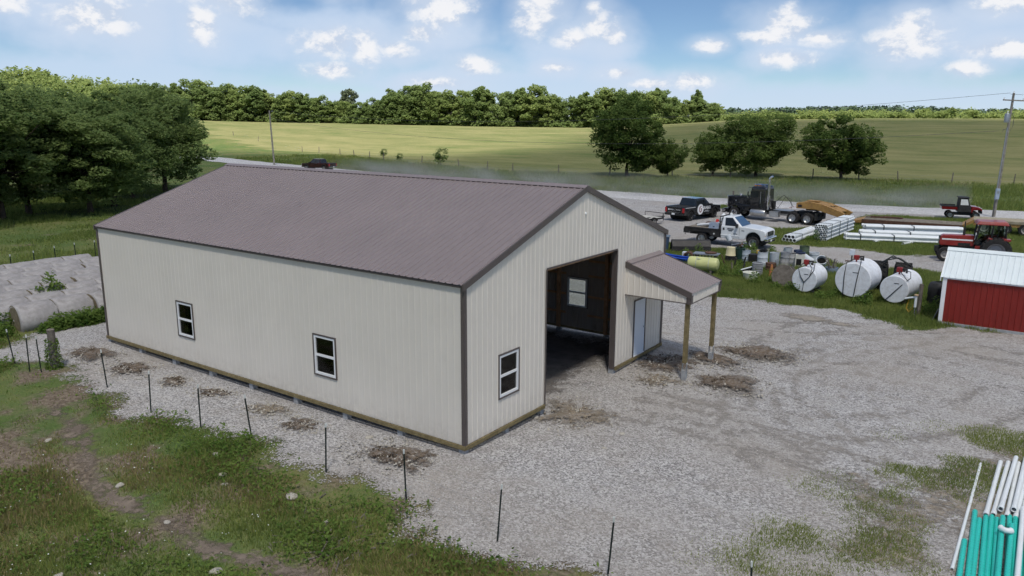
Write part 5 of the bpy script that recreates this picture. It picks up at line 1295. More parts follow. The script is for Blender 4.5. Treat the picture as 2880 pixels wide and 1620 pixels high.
def text_mesh(body, size, m, parent, M, name='lettering', ext=0.002, bold=0.0):
    cu_ = bpy.data.curves.new('txt', 'FONT'); cu_.body = body; cu_.size = size; cu_.extrude = ext; cu_.offset = bold; cu_.align_x = 'CENTER'; cu_.align_y = 'CENTER'; cu_.resolution_u = 2
    to = bpy.data.objects.new('txt', cu_); COL.objects.link(to)
    bpy.context.view_layer.update()
    me = bpy.data.meshes.new_from_object(to.evaluated_get(bpy.context.evaluated_depsgraph_get()))
    bpy.data.objects.remove(to); bpy.data.curves.remove(cu_)
    me.materials.clear(); me.materials.append(m); me.name = name
    o = obj(name, me, parent); o.matrix_local = M; return o
def side_M(x, y, z, side, tilt=0):
    """text plane standing on the side of a vehicle; side -1 = right side (-y), reading towards +x"""
    if side < 0: return T(x, y, z) @ Matrix.Rotation(math.pi / 2, 4, 'X')
    return T(x, y, z) @ Matrix.Rotation(math.pi, 4, 'Z') @ Matrix.Rotation(math.pi / 2, 4, 'X')
def rounded(poly): return poly

def crew_pickup(name, label, loc, rz, paint, group=None, decals=False, wb=3.70, rimm=M_RIMDK):
    t = thing(name, label, 'pickup truck', loc, rz, group)
    fx = wb; w = 1.0            # rear axle at x=0
    zb = 0.52
    low = [(-1.12, 0.62), (-0.98, zb)] + arch(0, 0.50, zb, 9, 180, 0) + arch(fx, 0.50, zb, 9, 180, 0) + [(fx + 0.84, 0.52), (fx + 0.93, 0.66), (fx + 0.93, 1.00), (fx + 0.86, 1.13), (fx - 0.20, 1.22), (fx - 0.62, 1.22), (-1.14, 1.24)]
    body = MB().prism(low, -w, w).build('body', paint, t, bevel=0.045, seg=3)
    # cab
    cx0, cx1 = 0.78, fx - 0.52
    b4 = [(cx0, -0.95, 1.2), (cx1, -0.95, 1.2), (cx1, 0.95, 1.2), (cx0, 0.95, 1.2)]
    t4 = [(cx0 + 0.14, -0.74, 1.90), (cx1 - 0.80, -0.74, 1.92), (cx1 - 0.80, 0.74, 1.92), (cx0 + 0.14, 0.74, 1.90)]
    cab = MB().hexa(b4, t4).build('cab', paint, t, bevel=0.05, seg=3)
    R_ = [b4[0], b4[1], t4[1], t4[0]]; L_ = [b4[2], b4[3], t4[3], t4[2]]; F_ = [b4[1], b4[2], t4[2], t4[1]]; B_ = [b4[3], b4[0], t4[0], t4[3]]
    fpanel(F_, .05, .95, .08, .93, .004, .012, 'windshield', M_VGLASS, cab)
    fpanel(B_, .07, .93, .12, .88, .004, .012, 'rear_window', M_VGLASS, cab)
    for q, rev in ((R_, 0), (L_, 1)):
        for (u0, u1, sk) in ((.05, .42, (0, 0, 0, 0.0)), (.47, .93, (0, 0, -.10, 0))):
            if rev: u0, u1 = 1 - u1, 1 - u0; sk = (sk[1], -sk[0], -sk[3], -sk[2])
            fpanel(q, u0, u1, .10, .88, .004, .012, 'side_window', M_VGLASS, cab, skew=sk)
    # bed
    MB().box((-0.18, 0, 1.20), (1.72, 1.62, 0.12)).build('bed_liner', M_BLKPLAS, t)
    MB().box((-0.18, 0, 1.262), (1.66, 1.56, 0.006)).build('bed_floor', M_BLACK, t)
    for s in (-1, 1): MB().box((-0.2, s * 0.9, 1.26), (1.84, 0.16, 0.06)).build('bed_rail', paint, t, bevel=.015)
    tg = MB().box((-1.14, 0, 0.98), (0.06, 1.62, 0.56)).build('tailgate', paint, t, bevel=.02)
    MB().box((-1.18, 0, 1.06), (0.02, 0.3, 0.07)).build('handle', M_BLKPLAS, tg)
    MB().box((-1.22, 0, 0.62), (0.22, 1.9, 0.2)).build('rear_bumper', M_BLKPLAS if decals else M_CHROME, t, bevel=.03)
    MB().box((-1.34, 0, 0.66), (0.01, 0.32, 0.16)).build('number_plate', M_DECAL, t)
    MB().box((fx + 0.98, 0, 0.60), (0.2, 1.9, 0.24)).build('front_bumper', M_BLKPLAS if decals else M_CHROME, t, bevel=.05)
    MB().box((fx + 0.94, 0, 0.93), (0.06, 1.15, 0.3)).build('grille', M_BLKPLAS, t, bevel=.02)
    for s in (-1, 1):
        MB().box((-1.13, s * 0.92, 0.98), (0.10, 0.19, 0.42)).build('tail_light', M_TAIL, t, bevel=.015)
        MB().box((fx + 0.90, s * 0.79, 0.98), (0.14, 0.36, 0.2)).build('headlight', M_LENS, t, bevel=.02)
        m_ = MB().box((cx1 - 0.28, s * 1.12, 1.30), (0.14, 0.26, 0.2)).build('mirror', M_BLKPLAS, t, bevel=.03)
        for dx in (cx0 + 1.0, cx0 + 1.95): MB().box((dx, s * 1.005, 1.13), (0.18, 0.03, 0.035)).build('door_handle', M_BLKPLAS, t)
        MB().box((fx / 2 + .05, s * 0.98, 0.46), (1.9, 0.14, 0.05)).build('running_board', M_BLKPLAS, t, bevel=.01)
        for ax in (0, fx):
            wheel(t, ax, s * 0.86, 0.43, 0.28, s, rimm, .28, spokes=6)
            mb = MB()
            for i in range(14):
                a0, a1 = R(180 * i / 14), R(180 * (i + 1) / 14)
                mb.hexa([(ax + .48 * math.cos(a0), s * .93, zb - .03 + .48 * math.sin(a0)), (ax + .48 * math.cos(a1), s * .93, zb - .03 + .48 * math.sin(a1)), (ax + .48 * math.cos(a1), s * 1.03, zb - .03 + .48 * math.sin(a1)), (ax + .48 * math.cos(a0), s * 1.03, zb - .03 + .48 * math.sin(a0))],
                        [(ax + .56 * math.cos(a0), s * .93, zb - .03 + .56 * math.sin(a0)), (ax + .56 * math.cos(a1), s * .93, zb - .03 + .56 * math.sin(a1)), (ax + .56 * math.cos(a1), s * 1.03, zb - .03 + .56 * math.sin(a1)), (ax + .56 * math.cos(a0), s * 1.03, zb - .03 + .56 * math.sin(a0))])
            mb.build('fender_flare', M_BLKPLAS, t)
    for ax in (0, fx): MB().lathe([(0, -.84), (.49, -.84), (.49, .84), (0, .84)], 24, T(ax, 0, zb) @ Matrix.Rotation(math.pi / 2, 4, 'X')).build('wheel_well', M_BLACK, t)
    MB().box((fx / 2, 0, 0.5), (fx, 1.5, 0.12)).build('underbody', M_BLKPLAS, t)
    mb = MB()
    for yy in (-.22, 0, .22): mb.box((cx0 + .2, yy, 1.93), (.08, .12, .03))
    br = mb.build('roof_marker_lights', M_LENS, t); br['kind'] = 'stuff'
    if decals:
        yy = -1.006
        # white disc with the G mark on the rear door, name beside it
        disc = MB().lathe([(0, 0), (.47, 0), (.47, .004), (0, .004)], 28, T(1.38, yy, .94) @ Matrix.Rotation(math.pi / 2, 4, 'X')).build('logo_disc', M_DECAL, t)
        g = MB()
        def seg(a, b, wd):
            a, b = Vector((a[0], a[1])), Vector((b[0], b[1])); d = (b - a).normalized(); n = Vector((-d.y, d.x)) * wd / 2
            pts = [a - n, b - n, b + n, a + n]
            g.hexa([(1.38 + p.x, yy - .0045, .94 + p.y) for p in pts], [(1.38 + p.x, yy - .008, .94 + p.y) for p in pts])
        for a, b in (((.10, .30), (-.17, .12)), ((-.17, .15), (-.17, -.13)), ((-.17, -.10), (0.0, -.27)), ((0.0, -.27), (.17, -.12)), ((.17, -.12), (.17, .06)), ((.17, .04), (.0, .04))): seg(a, b, .085)
        g.build('logo_mark', M_DECALR, disc)
        text_mesh('GRABER', .36, M_DECAL, t, side_M(2.36, yy, 1.03, -1), bold=.008)
        MB().box((2.36, yy, .79), (.5, .004, .03)).build('lettering_line', M_DECAL, t); MB().box((2.36, yy, .70), (.86, .004, .02)).build('lettering_line', M_DECAL, t)
        MB().box((-.15, -1.006, 1.19), (1.5, .004, .035)).build('side_stripe', M_DECAL, t)
        MB().lathe([(0, 0), (.07, 0), (.07, .004), (0, .004)], 14, T(-1.175, .62, 1.02) @ Matrix.Rotation(-math.pi / 2, 4, 'Y')).build('logo_disc', M_DECAL, t)
        text_mesh('GRABER', .17, M_DECAL, t, T(-1.175, .25, 1.02) @ Matrix.Rotation(-math.pi / 2, 4, 'Z') @ Matrix.Rotation(math.pi / 2, 4, 'X'))
        MB().box((-1.175, -.38, 1.02), (.004, .5, .03)).build('lettering_line', M_DECAL, t); MB().box((-1.175, 0, .78), (.004, 1.3, .02)).build('lettering_line', M_ALU, t)
    return t
bpx, bpy_ = -15.75, 50.75
crew_pickup('pickup_truck', 'black crew-cab pickup with white round logo and lettering on its doors', (bpx, bpy_, hz(bpx, bpy_) + .02), 78, M_BLKPAINT, 'pickups', True)
crew_pickup('pickup_truck', 'dark maroon pickup driving left on the road, raising dust', (-90.0, 75.0, hz(-90.0, 75.0) + .06), 190, M_DKRED, 'pickups', False, rimm=M_RIMGR)

def flat_trailer():
    t = thing('flatbed_trailer', 'low flatbed trailer with pale deck hitched behind the black pickup', 'trailer', (-17.3, 45.6, hz(-17.3, 45.6) + .02), 76)
    fr = MB(); fr.box((0, -.98, .52), (3.6, .08, .12)); fr.box((0, .98, .52), (3.6, .08, .12)); fr.box((-1.76, 0, .52), (.08, 1.9, .12)); fr.box((1.76, 0, .52), (.08, 1.9, .12))
    fr.build('frame', M_DKSTEEL, t)
    dk = MB().box((0, 0, .555), (3.5, 1.86, .03)).build('deck', M_DECK, t)
    for i in range(9): MB().box((0, -.82 + i * .205, .585), (3.46, .195, .03)).build('plank', mat('pale_planks', (.50, .48, .44), .9, var=.2, scale=4), dk)
    for s in (-1, 1): MB().tube([(1.8, s * .7, .5), (3.2, 0, .47)], .05, 6).build('tongue', M_DKSTEEL, t)
    MB().tube([(3.1, 0, .1), (3.1, 0, .8)], .03, 6).build('jack', M_DKSTEEL, t)
    MB().tube([(1.75, -.98, .55), (1.75, -.98, .95), (1.75, .98, .95), (1.75, .98, .55)], .03, 6).build('headboard_rail', M_DKSTEEL, t)
    for s in (-1, 1):
        for ax in (-.45, .35): wheel(t, ax, s * 1.13, .34, .2, s, M_RIMGR, .2, bolts=False)
        mb = MB()
        for i in range(10):
            a0, a1 = R(180 * i / 10), R(180 * (i + 1) / 10)
            f = lambda a, y: (-.05 + .85 * math.cos(a), y, .38 + .38 * math.sin(a))
            mb.add([f(a0, s * 1.0), f(a1, s * 1.0), f(a1, s * 1.26), f(a0, s * 1.26)], [(0, 1, 2, 3)])
        mb.build('fender', M_DKSTEEL, t)
flat_trailer()

def flatbed_pickup():
    x, y = -9.0, 39.75
    t = thing('flatbed_truck', 'white pickup with dark steel flatbed parked beside the junk', 'pickup truck', (x, y, hz(x, y) + .02), -1.5, 'pickups')
    fx = 3.78; w = .99; zb = .62
    prof = [(1.42, .58), (2.7, .58)] + arch(fx, .55, zb, 9, 180, 0) + [(fx + .70, .62), (fx + .86, .74), (fx + .88, 1.10), (fx + .80, 1.30), (fx + .45, 1.40), (fx - .55, 1.50), (2.80, 1.50), (1.40, 1.48)]
    MB().prism(prof, -w, w).build('body', M_WHTPAINT, t, bevel=.06, seg=3)
    b4 = [(1.40, -.96, 1.46), (2.95, -.96, 1.46), (2.95, .96, 1.46), (1.40, .96, 1.46)]; t4 = [(1.46, -.76, 2.12), (2.20, -.76, 2.15), (2.20, .76, 2.15), (1.46, .76, 2.12)]
    cab = MB().hexa(b4, t4).build('cab', M_WHTPAINT, t, bevel=.07, seg=3)
    R_ = [b4[0], b4[1], t4[1], t4[0]]; L_ = [b4[2], b4[3], t4[3], t4[2]]; F_ = [b4[1], b4[2], t4[2], t4[1]]; B_ = [b4[3], b4[0], t4[0], t4[3]]
    fpanel(F_, .06, .94, .06, .92, .005, .014, 'windshield', M_BGLASS, cab); fpanel(B_, .12, .88, .15, .85, .005, .014, 'rear_window', M_VGLASS, cab)
    fpanel(R_, .20, .86, .04, .86, .005, .014, 'side_window', M_VGLASS, cab, skew=(0, 0, -.02, .03)); fpanel(L_, .14, .80, .04, .86, .005, .014, 'side_window', M_VGLASS, cab, skew=(0, 0, -.03, .02))
    for s in (-1, 1):
        MB().box((2.62, s * 1.13, 1.55), (.14, .24, .26)).build('mirror', M_BLKPLAS, t, bevel=.03)
        MB().box((1.62, s * .995, 1.25), (.12, .02, .16)).build('door_handle', M_BLKPLAS, t)
        MB().box((1.41, s * .996, 1.0), (.012, .004, .8)).build('door_seam', M_BLACK, t); MB().box((2.78, s * .996, 1.02), (.012, .004, .8)).build('door_seam', M_BLACK, t)
        MB().box((2.1, s * .99, .80), (1.38, .05, .10)).build('door_moulding', M_WHTPAINT, t, bevel=.02)
        MB().box((fx + .80, s * .74, 1.10), (.16, .38, .2)).build('headlight', M_LENS, t, bevel=.03)
        MB().box((fx + .74, s * .88, .98), (.26, .2, .10)).build('turn_signal', M_AMBER, t, bevel=.03)
        MB().box((fx - .75, s * .997, 1.22), (.2, .004, .05)).build('fender_badge', M_DECALK, t)
        wheel(t, fx, s * .86, .43, .28, s, M_ALU, .27); 
    for s in (-1, 1): wheel(t, 0, s * .92, .42, .27, s, M_ALU, .26)
    MB().box((fx + .89, 0, 1.08), (.06, 1.1, .32)).build('grille', M_BLKPLAS, t, bevel=.02)
    mb = MB()
    for k in range(3): mb.box((fx + .93, 0, .98 + k * .1), (.03, 1.0, .03))
    b_ = mb.build('grille_bars', M_CHROME, t); b_['kind'] = 'stuff'
    MB().box((fx + .92, 0, .72), (.22, 1.98, .22)).build('front_bumper', M_CHROME, t, bevel=.06)
    MB().box((fx + .80, 0, .54), (.3, 1.7, .14)).build('air_dam', M_BLKPLAS, t)
    MB().box((fx + 1.04, -.2, .62), (.01, .3, .14)).build('number_plate', M_DECAL, t)
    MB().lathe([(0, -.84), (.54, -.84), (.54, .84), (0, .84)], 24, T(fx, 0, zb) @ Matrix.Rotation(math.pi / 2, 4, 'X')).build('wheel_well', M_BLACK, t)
    # flatbed
    bed = MB().box((.0, 0, 1.06), (2.72, 2.16, .10)).build('flatbed', M_DKSTEEL, t)
    for i in range(8): MB().box((-.02, -.87 + i * .249, 1.125), (2.6, .235, .03)).build('deck_plank', M_DECK, bed)
    for s in (-1, 1):
        MB().prism([(-1.38, 1.10), (-1.32, .74), (-.85, .86), (-.55, .92), (.55, .92), (.75, .62), (1.36, .62), (1.36, 1.10)], s * 1.02, s * 1.08).build('bed_skirt', M_DKSTEEL, t)
        MB().box((-.0, s * 1.06, 1.16), (2.7, .05, .10)).build('side_rail', M_DKSTEEL, t)
        MB().lathe([(0, 0), (.06, 0), (.06, .02), (0, .02)], 10, T(.95, s * 1.085, .84) @ Matrix.Rotation(-s * math.pi / 2, 4, 'X')).build('marker_lamp', M_LENS, t)
    MB().box((-1.4, 0, .9), (.06, 2.1, .34)).build('tail_board', M_DKSTEEL, t)
    for s in (-1, 1): MB().box((-1.44, s * .8, .9), (.02, .26, .12)).build('tail_light', M_TAIL, t)
    MB().tube([(-1.4, 0, .62), (-1.75, 0, .6), (-1.75, 0, .45)], .05, 6).build('hitch', M_DKSTEEL, t)
    hb = MB()
    for yy in (-1.0, -.5, 0, .5, 1.0): hb.tube([(1.33, yy, 1.1), (1.33, yy, 2.08)], .03, 6)
    hb.tube([(1.33, -1.02, 2.1), (1.33, 1.02, 2.1)], .04, 6); hb.tube([(1.33, -1.02, 1.7), (1.33, 1.02, 1.7)], .03, 6)
    hb.tube([(1.33, .4, 2.1), (1.5, .5, 2.3), (1.9, .5, 2.32)], .02, 6)
    hb.build('headache_rack', M_BLKPLAS, t)
    MB().hexa([(.45, -1.0, 1.14), (1.22, -1.0, 1.14), (1.22, -.55, 1.14), (.45, -.55, 1.14)], [(.48, -.86, 1.62), (1.22, -.86, 1.62), (1.22, -.55, 1.62), (.48, -.55, 1.62)]).build('tool_box', M_ALU, t, bevel=.015)
    MB().box((.85, -.955, 1.33), (.12, .03, .05)).build('latch', M_BLKPLAS, t)
    MB().box((1.7, 0, .62), (1.9, 1.5, .14)).build('underbody', M_BLKPLAS, t); MB().box((0, 0, .75), (2.4, .8, .3)).build('chassis', M_BLKPLAS, t); MB().tube([(0, -.8, .42), (0, .8, .42)], .08, 8).build('axle', M_BLKPLAS, t)
    MB().lathe([(0, 0), (.09, 0), (.09, .12), (.06, .16), (0, .17)], 10, T(1.7, .1, 2.14)).build('beacon', M_LENS, t)
    # small door sign: lines of dark lettering
    for k, (wd, hh, zz) in enumerate(((.46, .055, 1.30), (.52, .02, 1.235), (.34, .035, 1.18), (.26, .03, 1.13))):
        MB().box((2.12, -.997, zz), (wd, .004, hh)).build('lettering_line', M_DECALK, t)
    MB().box((2.5, -1.001, .955), (.3, .004, .035)).build('lettering_line', M_DECALK, t)
    # load on the bed
    o = MB().tube([(-7.95 - 1.9, 39.9, 1.22), (-7.95, 39.55, 1.55)], .10, 10).build('pipe', M_WHTPAINT); tag(o, 'white pipe lying slanted on the flatbed of the white truck', 'pipe')
    o = MB().box((-8.6, 40.15, 1.36), (1.3, .5, .28)).build('tool_chest', M_RUST, None, bevel=.03); tag(o, 'rusty brown chest on the flatbed behind the white pipe', 'tool chest')
    jug = MB(); jug.lathe([(0, 0), (.14, 0), (.15, .05), (.15, .28), (.1, .36), (.04, .38), (.04, .43), (0, .43)], 14)
    jm = jug.mesh('jug', M_WHTPAINT, 40)
    for i, (jx, jy, jz, rx, lab) in enumerate(((-8.05, 40.0, 1.62, 25, 'white plastic jug tipped on the load behind the cab'), (-7.9, 39.85, 1.85, -20, 'topmost white jug against the headache rack'), (-7.85, 40.2, 1.45, 5, 'white jug standing low behind the cab'))):
        o = obj('jug', jm); o.location = (jx, jy, jz + hz(jx, jy)); o.rotation_euler = (R(rx), R(20 * i), i); tag(o, lab, 'jug', 'white jugs on the flatbed')
    o = MB().hexa([(-8.45, 39.75, 1.5), (-8.2, 39.75, 1.5), (-8.2, 39.95, 1.5), (-8.45, 39.95, 1.5)], [(-8.42, 39.78, 1.78), (-8.25, 39.78, 1.78), (-8.25, 39.92, 1.78), (-8.42, 39.92, 1.78)]).build('fuel_can', mat('red_plastic', (.55, .04, .03), .45), None, bevel=.03); tag(o, 'small red fuel can on the load of the white truck', 'fuel can')
    o = MB().box((-8.15, 40.05, 1.56), (.5, .4, .16)).build('battery_box', M_BLKPLAS, None, bevel=.02); tag(o, 'black box under the white jugs on the flatbed', 'box')
flatbed_pickup()

def semi():
    x, y = -6.2, 55.2
    t = thing('semi_truck', 'black semi tractor with long square hood and tall chrome exhaust', 'semi truck', (x, y, hz(x, y) + .02), 172)
    P = M_BLKPAINT
    for s in (-1, 1): MB().box((2.6, s * .42, .86), (8.2, .10, .26)).build('frame_rail', M_BLKPLAS, t)
    hood = MB().prism([(4.75, 1.05), (6.0, 1.05), (7.05, 1.0), (7.15, 1.1), (7.12, 1.98), (4.75, 2.12)], -.62, .62).build('hood', P, t, bevel=.07, seg=3)
    MB().box((7.17, 0, 1.45), (.06, 1.1, 1.05)).build('grille', M_CHROME, t, bevel=.03)
    MB().box((7.35, 0, .62), (.12, 2.3, .40)).build('front_bumper', M_CHROME, t, bevel=.04)
    for s in (-1, 1):
        fn = MB()
        n = 12
        for i in range(n):
            a0, a1 = R(-12 + 190 * i / n), R(-12 + 190 * (i + 1) / n)
            f = lambda a, r_, yy: (6.15 + r_ * math.cos(a), yy, .60 + r_ * math.sin(a))
            fn.hexa([f(a0, .64, s * .58), f(a1, .64, s * .58), f(a1, .64, s * 1.16), f(a0, .64, s * 1.16)], [f(a0, .70, s * .58), f(a1, .70, s * .58), f(a1, .70, s * 1.16), f(a0, .70, s * 1.16)])
        fn.build('fender', P, t)
        MB().box((5.2, s * .72, 1.0), (.7, .3, .5)).build('cowl', P, t, bevel=.04)
        MB().lathe([(0, 0), (.1, 0), (.11, .12), (0, .14)], 12, T(7.0, s * .92, 1.28) @ rotY90()).build('headlight', M_LENS, t)
        MB().box((6.3, s * .625, 1.6), (.14, .02, .1)).build('hood_badge', M_ALU, t)
    b4 = [(3.35, -.98, 1.0), (4.85, -.98, 1.0), (4.85, .98, 1.0), (3.35, .98, 1.0)]; t4 = [(3.4, -.92, 2.86), (4.72, -.92, 2.86), (4.72, .92, 2.86), (3.4, .92, 2.86)]
    cab = MB().hexa(b4, t4).build('cab', P, t, bevel=.08, seg=3)
    MB().hexa([(3.38, -.9, 2.85), (4.78, -.9, 2.85), (4.78, .9, 2.85), (3.38, .9, 2.85)], [(3.5, -.78, 3.06), (4.55, -.78, 3.02), (4.55, .78, 3.02), (3.5, .78, 3.06)]).build('cab_roof', P, t, bevel=.07, seg=3)
    MB().box((4.88, 0, 2.84), (.34, 1.7, .05)).build('visor', M_CHROME, t)
    mb = MB()
    for yy in (-.6, -.3, 0, .3, .6): mb.lathe([(0, 0), (.06, 0), (.05, .08), (0, .1)], 8, T(4.5, yy, 3.02))
    b_ = mb.build('roof_marker_lights', M_AMBER, t); b_['kind'] = 'stuff'
    for s in (-1, 1): MB().tube([(3.7, s * .35, 3.1), (4.7, s * .35, 3.14)], .05, 8).build('air_horn', M_CHROME, t)
    F_ = [b4[1], b4[2], t4[2], t4[1]]
    fpanel(F_, .08, .485, .62, .93, .004, .012, 'windshield', M_VGLASS, cab); fpanel(F_, .515, .92, .62, .93, .004, .012, 'windshield', M_VGLASS, cab)
    for s in (-1, 1):
        MB().box((4.28, s * .985, 1.80), (.92, .02, 1.5)).build('door', P, t, bevel=.01)
        MB().box((4.32, s * .985, 2.30), (.7, .035, .56)).build('side_window', M_VGLASS, t)
        MB().tube([(3.72, s * 1.04, 1.5), (3.72, s * 1.05, 2.6)], .022, 6).build('grab_handle', M_CHROME, t)
        MB().tube([(4.85, s * .98, 2.65), (4.85, s * 1.28, 2.65), (4.85, s * 1.28, 2.0), (4.85, s * .98, 2.0)], .018, 6).build('mirror_arm', M_CHROME, t)
        MB().box((4.84, s * 1.28, 2.34), (.06, .2, .42)).build('mirror', M_CHROME, t, bevel=.02)
        MB().lathe([(0, 0), (.28, 0), (.31, .04), (.31, 1.36), (.28, 1.4), (0, 1.4)], 18, T(3.2, s * .92, .68) @ rotY90()).build('fuel_tank', M_ALU, t, 40)
        tb = MB().box((2.35, s * .90, .66), (.82, .5, .46)).build('battery_box', M_ALU, t, bevel=.02); MB().box((2.35, s * .905, .90), (.86, .54, .03)).build('lid', M_ALU, tb)
        wheel(t, 6.15, s * 1.02, .52, .28, s, M_CHROME, .30)
        for ax in (.66, -.66):
            wheel(t, ax, s * .98, .52, .27, s, M_ALU, .31, dish=-.3); wheel(t, ax, s * .68, .52, .26, s, M_RIMGR, .3, bolts=False)
        MB().box((3.3, s * .9, 1.2), (.2, .3, .9)).build('rear_step_panel', M_BLKPLAS, t)
    for s in (1,):
        st = MB().tube([(3.05, s * .88, 1.0), (3.05, s * .88, 3.4)], .10, 12).build('exhaust_stack', M_CHROME, t, 40)
        MB().tube([(3.05, s * .88, 3.38), (3.05, s * .88, 3.75), (2.95, s * .88, 3.92), (2.78, s * .88, 3.98)], .085, 12).build('stack_tip', M_CHROME, st, 40)
        MB().lathe([(0, 0), (.14, 0), (.15, .05), (.15, .9), (0, .95)], 12, T(3.05, s * .88, 1.35)).build('muffler_guard', M_CHROME, st, 40)
    MB().lathe([(0, 0), (.10, 0), (.13, .12), (.05, .2), (0, .2)], 12, T(5.9, .5, 2.03)).build('air_cleaner_cap', M_CHROME, t)
    MB().box((0, 0, 1.04), (1.0, .9, .10)).build('fifth_wheel', M_DKSTEEL, t, bevel=.03)
    MB().box((1.9, 0, 1.0), (1.6, 1.0, .03)).build('deck_plate', M_ALU, t)
    for ax in (.66, -.66): MB().tube([(ax, -.9, .52), (ax, .9, .52)], .1, 8).build('axle', M_BLKPLAS, t)
    MB().tube([(6.15, -.95, .5), (6.15, .95, .5)], .07, 8).build('axle', M_BLKPLAS, t)
    MB().box((-1.35, 0, .75), (.1, 2.2, .62)).build('mud_flap_bar', M_BLKPLAS, t)
    pts = [(3.2, .2, 1.7), (2.6, .2, 1.75), (2.0, .1, 2.35), (1.5, 0, 1.9), (1.1, 0, 1.35)]
    MB().tube(pts, .025, 6).build('air_hose', M_BLKPLAS, t); MB().tube([(3.2, .0, 1.7), (2.5, 0, 1.15), (1.9, -.1, 2.2), (1.4, -.1, 2.0), (1.3, -.1, 1.2)], .022, 6).build('air_hose', M_BLKPLAS, t)
    MB().tube([(1.5 - .35 * i, -.05, 1.25 + .06 * i + .04 * (i % 2)) for i in range(8)], .02, 6).build('air_hose', M_TAIL, t)
semi()

def gooseneck():
    x, y = -5.3, 55.1
    t = thing('gooseneck', 'worn yellow lowboy gooseneck resting on the back of the semi', 'trailer part', (x, y, hz(x, y) + .02), 172)
    P = [(1.35, 1.36), (1.35, 1.86), (.2, 2.0), (-.9, 1.86), (-2.5, 1.36), (-2.85, 1.2), (-2.5, .86), (-1.4, 1.12), (-.4, 1.38)]
    for s in (-1, 1): MB().prism(P, s * .95, s * .72).build('side_beam', M_YEL, t, bevel=.015)
    MB().prism([(1.3, 1.50), (1.3, 1.84), (.2, 1.97), (-.9, 1.83), (-2.4, 1.34), (-2.4, 1.24), (-.9, 1.6), (.2, 1.66)], -.72, .72).build('neck_deck', M_YEL, t)
    MB().box((.2, 0, 2.02), (1.0, .7, .08)).build('cover_plate', M_YEL, t, bevel=.02)
    MB().box((1.02, .96, 1.6), (.34, .02, .2)).build('badge', M_DKSTEEL, t)
    ch = MB()
    for k in range(7): ch.tube([(-1.9 + .14 * k, .1 + .1 * (k % 2), 1.68), (-1.86 + .14 * k, .3, 1.74), (-1.8 + .14 * k, .1, 1.66)], .025, 5)
    b_ = ch.build('chain', M_DKSTEEL, t); b_['kind'] = 'stuff'
    MB().box((.1, 0, 1.28), (1.1, 1.0, .14)).build('king_plate', M_DKSTEEL, t)
gooseneck()
def lowboy():
    x, y = -1.8, 57.9
    t = thing('lowboy_trailer', 'long low equipment trailer with plank deck and yellow rear wheels frame', 'trailer', (x, y, hz(x, y) + .02), 4.5)
    for s in (-1, 1): MB().box((3.7, s * 1.28, .42), (7.6, .12, .3)).build('side_beam', M_RUST, t)
    MB().hexa([(-.9, -1.1, .2), (0, -1.3, .28), (0, 1.3, .28), (-.9, 1.1, .2)], [(-.9, -1.1, .34), (0, -1.3, .57), (0, 1.3, .57), (-.9, 1.1, .34)]).build('front_coupler', M_YEL, t)
    dk = MB().box((3.7, 0, .5), (7.5, 2.4, .06)).build('deck', M_RUST, t)
    for i in range(10): MB().box((3.7, -1.1 + i * .244, .565), (7.4, .225, .06)).build('plank', M_DECK, dk)
    MB().hexa([(7.4, -1.3, .45), (8.2, -1.3, .85), (8.2, 1.3, .85), (7.4, 1.3, .45)], [(7.4, -1.3, .6), (8.2, -1.3, 1.12), (8.2, 1.3, 1.12), (7.4, 1.3, .6)]).build('rise', M_YEL, t)
    MB().box((10.6, 0, 1.02), (4.9, 2.5, .2)).build('rear_deck', mat('tan_deck', (.34, .30, .22), .9, var=.2, scale=3, dirt=(.2, .13, .07), dirt_amt=.6), t)
    for s in (-1, 1):
        MB().box((10.6, s * 1.1, .8), (4.9, .2, .26)).build('rear_beam', M_YEL, t)
        for ax in (8.95, 10.35, 11.75): wheel(t, ax, s * 1.12, .50, .28, s, M_RIMGR, .30, dish=-.2)
    MB().box((.5, .2, .66), (.9, .25, .1)).build('ramp_board', M_DECK, t)
lowboy()
for i, (x, y, r_, lab) in enumerate(((-.6, 58.2, 12, 'rusty red steel bar lying on the lowboy deck'), (.3, 58.5, -8, 'brown angle iron lying on the lowboy deck'))):
    o = MB().box((0, 0, 0), (1.6, .18, .12)).build('steel_bar', M_RUST); o.location = (x, y, hz(x, y) + .70); o.rotation_euler = (0, 0, R(r_)); tag(o, lab, 'steel bar')

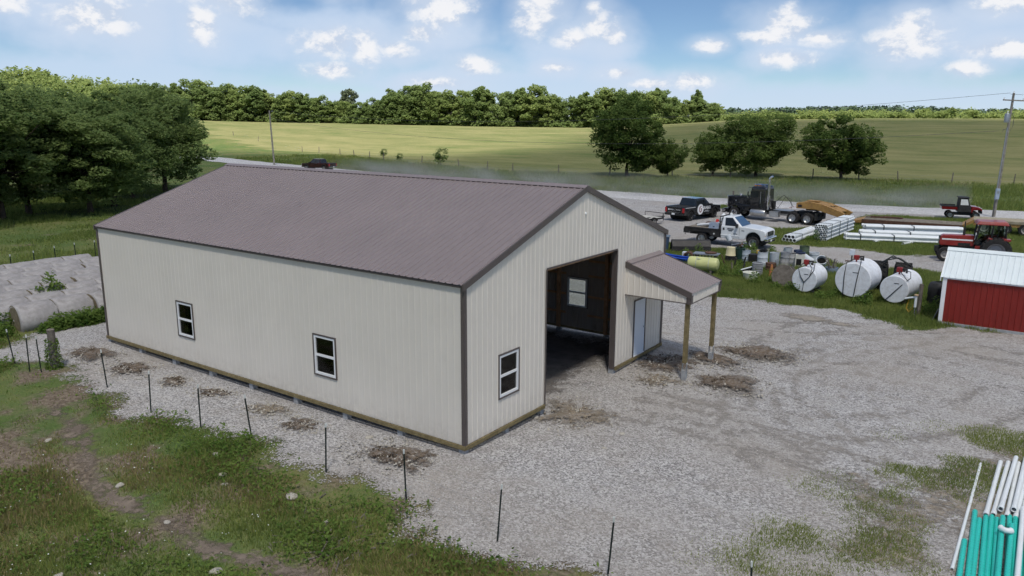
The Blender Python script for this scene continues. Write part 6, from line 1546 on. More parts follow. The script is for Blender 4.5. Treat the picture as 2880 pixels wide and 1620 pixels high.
def utv():
    x, y = 3.55, 67.6
    t = thing('utility_vehicle', 'red side-by-side utility vehicle with black cab at the roadside', 'utility vehicle', (x, y, hz(x, y) + .05), 14)
    red = mat('utv_red', (.20, .012, .016), .25, var=.1, coat=.3)
    wb = 2.1
    for s in (-1, 1):
        wheel(t, 0, s * .62, .33, .26, s, M_ALU, .19, spokes=5); wheel(t, wb, s * .62, .33, .24, s, M_ALU, .19, spokes=5)
    MB().box((1.0, 0, .42), (1.9, 1.0, .2)).build('chassis', M_BLKPLAS, t)
    bd = MB().hexa([(-.72, -.72, .82), (.52, -.72, .82), (.52, .72, .82), (-.72, .72, .82)], [(-.78, -.76, 1.10), (.52, -.76, 1.10), (.52, .76, 1.10), (-.78, .76, 1.10)]).build('cargo_bed', red, t, bevel=.02)
    MB().box((-.12, 0, 1.105), (1.18, 1.36, .02)).build('bed_liner', M_BLKPLAS, bd)
    for c, d in (((-.12, -.74, 1.15), (1.3, .06, .1)), ((-.12, .74, 1.15), (1.3, .06, .1)), ((-.76, 0, 1.13), (.05, 1.5, .1))): MB().box(c, d).build('bed_rail', M_BLKPLAS, t)
    b4 = [(.58, -.72, .62), (1.72, -.72, .62), (1.72, .72, .62), (.58, .72, .62)]; t4 = [(.66, -.64, 1.92), (1.36, -.64, 1.92), (1.36, .64, 1.92), (.66, .64, 1.92)]
    cab = MB().hexa(b4, t4).build('cab', M_BLKPLAS, t, bevel=.03)
    MB().box((1.0, 0, 1.94), (.9, 1.36, .07)).build('roof', M_BLKPLAS, t, bevel=.03)
    fpanel([b4[0], b4[1], t4[1], t4[0]], .14, .86, .50, .90, .004, .012, 'side_window', M_LENS, cab); fpanel([b4[2], b4[3], t4[3], t4[2]], .14, .86, .50, .90, .004, .012, 'side_window', M_VGLASS, cab)
    fpanel([b4[1], b4[2], t4[2], t4[1]], .05, .95, .42, .95, .004, .012, 'windshield', M_LENS, cab)
    MB().prism([(1.62, .55), (1.78, .55), (1.82, .80), (2.40, .86), (2.52, .72), (2.56, .95), (2.2, 1.12), (1.66, 1.18)], -.70, .70).build('hood', red, t, bevel=.05)
    MB().box((2.5, 0, .66), (.18, 1.2, .26)).build('front_bumper', M_BLKPLAS, t, bevel=.04)
    for s in (-1, 1): MB().box((2.46, s * .48, .98), (.14, .26, .09)).build('headlight', M_LENS, t)
utv()

def tractor():
    x, y = 8.9, 42.75
    t = thing('farm_tractor', 'red farm tractor with cab, exhaust stack and big rear tyres behind the shed', 'tractor', (x, y, hz(x, y) + .02), 191)
    wb = 2.75
    for s in (-1, 1):
        wheel(t, 0, s * .95, .86, .50, s, mat('grey_rim', (.28, .28, .29), .5, .4, var=.1), .52, lugs=22, bolts=False); wheel(t, wb, s * .78, .47, .30, s, mat('tan_rim', (.36, .34, .32), .6, .2, var=.15), .24, bolts=False)
    MB().box((1.2, 0, .85), (2.6, .55, .5)).build('chassis', M_DKSTEEL, t, bevel=.03)
    MB().prism([(1.15, 1.02), (3.05, .98), (3.12, 1.20), (3.05, 1.58), (2.9, 1.66), (1.15, 1.72)], -.36, .36).build('hood', M_REDPAINT, t, bevel=.04)
    MB().box((3.10, 0, 1.30), (.04, .60, .5)).build('grille', M_BLKPLAS, t)
    for s in (-1, 1):
        MB().box((2.1, s * .363, 1.40), (1.75, .008, .09)).build('side_stripe', M_DECAL, t)
        MB().box((1.7, s * .363, 1.12), (.7, .008, .18)).build('engine_vent', M_BLKPLAS, t)
        MB().box((3.11, s * .2, 1.36), (.05, .14, .12)).build('headlight', M_LENS, t)
        MB().hexa([(-.75, s * .62, 1.55), (.62, s * .62, 1.30), (.62, s * 1.12, 1.30), (-.75, s * 1.12, 1.55)], [(-.75, s * .62, 1.68), (.45, s * .62, 1.68), (.45, s * 1.12, 1.68), (-.75, s * 1.12, 1.68)]).build('rear_fender', M_REDPAINT, t, bevel=.03)
        MB().box((.75, s * .45, .85), (.7, .3, .5)).build('side_tank', M_REDPAINT, t, bevel=.03)
    b4 = [(-.55, -.62, 1.2), (1.12, -.62, 1.2), (1.12, .62, 1.2), (-.55, .62, 1.2)]; t4 = [(-.45, -.72, 2.5), (.98, -.72, 2.5), (.98, .72, 2.5), (-.45, .72, 2.5)]
    pil = MB()
    for a, b in zip(b4, t4): pil.tube([a, b], .055, 4)
    for s in (-1, 1): pil.tube([(.28, s * .62, 1.2), (.25, s * .72, 2.5)], .05, 4)
    pil.build('cab_pillars', M_BLKPLAS, t)['kind'] = 'stuff'
    for q, nm in (([b4[1], b4[2], t4[2], t4[1]], 'windshield'), ([b4[3], b4[0], t4[0], t4[3]], 'rear_window'), ([b4[0], b4[1], t4[1], t4[0]], 'side_window'), ([b4[2], b4[3], t4[3], t4[2]], 'side_window')):
        fpanel(q, .04, .96, .02, .98, -.004, .004, nm, M_GLASS, t)
    MB().box((.25, 0, 1.18), (1.6, 1.2, .06)).build('cab_floor', M_BLKPLAS, t)
    MB().prism([(-.35, 1.2), (.25, 1.2), (.25, 1.5), (-.1, 1.55), (-.2, 2.1), (-.35, 2.1)], -.28, .28).build('seat', M_BLKPLAS, t, bevel=.04)
    MB().tube([(1.0, 0, 1.3), (.7, 0, 1.72)], .03, 6).build('steering_column', M_BLKPLAS, t); MB().lathe([(.17, 0), (.19, .02), (.17, .04)], 14, T(.68, 0, 1.74) @ Matrix.Rotation(R(-35), 4, 'Y'), True).build('steering_wheel', M_BLKPLAS, t)
    MB().hexa([(-.62, -.82, 2.48), (1.2, -.82, 2.48), (1.2, .82, 2.48), (-.62, .82, 2.48)], [(-.5, -.72, 2.70), (1.05, -.72, 2.68), (1.05, .72, 2.68), (-.5, .72, 2.70)]).build('cab_roof', M_REDPAINT, t, bevel=.05)
    ex = MB().tube([(1.75, .18, 1.66), (1.75, .18, 2.15)], .075, 10).build('muffler', M_DKSTEEL, t); MB().tube([(1.75, .18, 2.12), (1.75, .18, 2.58)], .035, 8).build('exhaust_pipe', M_DKSTEEL, ex)
    for k in range(2): MB().box((3.2, 0, .72), (.26, .5, .36)).build('front_weight', M_BLKPLAS, t, bevel=.03) if k == 0 else None
    MB().tube([(wb, -.75, .5), (wb, .75, .5)], .08, 8).build('front_axle', M_DKSTEEL, t); MB().tube([(0, -.9, .86), (0, .9, .86)], .14, 10).build('rear_axle', M_DKSTEEL, t)
    MB().box((-.75, 0, .7), (.5, .5, .4)).build('hitch', M_DKSTEEL, t)
tractor()
# ================================================================== shed, tanks, pipes, junk
M_PVC = mat('white_pvc', (0.74, 0.77, 0.79), 0.35, var=0.04, scale=1.5, dirt=(0.5, 0.48, 0.43), dirt_amt=0.25)
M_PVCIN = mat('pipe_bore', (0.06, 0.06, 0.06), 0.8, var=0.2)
M_STRAP = mat('steel_strap', (0.05, 0.06, 0.07), 0.5, 0.4, var=0.1)
M_REDST = mat('red_steel_siding', (0.21, 0.017, 0.012), 0.4, var=0.06, scale=1)
M_WHTROOF = mat('white_steel_roof', (0.66, 0.72, 0.74), 0.35, var=0.04, scale=1)
M_TANK = mat('white_tank_paint', (0.72, 0.745, 0.79), 0.5, var=0.06, scale=2.0, dirt=(0.34, 0.31, 0.30), dirt_amt=0.5)
M_PUMP = mat('red_pump', (0.24, 0.02, 0.02), 0.45, var=0.2)
M_HOSE = mat('black_hose', (0.02, 0.024, 0.026), 0.6, var=0.2)
def teal_mat():
    m, n, l, b = nodes_mat('teal_perforated_pvc')
    v = n.new('ShaderNodeTexCoord').outputs['Object']
    nz = tnoise(n, l, v, 2.0, 3); cr = ramp(n, [(0.3, (0.018, 0.46, 0.39)), (0.7, (0.025, 0.53, 0.45))]); l.new(nz, cr.inputs[0])
    sp = n.new('ShaderNodeSeparateXYZ'); l.new(v, sp.inputs[0])
    def mth(op, a, b_=None, c=None):
        q = n.new('ShaderNodeMath'); q.operation = op
        for i, x in enumerate((a, b_, c)):
            if x is None: continue
            if isinstance(x, (int, float)): q.inputs[i].default_value = x
            else: l.new(x, q.inputs[i])
        return q.outputs[0]
    fx = mth('SUBTRACT', mth('FRACT', mth('MULTIPLY', sp.outputs[0], 8.0)), 0.5)      # one drilled hole every 12.5 cm, two rows
    ang = mth('ARCTAN2', sp.outputs[1], sp.outputs[2]); ad = mth('SUBTRACT', mth('ABSOLUTE', ang), 0.55)
    dist = mth('ADD', mth('POWER', mth('MULTIPLY', fx, 0.125), 2.0), mth('POWER', mth('MULTIPLY', ad, 0.055), 2.0))
    hole = mth('LESS_THAN', dist, 0.00007)
    l.new(mixc(n, l, hole, cr.outputs[0], (0.01, 0.05, 0.05)), b.inputs['Base Color']); b.inputs['Roughness'].default_value = 0.4
    return m
M_TEAL = teal_mat()
def pipe_mesh(L, r, m, n=14, bell=True, name='pipe'):
    """hollow pipe along +x, bell at the start"""
    mb = MB(); M = rotY90(); ri = r * .86
    prof = [(ri, 0), (r * (1.12 if bell else 1), 0), (r * (1.12 if bell else 1), .16), (r, .20), (r, L), (ri, L)]
    mb.lathe(prof, n, M, True)
    me = mb.mesh(name, m, 40); return me
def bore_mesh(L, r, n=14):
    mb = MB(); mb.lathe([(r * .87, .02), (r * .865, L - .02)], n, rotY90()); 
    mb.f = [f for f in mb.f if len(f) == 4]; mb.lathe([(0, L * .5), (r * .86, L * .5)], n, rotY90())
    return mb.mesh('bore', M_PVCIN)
def bundle(label, loc, rz, cols, rows, r, L, straps, group='strapped bundles of white pipe', skids=True):
    t = thing('pipe_bundle', label, 'pipe bundle', (loc[0], loc[1], hz(loc[0], loc[1])), rz, group)
    pm, bm = pipe_mesh(L, r, M_PVC, 12), bore_mesh(L, r, 10)
    z0 = .1 if skids else 0.0; rng = np.random.default_rng(int(L * 100 + cols))
    hgt = 0
    for j in range(rows):
        nn = cols - (j % 2)
        for i in range(nn):
            y = (i - (nn - 1) / 2) * 2.06 * r; z = z0 + r + j * 1.76 * r; dx = float(rng.uniform(-.12, .12))
            p = obj('pipe', pm, t); p.location = (dx, y, z); b = obj('bore', bm, p)
            hgt = z + r
    wd = cols * 1.03 * r
    for sx in straps:
        mb = MB(); k = .012
        mb.box((sx, 0, hgt + k), (.07, 2 * wd, .02)); mb.box((sx, wd + k, (hgt + z0) / 2), (.07, .02, hgt - z0)); mb.box((sx, -wd - k, (hgt + z0) / 2), (.07, .02, hgt - z0))
        mb.build('strap', M_STRAP, t)
    if skids:
        for sx in (L * .15, L * .5, L * .85): MB().box((sx, 0, .05), (.1, 2 * wd + .1, .1)).build('skid', M_OLDWOOD, t)
    return t
bundle('small bundle of wide white pipes with open ends nearest the white truck', (-4.0, 43.1), 88, 4, 2, .135, 6.1, (1.2,))
bundle('tall stacked bundle of thin white pipes with three black straps', (-2.35, 45.3), 88, 6, 8, .082, 7.6, (1.0, 3.2, 5.4))
bundle('low white pipe bundle lying sideways with two black straps beside the tractor', (-1.0, 47.2), 20, 6, 3, .08, 6.4, (1.0, 3.3))
bundle('white pipe bundle at the back beside the lowboy deck', (-.75, 52.2), 22, 5, 3, .11, 7.2, (1.4, 3.6))
bundle('middle white pipe bundle between the low one and the back one', (-.6, 50.3), 21, 6, 2, .10, 7.0, (1.0, 3.5))
for x, y, lab in ((1.06, 47.0, 'short white pipe end poking out under the low pipe bundle'), (3.0, 47.2, 'second white pipe end poking out under the low pipe bundle')):
    o = obj('pipe', pipe_mesh(1.2, .09, M_PVC)); o.location = (x, y, hz(x, y) + .1); o.rotation_euler = (0, 0, R(70)); tag(o, lab, 'pipe', 'pipe offcuts used as skids')
# ---- foreground pipes
rng = np.random.default_rng(12)
wm, wb_ = pipe_mesh(3.55, .056, M_PVC, 16), bore_mesh(3.55, .056)
wlist = [(11.70, 4.66, .06, 'first'), (11.84, 4.76, .06, 'second'), (11.96, 4.95, .17, 'third'), (12.10, 4.85, .06, 'fourth'), (12.21, 5.10, .17, 'fifth'), (12.27, 4.90, .06, 'sixth'), (12.40, 4.95, .06, 'seventh'), (12.52, 5.0, .06, 'eighth')]
for i, (x, y, z, w_) in enumerate(wlist):
    t = thing('white_pipe', 'white drain pipe in the foreground pile, %s from the left' % w_, 'pipe', (x, y - .1, hz(x, y) + z), 89.2 - .5 * (i % 3), 'white foreground pipes')
    obj('pipe_wall', wm, t); obj('bore', wb_, t)
tm, tb_ = pipe_mesh(5.2, .056, M_TEAL, 16, False), bore_mesh(5.2, .056)
tl = [(11.43, 3.0, .06, 92.5), (11.48, 4.62, .06, 93), (11.60, 4.25, .06, 92.5), (11.71, 4.48, .06, 93), (11.82, 4.58, .06, 92.6), (11.93, 4.52, .06, 92.8), (12.03, 4.45, .17, 92), (12.15, 4.82, .06, 92.5), (12.27, 4.80, .06, 92.2), (12.38, 4.88, .06, 92), (12.22, 4.15, .17, 91.4), (12.50, 4.8, .06, 92)]
for i, (x, y, z, a) in enumerate(tl):
    t = thing('teal_pipe', 'teal perforated pipe at the bottom right corner, %s from the left' % ['first', 'second', 'third', 'fourth', 'fifth', 'sixth', 'seventh', 'eighth', 'ninth', 'tenth', 'eleventh', 'twelfth'][i], 'pipe', (x, y, hz(x, y) + z), a + 180, 'teal perforated pipes')
    obj('pipe_wall', tm, t); obj('bore', tb_, t)
t = thing('white_pipe', 'single long thin white pipe lying apart left of the teal pipes', 'pipe', (11.35, 1.62, hz(11.35, 1.6) + .04), 90.2, 'white foreground pipes')
obj('pipe_wall', pipe_mesh(6.1, .036, M_PVC, 14), t); obj('bore', bore_mesh(6.1, .036), t)
t = thing('white_pipe', 'white pipe lying on top along the right edge of the teal pipes', 'pipe', (12.46, 1.0, hz(12.46, 1) + .17), 91, 'white foreground pipes'); obj('pipe_wall', pipe_mesh(4.2, .056, M_PVC, 14), t); obj('bore', bore_mesh(4.2, .056), t)
o = MB().tube([(12.03, 3.62, .29), (12.07, 3.56, .29), (12.13, 3.53, .29), (12.20, 3.56, .29), (12.23, 3.60, .29)], [.066, .062, .062, .062, .07], 12).build('pipe_elbow', M_PVC, None, 60); tag(o, 'small white pipe elbow resting on the teal pipes', 'pipe fitting')

# ---- red shed
sx0, sy0, sw, sd, se, sr = 8.32, 23.55, 6.2, 3.0, 2.20, 3.22
shed = thing('red_shed', 'small red steel shed with white ribbed roof', 'shed')
MB().box((sx0 + sw / 2, sy0 + sd / 2, .06), (sw + .1, sd + .1, .14)).build('concrete_slab', M_CONC, shed)
frm = lambda nm, c, d: MB().box(c, d).build(nm, M_LUMBER, shed)
a = frm('front_wall', (sx0 + sw / 2, sy0 + .06, 1.1), (sw - .1, .04, .09)); panels('siding_panel', (sx0, sy0, 0), (1, 0, 0), (0, -1, 0), sw, .13, lambda u: se - .02, [], M_REDST, a)
a = frm('end_wall', (sx0 + .06, sy0 + sd / 2, 1.1), (.04, sd - .1, .09)); panels('siding_panel', (sx0, sy0, 0), (0, 1, 0), (-1, 0, 0), sd, .13, lambda u: se - .02 + (sr - se) * (1 - abs(u - sd / 2) / (sd / 2)), [], M_REDST, a, breaks=(sd / 2,))
a = frm('back_wall', (sx0 + sw / 2, sy0 + sd - .06, 1.1), (sw - .1, .04, .09)); panels('siding_panel', (sx0, sy0 + sd, 0), (1, 0, 0), (0, 1, 0), sw, .13, lambda u: se - .02, [], M_REDST, a)
a = frm('end_wall', (sx0 + sw - .06, sy0 + sd / 2, 1.1), (.04, sd - .1, .09)); panels('siding_panel', (sx0 + sw, sy0, 0), (0, 1, 0), (1, 0, 0), sd, .13, lambda u: se - .02 + (sr - se) * (1 - abs(u - sd / 2) / (sd / 2)), [], M_REDST, a, breaks=(sd / 2,))
rf = MB().box((sx0 + sw / 2, sy0 + sd / 2, sr - .12), (sw, .05, .12)).build('roof', M_LUMBER, shed)
ss = (sr - se) / (sd / 2)
for s in (0, 1):
    dv = Vector((0, 1 if s == 0 else -1, ss)).normalized(); nv = Vector((0, -ss if s == 0 else ss, 1)).normalized()
    panels('roof_panel', (sx0 - .12, sy0 - .1 if s == 0 else sy0 + sd + .1, se - .1 * ss + .02), (1, 0, 0), nv, sw + .24, 0, lambda u: math.hypot(sd / 2 + .1, (sd / 2 + .1) * ss), [], M_WHTROOF, rf, up=dv)
mb = MB()
for s in (-1, 1):
    ym, y1 = sy0 + sd / 2, sy0 + sd / 2 + s * .17
    mb.hexa([(sx0 - .15, ym, sr + .055), (sx0 + sw + .15, ym, sr + .055), (sx0 + sw + .15, y1, sr + .05 - .17 * ss), (sx0 - .15, y1, sr + .05 - .17 * ss)], [(sx0 - .15, ym, sr + .075), (sx0 + sw + .15, ym, sr + .075), (sx0 + sw + .15, y1, sr + .065 - .17 * ss), (sx0 - .15, y1, sr + .065 - .17 * ss)])
mb.build('ridge_cap', M_WHTROOF, rf)
mb = MB(); mb.box((sx0 + .05, sy0 - .03, 1.14), (.16, .02, 2.0)); mb.box((sx0 - .03, sy0 + .05, 1.14), (.02, .16, 2.0)); mb.build('corner_trim', M_WHITE, shed)
MB().box((sx0 + sw / 2, sy0 - .035, se - .06), (sw, .03, .11)).build('eave_trim', M_WHITE, shed)
for s in (0, 1):
    y0 = sy0 - .1 if s == 0 else sy0 + sd + .1
    MB().hexa([(sx0 - .14, y0, se - .22), (sx0 - .11, y0, se - .22), (sx0 - .11, sy0 + sd / 2, sr - .14), (sx0 - .14, sy0 + sd / 2, sr - .14)], [(sx0 - .14, y0, se - .05), (sx0 - .11, y0, se - .05), (sx0 - .11, sy0 + sd / 2, sr + .04), (sx0 - .14, sy0 + sd / 2, sr + .04)]).build('rake_trim', M_WHITE, shed)
o = MB().hexa([(8.0, 23.75, .02), (8.05, 24.35, .02), (8.07, 24.35, .02), (8.02, 23.75, .02)], [(8.2, 23.75, .62), (8.24, 24.35, .62), (8.26, 24.35, .62), (8.22, 23.75, .62)]).build('metal_sheet', M_GALV); tag(o, 'grey metal sheet leaning against the end of the red shed', 'sheet metal')

# ---- fuel tanks
def fuel_tank(x, y, r, L, rz, label, pump_x, hoses, dusty=False):
    t = thing('fuel_tank', label, 'fuel tank', (x, y, hz(x, y)), rz, 'white fuel tanks')
    zc = r + .18
    mb = MB(); mb.lathe([(0, -.03), (r * .97, -.03), (r, 0), (r * 1.01, .03), (r, .06), (r, L - .06), (r * 1.01, L - .03), (r, L), (r * .97, L + .03), (0, L + .03)], 40, T(0, 0, zc) @ Matrix.Rotation(-math.pi / 2, 4, 'X'))
    mb.build('shell', M_TANK, t, 35)
    for yy in (L * .2, L * .8): MB().box((0, yy, .12), (r * 1.3, .12, .3)).build('skid', M_OLDWOOD, t)
    p = MB().box((pump_x, L * .25, zc + r + .22), (.26, .2, .24)).build('pump', M_PUMP, t, bevel=.03)
    MB().tube([(pump_x, L * .25, zc + r - .05), (pump_x, L * .25, zc + r + .15)], .04, 8).build('pump_pipe', M_PUMP, p)
    MB().tube([(pump_x + .1, L * .25, zc + r + .26), (pump_x + .32, L * .25, zc + r + .3), (pump_x + .34, L * .22, zc + r + .1)], .05, 8).build('pump_motor', M_DKSTEEL, p)
    MB().lathe([(0, 0), (.06, 0), (.06, .1), (.09, .12), (0, .14)], 10, T(0, L * .6, zc + r - .02)).build('vent_cap', M_DKSTEEL, t)
    for h in hoses: MB().tube([(a, b, zc + c * r) for a, b, c in h], .02, 6).build('hose', M_HOSE, t, 60)
    MB().box((r * .12, -.036, zc + r * .45), (r * .32, .008, .035)).build('lettering_line', M_DECALK, t)
fuel_tank(1.75, 25.9, .64, 1.65, -4, 'small white fuel tank on the left with crossed black hoses', -.1, [[(.05, .3, 1.35), (.35, -.02, .95), (.25, -.06, .3), (.0, -.06, -.2), (-.05, -.06, -.9)], [(-.2, .3, 1.3), (-.35, -.02, .9), (-.2, -.06, .25), (.0, -.06, -.2)], [(.3, .5, 1.3), (.45, -.03, .85), (.28, -.06, .4)]])
fuel_tank(4.05, 26.1, .87, 1.9, -4, 'largest white fuel tank in the middle with two straight hoses down its face', -.05, [[(-.1, .4, 1.2), (-.38, -.02, .98), (-.42, -.06, .2), (-.40, -.06, -.95)], [(.2, .4, 1.25), (.3, -.02, 1.0), (.2, -.06, .1), (.12, -.06, -.9)]])
fuel_tank(6.0, 26.0, .67, 2.3, -6, 'right white fuel tank with one looping hose, nearest the red shed', 0.0, [[(.1, .55, 1.35), (.55, .4, 1.3), (.62, .2, .9), (.3, -.05, .35), (-.05, -.06, -.3), (-.35, -.06, -.85)], [(0, .5, 1.3), (.35, .1, 1.0), (.55, -.02, .75)]])
o = MB().tube([(7.31, 24.7, 0), (7.33, 24.7, 1.5)], .09, 8).build('wood_post', M_OLDWOOD); tag(o, 'grey wood post between the right tank and the shed', 'post')
t = thing('standpipe', 'white capped standpipe with elbow arm beside the grey wood post', 'standpipe', (7.2, 24.35, 0)); MB().tube([(0, 0, 0), (0, 0, .5)], .02, 8).build('riser', M_GALV, t); MB().tube([(0, 0, .45), (0, 0, .98)], .06, 10).build('sleeve', M_PVC, t); MB().tube([(0, 0, .92), (-.25, .05, .86), (-.45, .1, .78)], .045, 8).build('arm', M_PVC, t); MB().lathe([(0, 0), (.1, 0), (.1, .05), (0, .07)], 10, T(0, 0, 1.0)).build('cap', mat('tan_cap', (.45, .32, .2), .6), t)
o = MB().tube([(6.9, 24.5, .75), (6.82, 24.45, .35), (6.95, 24.4, .18), (7.08, 24.38, .35), (7.13, 24.36, .6)], .018, 6).build('hose', mat('yellow_hose', (.5, .27, .02), .5), None, 60); tag(o, 'yellow hose looping below the standpipe', 'hose')
o = MB().tube([(7.2, 24.3, .3), (7.3, 24.0, .1), (7.6, 23.7, .03)], .015, 6).build('cable', M_CABLE, None, 60); tag(o, 'thin grey cable trailing from the standpipe towards the shed', 'cable')
mb = MB(); mb.lathe([(.42, 0), (.48, .0), (.50, .08), (.48, .16), (.50, .28), (.48, .4), (.50, .55), (.48, .7), (.5, .85), (.47, 1.0), (.40, 1.12), (.2, 1.18), (.2, 1.1), (.36, 1.02), (.4, .4)], 24)
o = mb.build('plastic_tank', M_BLKPLAS, None, 40); o.location = (7.75, 27.6, 0); tag(o, 'black ribbed plastic tank between the right fuel tank and the shed', 'tank')
for i, (x, y, lab) in enumerate(((4.6, 29.6, 'left one of two big lugged tyres behind the fuel tanks'), (5.75, 29.75, 'right one of two big lugged tyres behind the fuel tanks'))):
    t = thing('tractor_tyre', lab, 'tyre', (x, y, hz(x, y)), 96, 'big loose tyres')
    wheel(t, 0, 0, .78, .85, 1, M_DKSTEEL, .45, lugs=20, bolts=False, name='tyre_casing')
for i, pts in enumerate([[(4.9, 28.9, 1.5), (5.2, 28.9, 1.95), (5.7, 29, 1.9), (6.1, 29, 1.65)], [(4.8, 29, 1.6), (5.1, 28.9, 1.8), (5.6, 28.9, 1.95), (6.2, 29, 1.6)], [(4.7, 28.9, 1.55), (5.3, 29.1, 2.0), (5.9, 29, 1.75)]]):
    o = MB().tube(pts, .035, 6).build('rubber_hose', M_HOSE, None, 60); tag(o, 'black rubber hose draped over the big tyres, %s' % ['thick lower loop', 'middle loop', 'highest loop'][i], 'hose', 'hoses on the tyres')

# ---- junk row
def put(o, x, y, z=0, rz=0, rx=0, ry=0):
    o.location = (x, y, hz(x, y) + z); o.rotation_euler = (R(rx), R(ry), R(rz)); return o
def can(name, label, cat, prof, m, x, y, z=0, rx=0, ry=0, n=22, inner=None, fill=None, group=None, sc=1):
    t = thing(name, label, cat, group=group); put(t, x, y, z, 0, rx, ry); t.scale = (sc, sc, sc)
    MB().lathe(prof, n).build('shell', m, t, 40)
    if inner: MB().lathe([(0, inner[1]), (inner[0], inner[1])], n).build('contents', inner[2], t)
    return t
def drum(r, h, open_=True, rib=True, t=.015):
    p = [(0, 0), (r * .97, 0), (r, .02)]
    if rib: p += [(r, h * .32), (r * 1.03, h * .34), (r, h * .36), (r, h * .64), (r * 1.03, h * .66), (r, h * .68)]
    p += [(r, h - .02), (r * 1.02, h)]
    p += [(r * .94, h), (r * .93, h * .55), (0, h * .5)] if open_ else [(r * .95, h), (r * .94, h - .015), (0, h - .015)]
    return p
def pail(r0, r1, h): return [(0, 0), (r0, 0), (r1 * .97, h * .8), (r1 * 1.05, h * .82), (r1 * 1.05, h * .88), (r1, h * .9), (r1 * 1.03, h), (r1 * .93, h), (r0 * .9, .05), (0, .05)]
M_GRAYPL = mat('grey_plastic', (.30, .31, .33), .55, var=.15, scale=4, dirt=(.16, .14, .12), dirt_amt=.5)
M_DGREEN = mat('dark_green_plastic', (.018, .05, .04), .5, var=.2)
M_OLIVE = mat('olive_plastic', (.085, .12, .07), .55, var=.2, scale=4, dirt=(.12, .1, .08), dirt_amt=.4)
M_CREAMPL = mat('cream_plastic', (.62, .55, .34), .5, var=.06)
M_YELPL = mat('pale_yellow_poly', (.52, .54, .24), .45, var=.08, scale=2, dirt=(.45, .43, .18), dirt_amt=.3)
M_BLUEPL = mat('blue_pipe', (.02, .075, .42), .4, var=.1)
M_NAVY = mat('navy_plastic', (.02, .03, .07), .5, var=.2)
M_WHTDRUM = mat('white_plastic_drum', (.60, .64, .69), .45, var=.06, scale=3, dirt=(.38, .36, .33), dirt_amt=.45)
M_SOILF = mat('trash_fill', (.10, .085, .07), .9, var=.5, scale=12, bump=.8, bscale=30)
t = can('white_drum', 'tall white plastic drum heaped with black cable, front of the junk row', 'drum', drum(.31, 1.0), M_WHTDRUM, -2.45, 32.2, inner=(.29, .9, M_SOILF), group='white drums')
rng = np.random.default_rng(31); mb = MB()
for k in range(14):
    a = rng.uniform(0, 6.28, 5); mb.tube([(.24 * math.cos(q) * rng.uniform(.2, 1.2), .24 * math.sin(q) * rng.uniform(.2, 1.2), .96 + rng.uniform(0, .22)) for q in a], .02, 5)
o = mb.build('cable_tangle', M_HOSE, None, 60); put(o, -2.45, 32.2); tag(o, 'tangle of black cable heaped on the tall white drum', 'cable', kind=None)
can('white_drum', 'plain white plastic drum right of the cable-filled drum', 'drum', drum(.29, .88, True, False), M_WHTDRUM, -1.98, 33.0, inner=(.26, .8, M_GRAYPL), group='white drums')
can('grey_drum', 'pale grey see-through drum behind the wire coil', 'drum', drum(.28, .86), M_GRAYPL, -1.52, 33.7, inner=(.26, .75, M_SOILF), group='grey drums')
can('grey_drum', 'grey drum filled with tan soil right of the see-through drum', 'drum', drum(.29, .82), mat('stained_white_plastic', (.50, .50, .50), .6, var=.1, scale=4, dirt=(.25, .2, .16), dirt_amt=.7), -1.10, 33.95, inner=(.27, .79, mat('tan_soil_fill', (.30, .24, .18), .95, var=.2, bump=.4)), group='grey drums')
can('soil_tub', 'white tub filled with tan soil at the back of the junk row', 'tub', drum(.27, .6, True, False), M_WHTDRUM, -1.95, 35.7, .25, inner=(.26, .57, MATS['tan_soil_fill']))
can('navy_drum', 'dark navy drum standing behind the white box', 'drum', drum(.26, .85, False), M_NAVY, -1.15, 35.1)
can('green_drum', 'olive green drum at the back of the junk row', 'drum', drum(.3, .95, True), M_OLIVE, -.92, 35.7, .1, inner=(.28, .88, M_SOILF))
t = thing('white_cabinet', 'white square housing with dark opening and black ring on top', 'housing', (-.62, 33.75, hz(-.6, 33.7)), 12)
MB().box((0, 0, .42), (.56, .5, .84)).build('case', mat('cream_enamel', (.66, .64, .58), .5, var=.05), t, bevel=.02); MB().box((-.06, -.253, .36), (.3, .012, .40)).build('opening', M_BLACK, t); MB().lathe([(.19, 0), (.28, .02), (.29, .10), (.2, .12)], 20, T(0, 0, .85), True).build('ring', M_NAVY, t, 40)
can('white_pail', 'white ribbed pail standing open at the back right of the junk row', 'pail', pail(.27, .31, .62), M_WHTDRUM, -.35, 35.9, .05, inner=(.26, .4, M_GRAYPL), group='white pails')
can('white_pail', 'white ribbed pail tipped on its side beside the white housing', 'pail', pail(.24, .28, .6), M_WHTDRUM, -.02, 34.2, .32, 20, -62, group='white pails')
t = can('white_pail', 'white pail tipped with its dark open mouth towards the camera', 'pail', pail(.27, .31, .55), M_WHTDRUM, .5, 34.4, .22, 48, 14, inner=(.25, .36, M_BLACK), group='white pails')
can('wood_scrap_tub', 'blue-grey tub full of scrap wood left of the largest tank', 'tub', drum(.36, .34, True, False), mat('bluegrey_plastic', (.28, .34, .44), .5, var=.1), 1.42, 33.1, inner=(.33, .26, M_SOILF))
rng = np.random.default_rng(44)
for k in range(11):
    a, b = rng.uniform(-40, 40, 2)
    o = MB().box((0, 0, .45), (.05, .025, .95)).build('wood_stick', M_OLDWOOD); put(o, 1.42 + rng.uniform(-.2, .2), 33.1 + rng.uniform(-.2, .2), .1, rng.uniform(0, 180), a, b); o.scale = (1, 1, rng.uniform(.6, 1.15)); tag(o, 'scrap wood stick standing in the blue-grey tub', 'stick', 'scrap sticks in the tub')
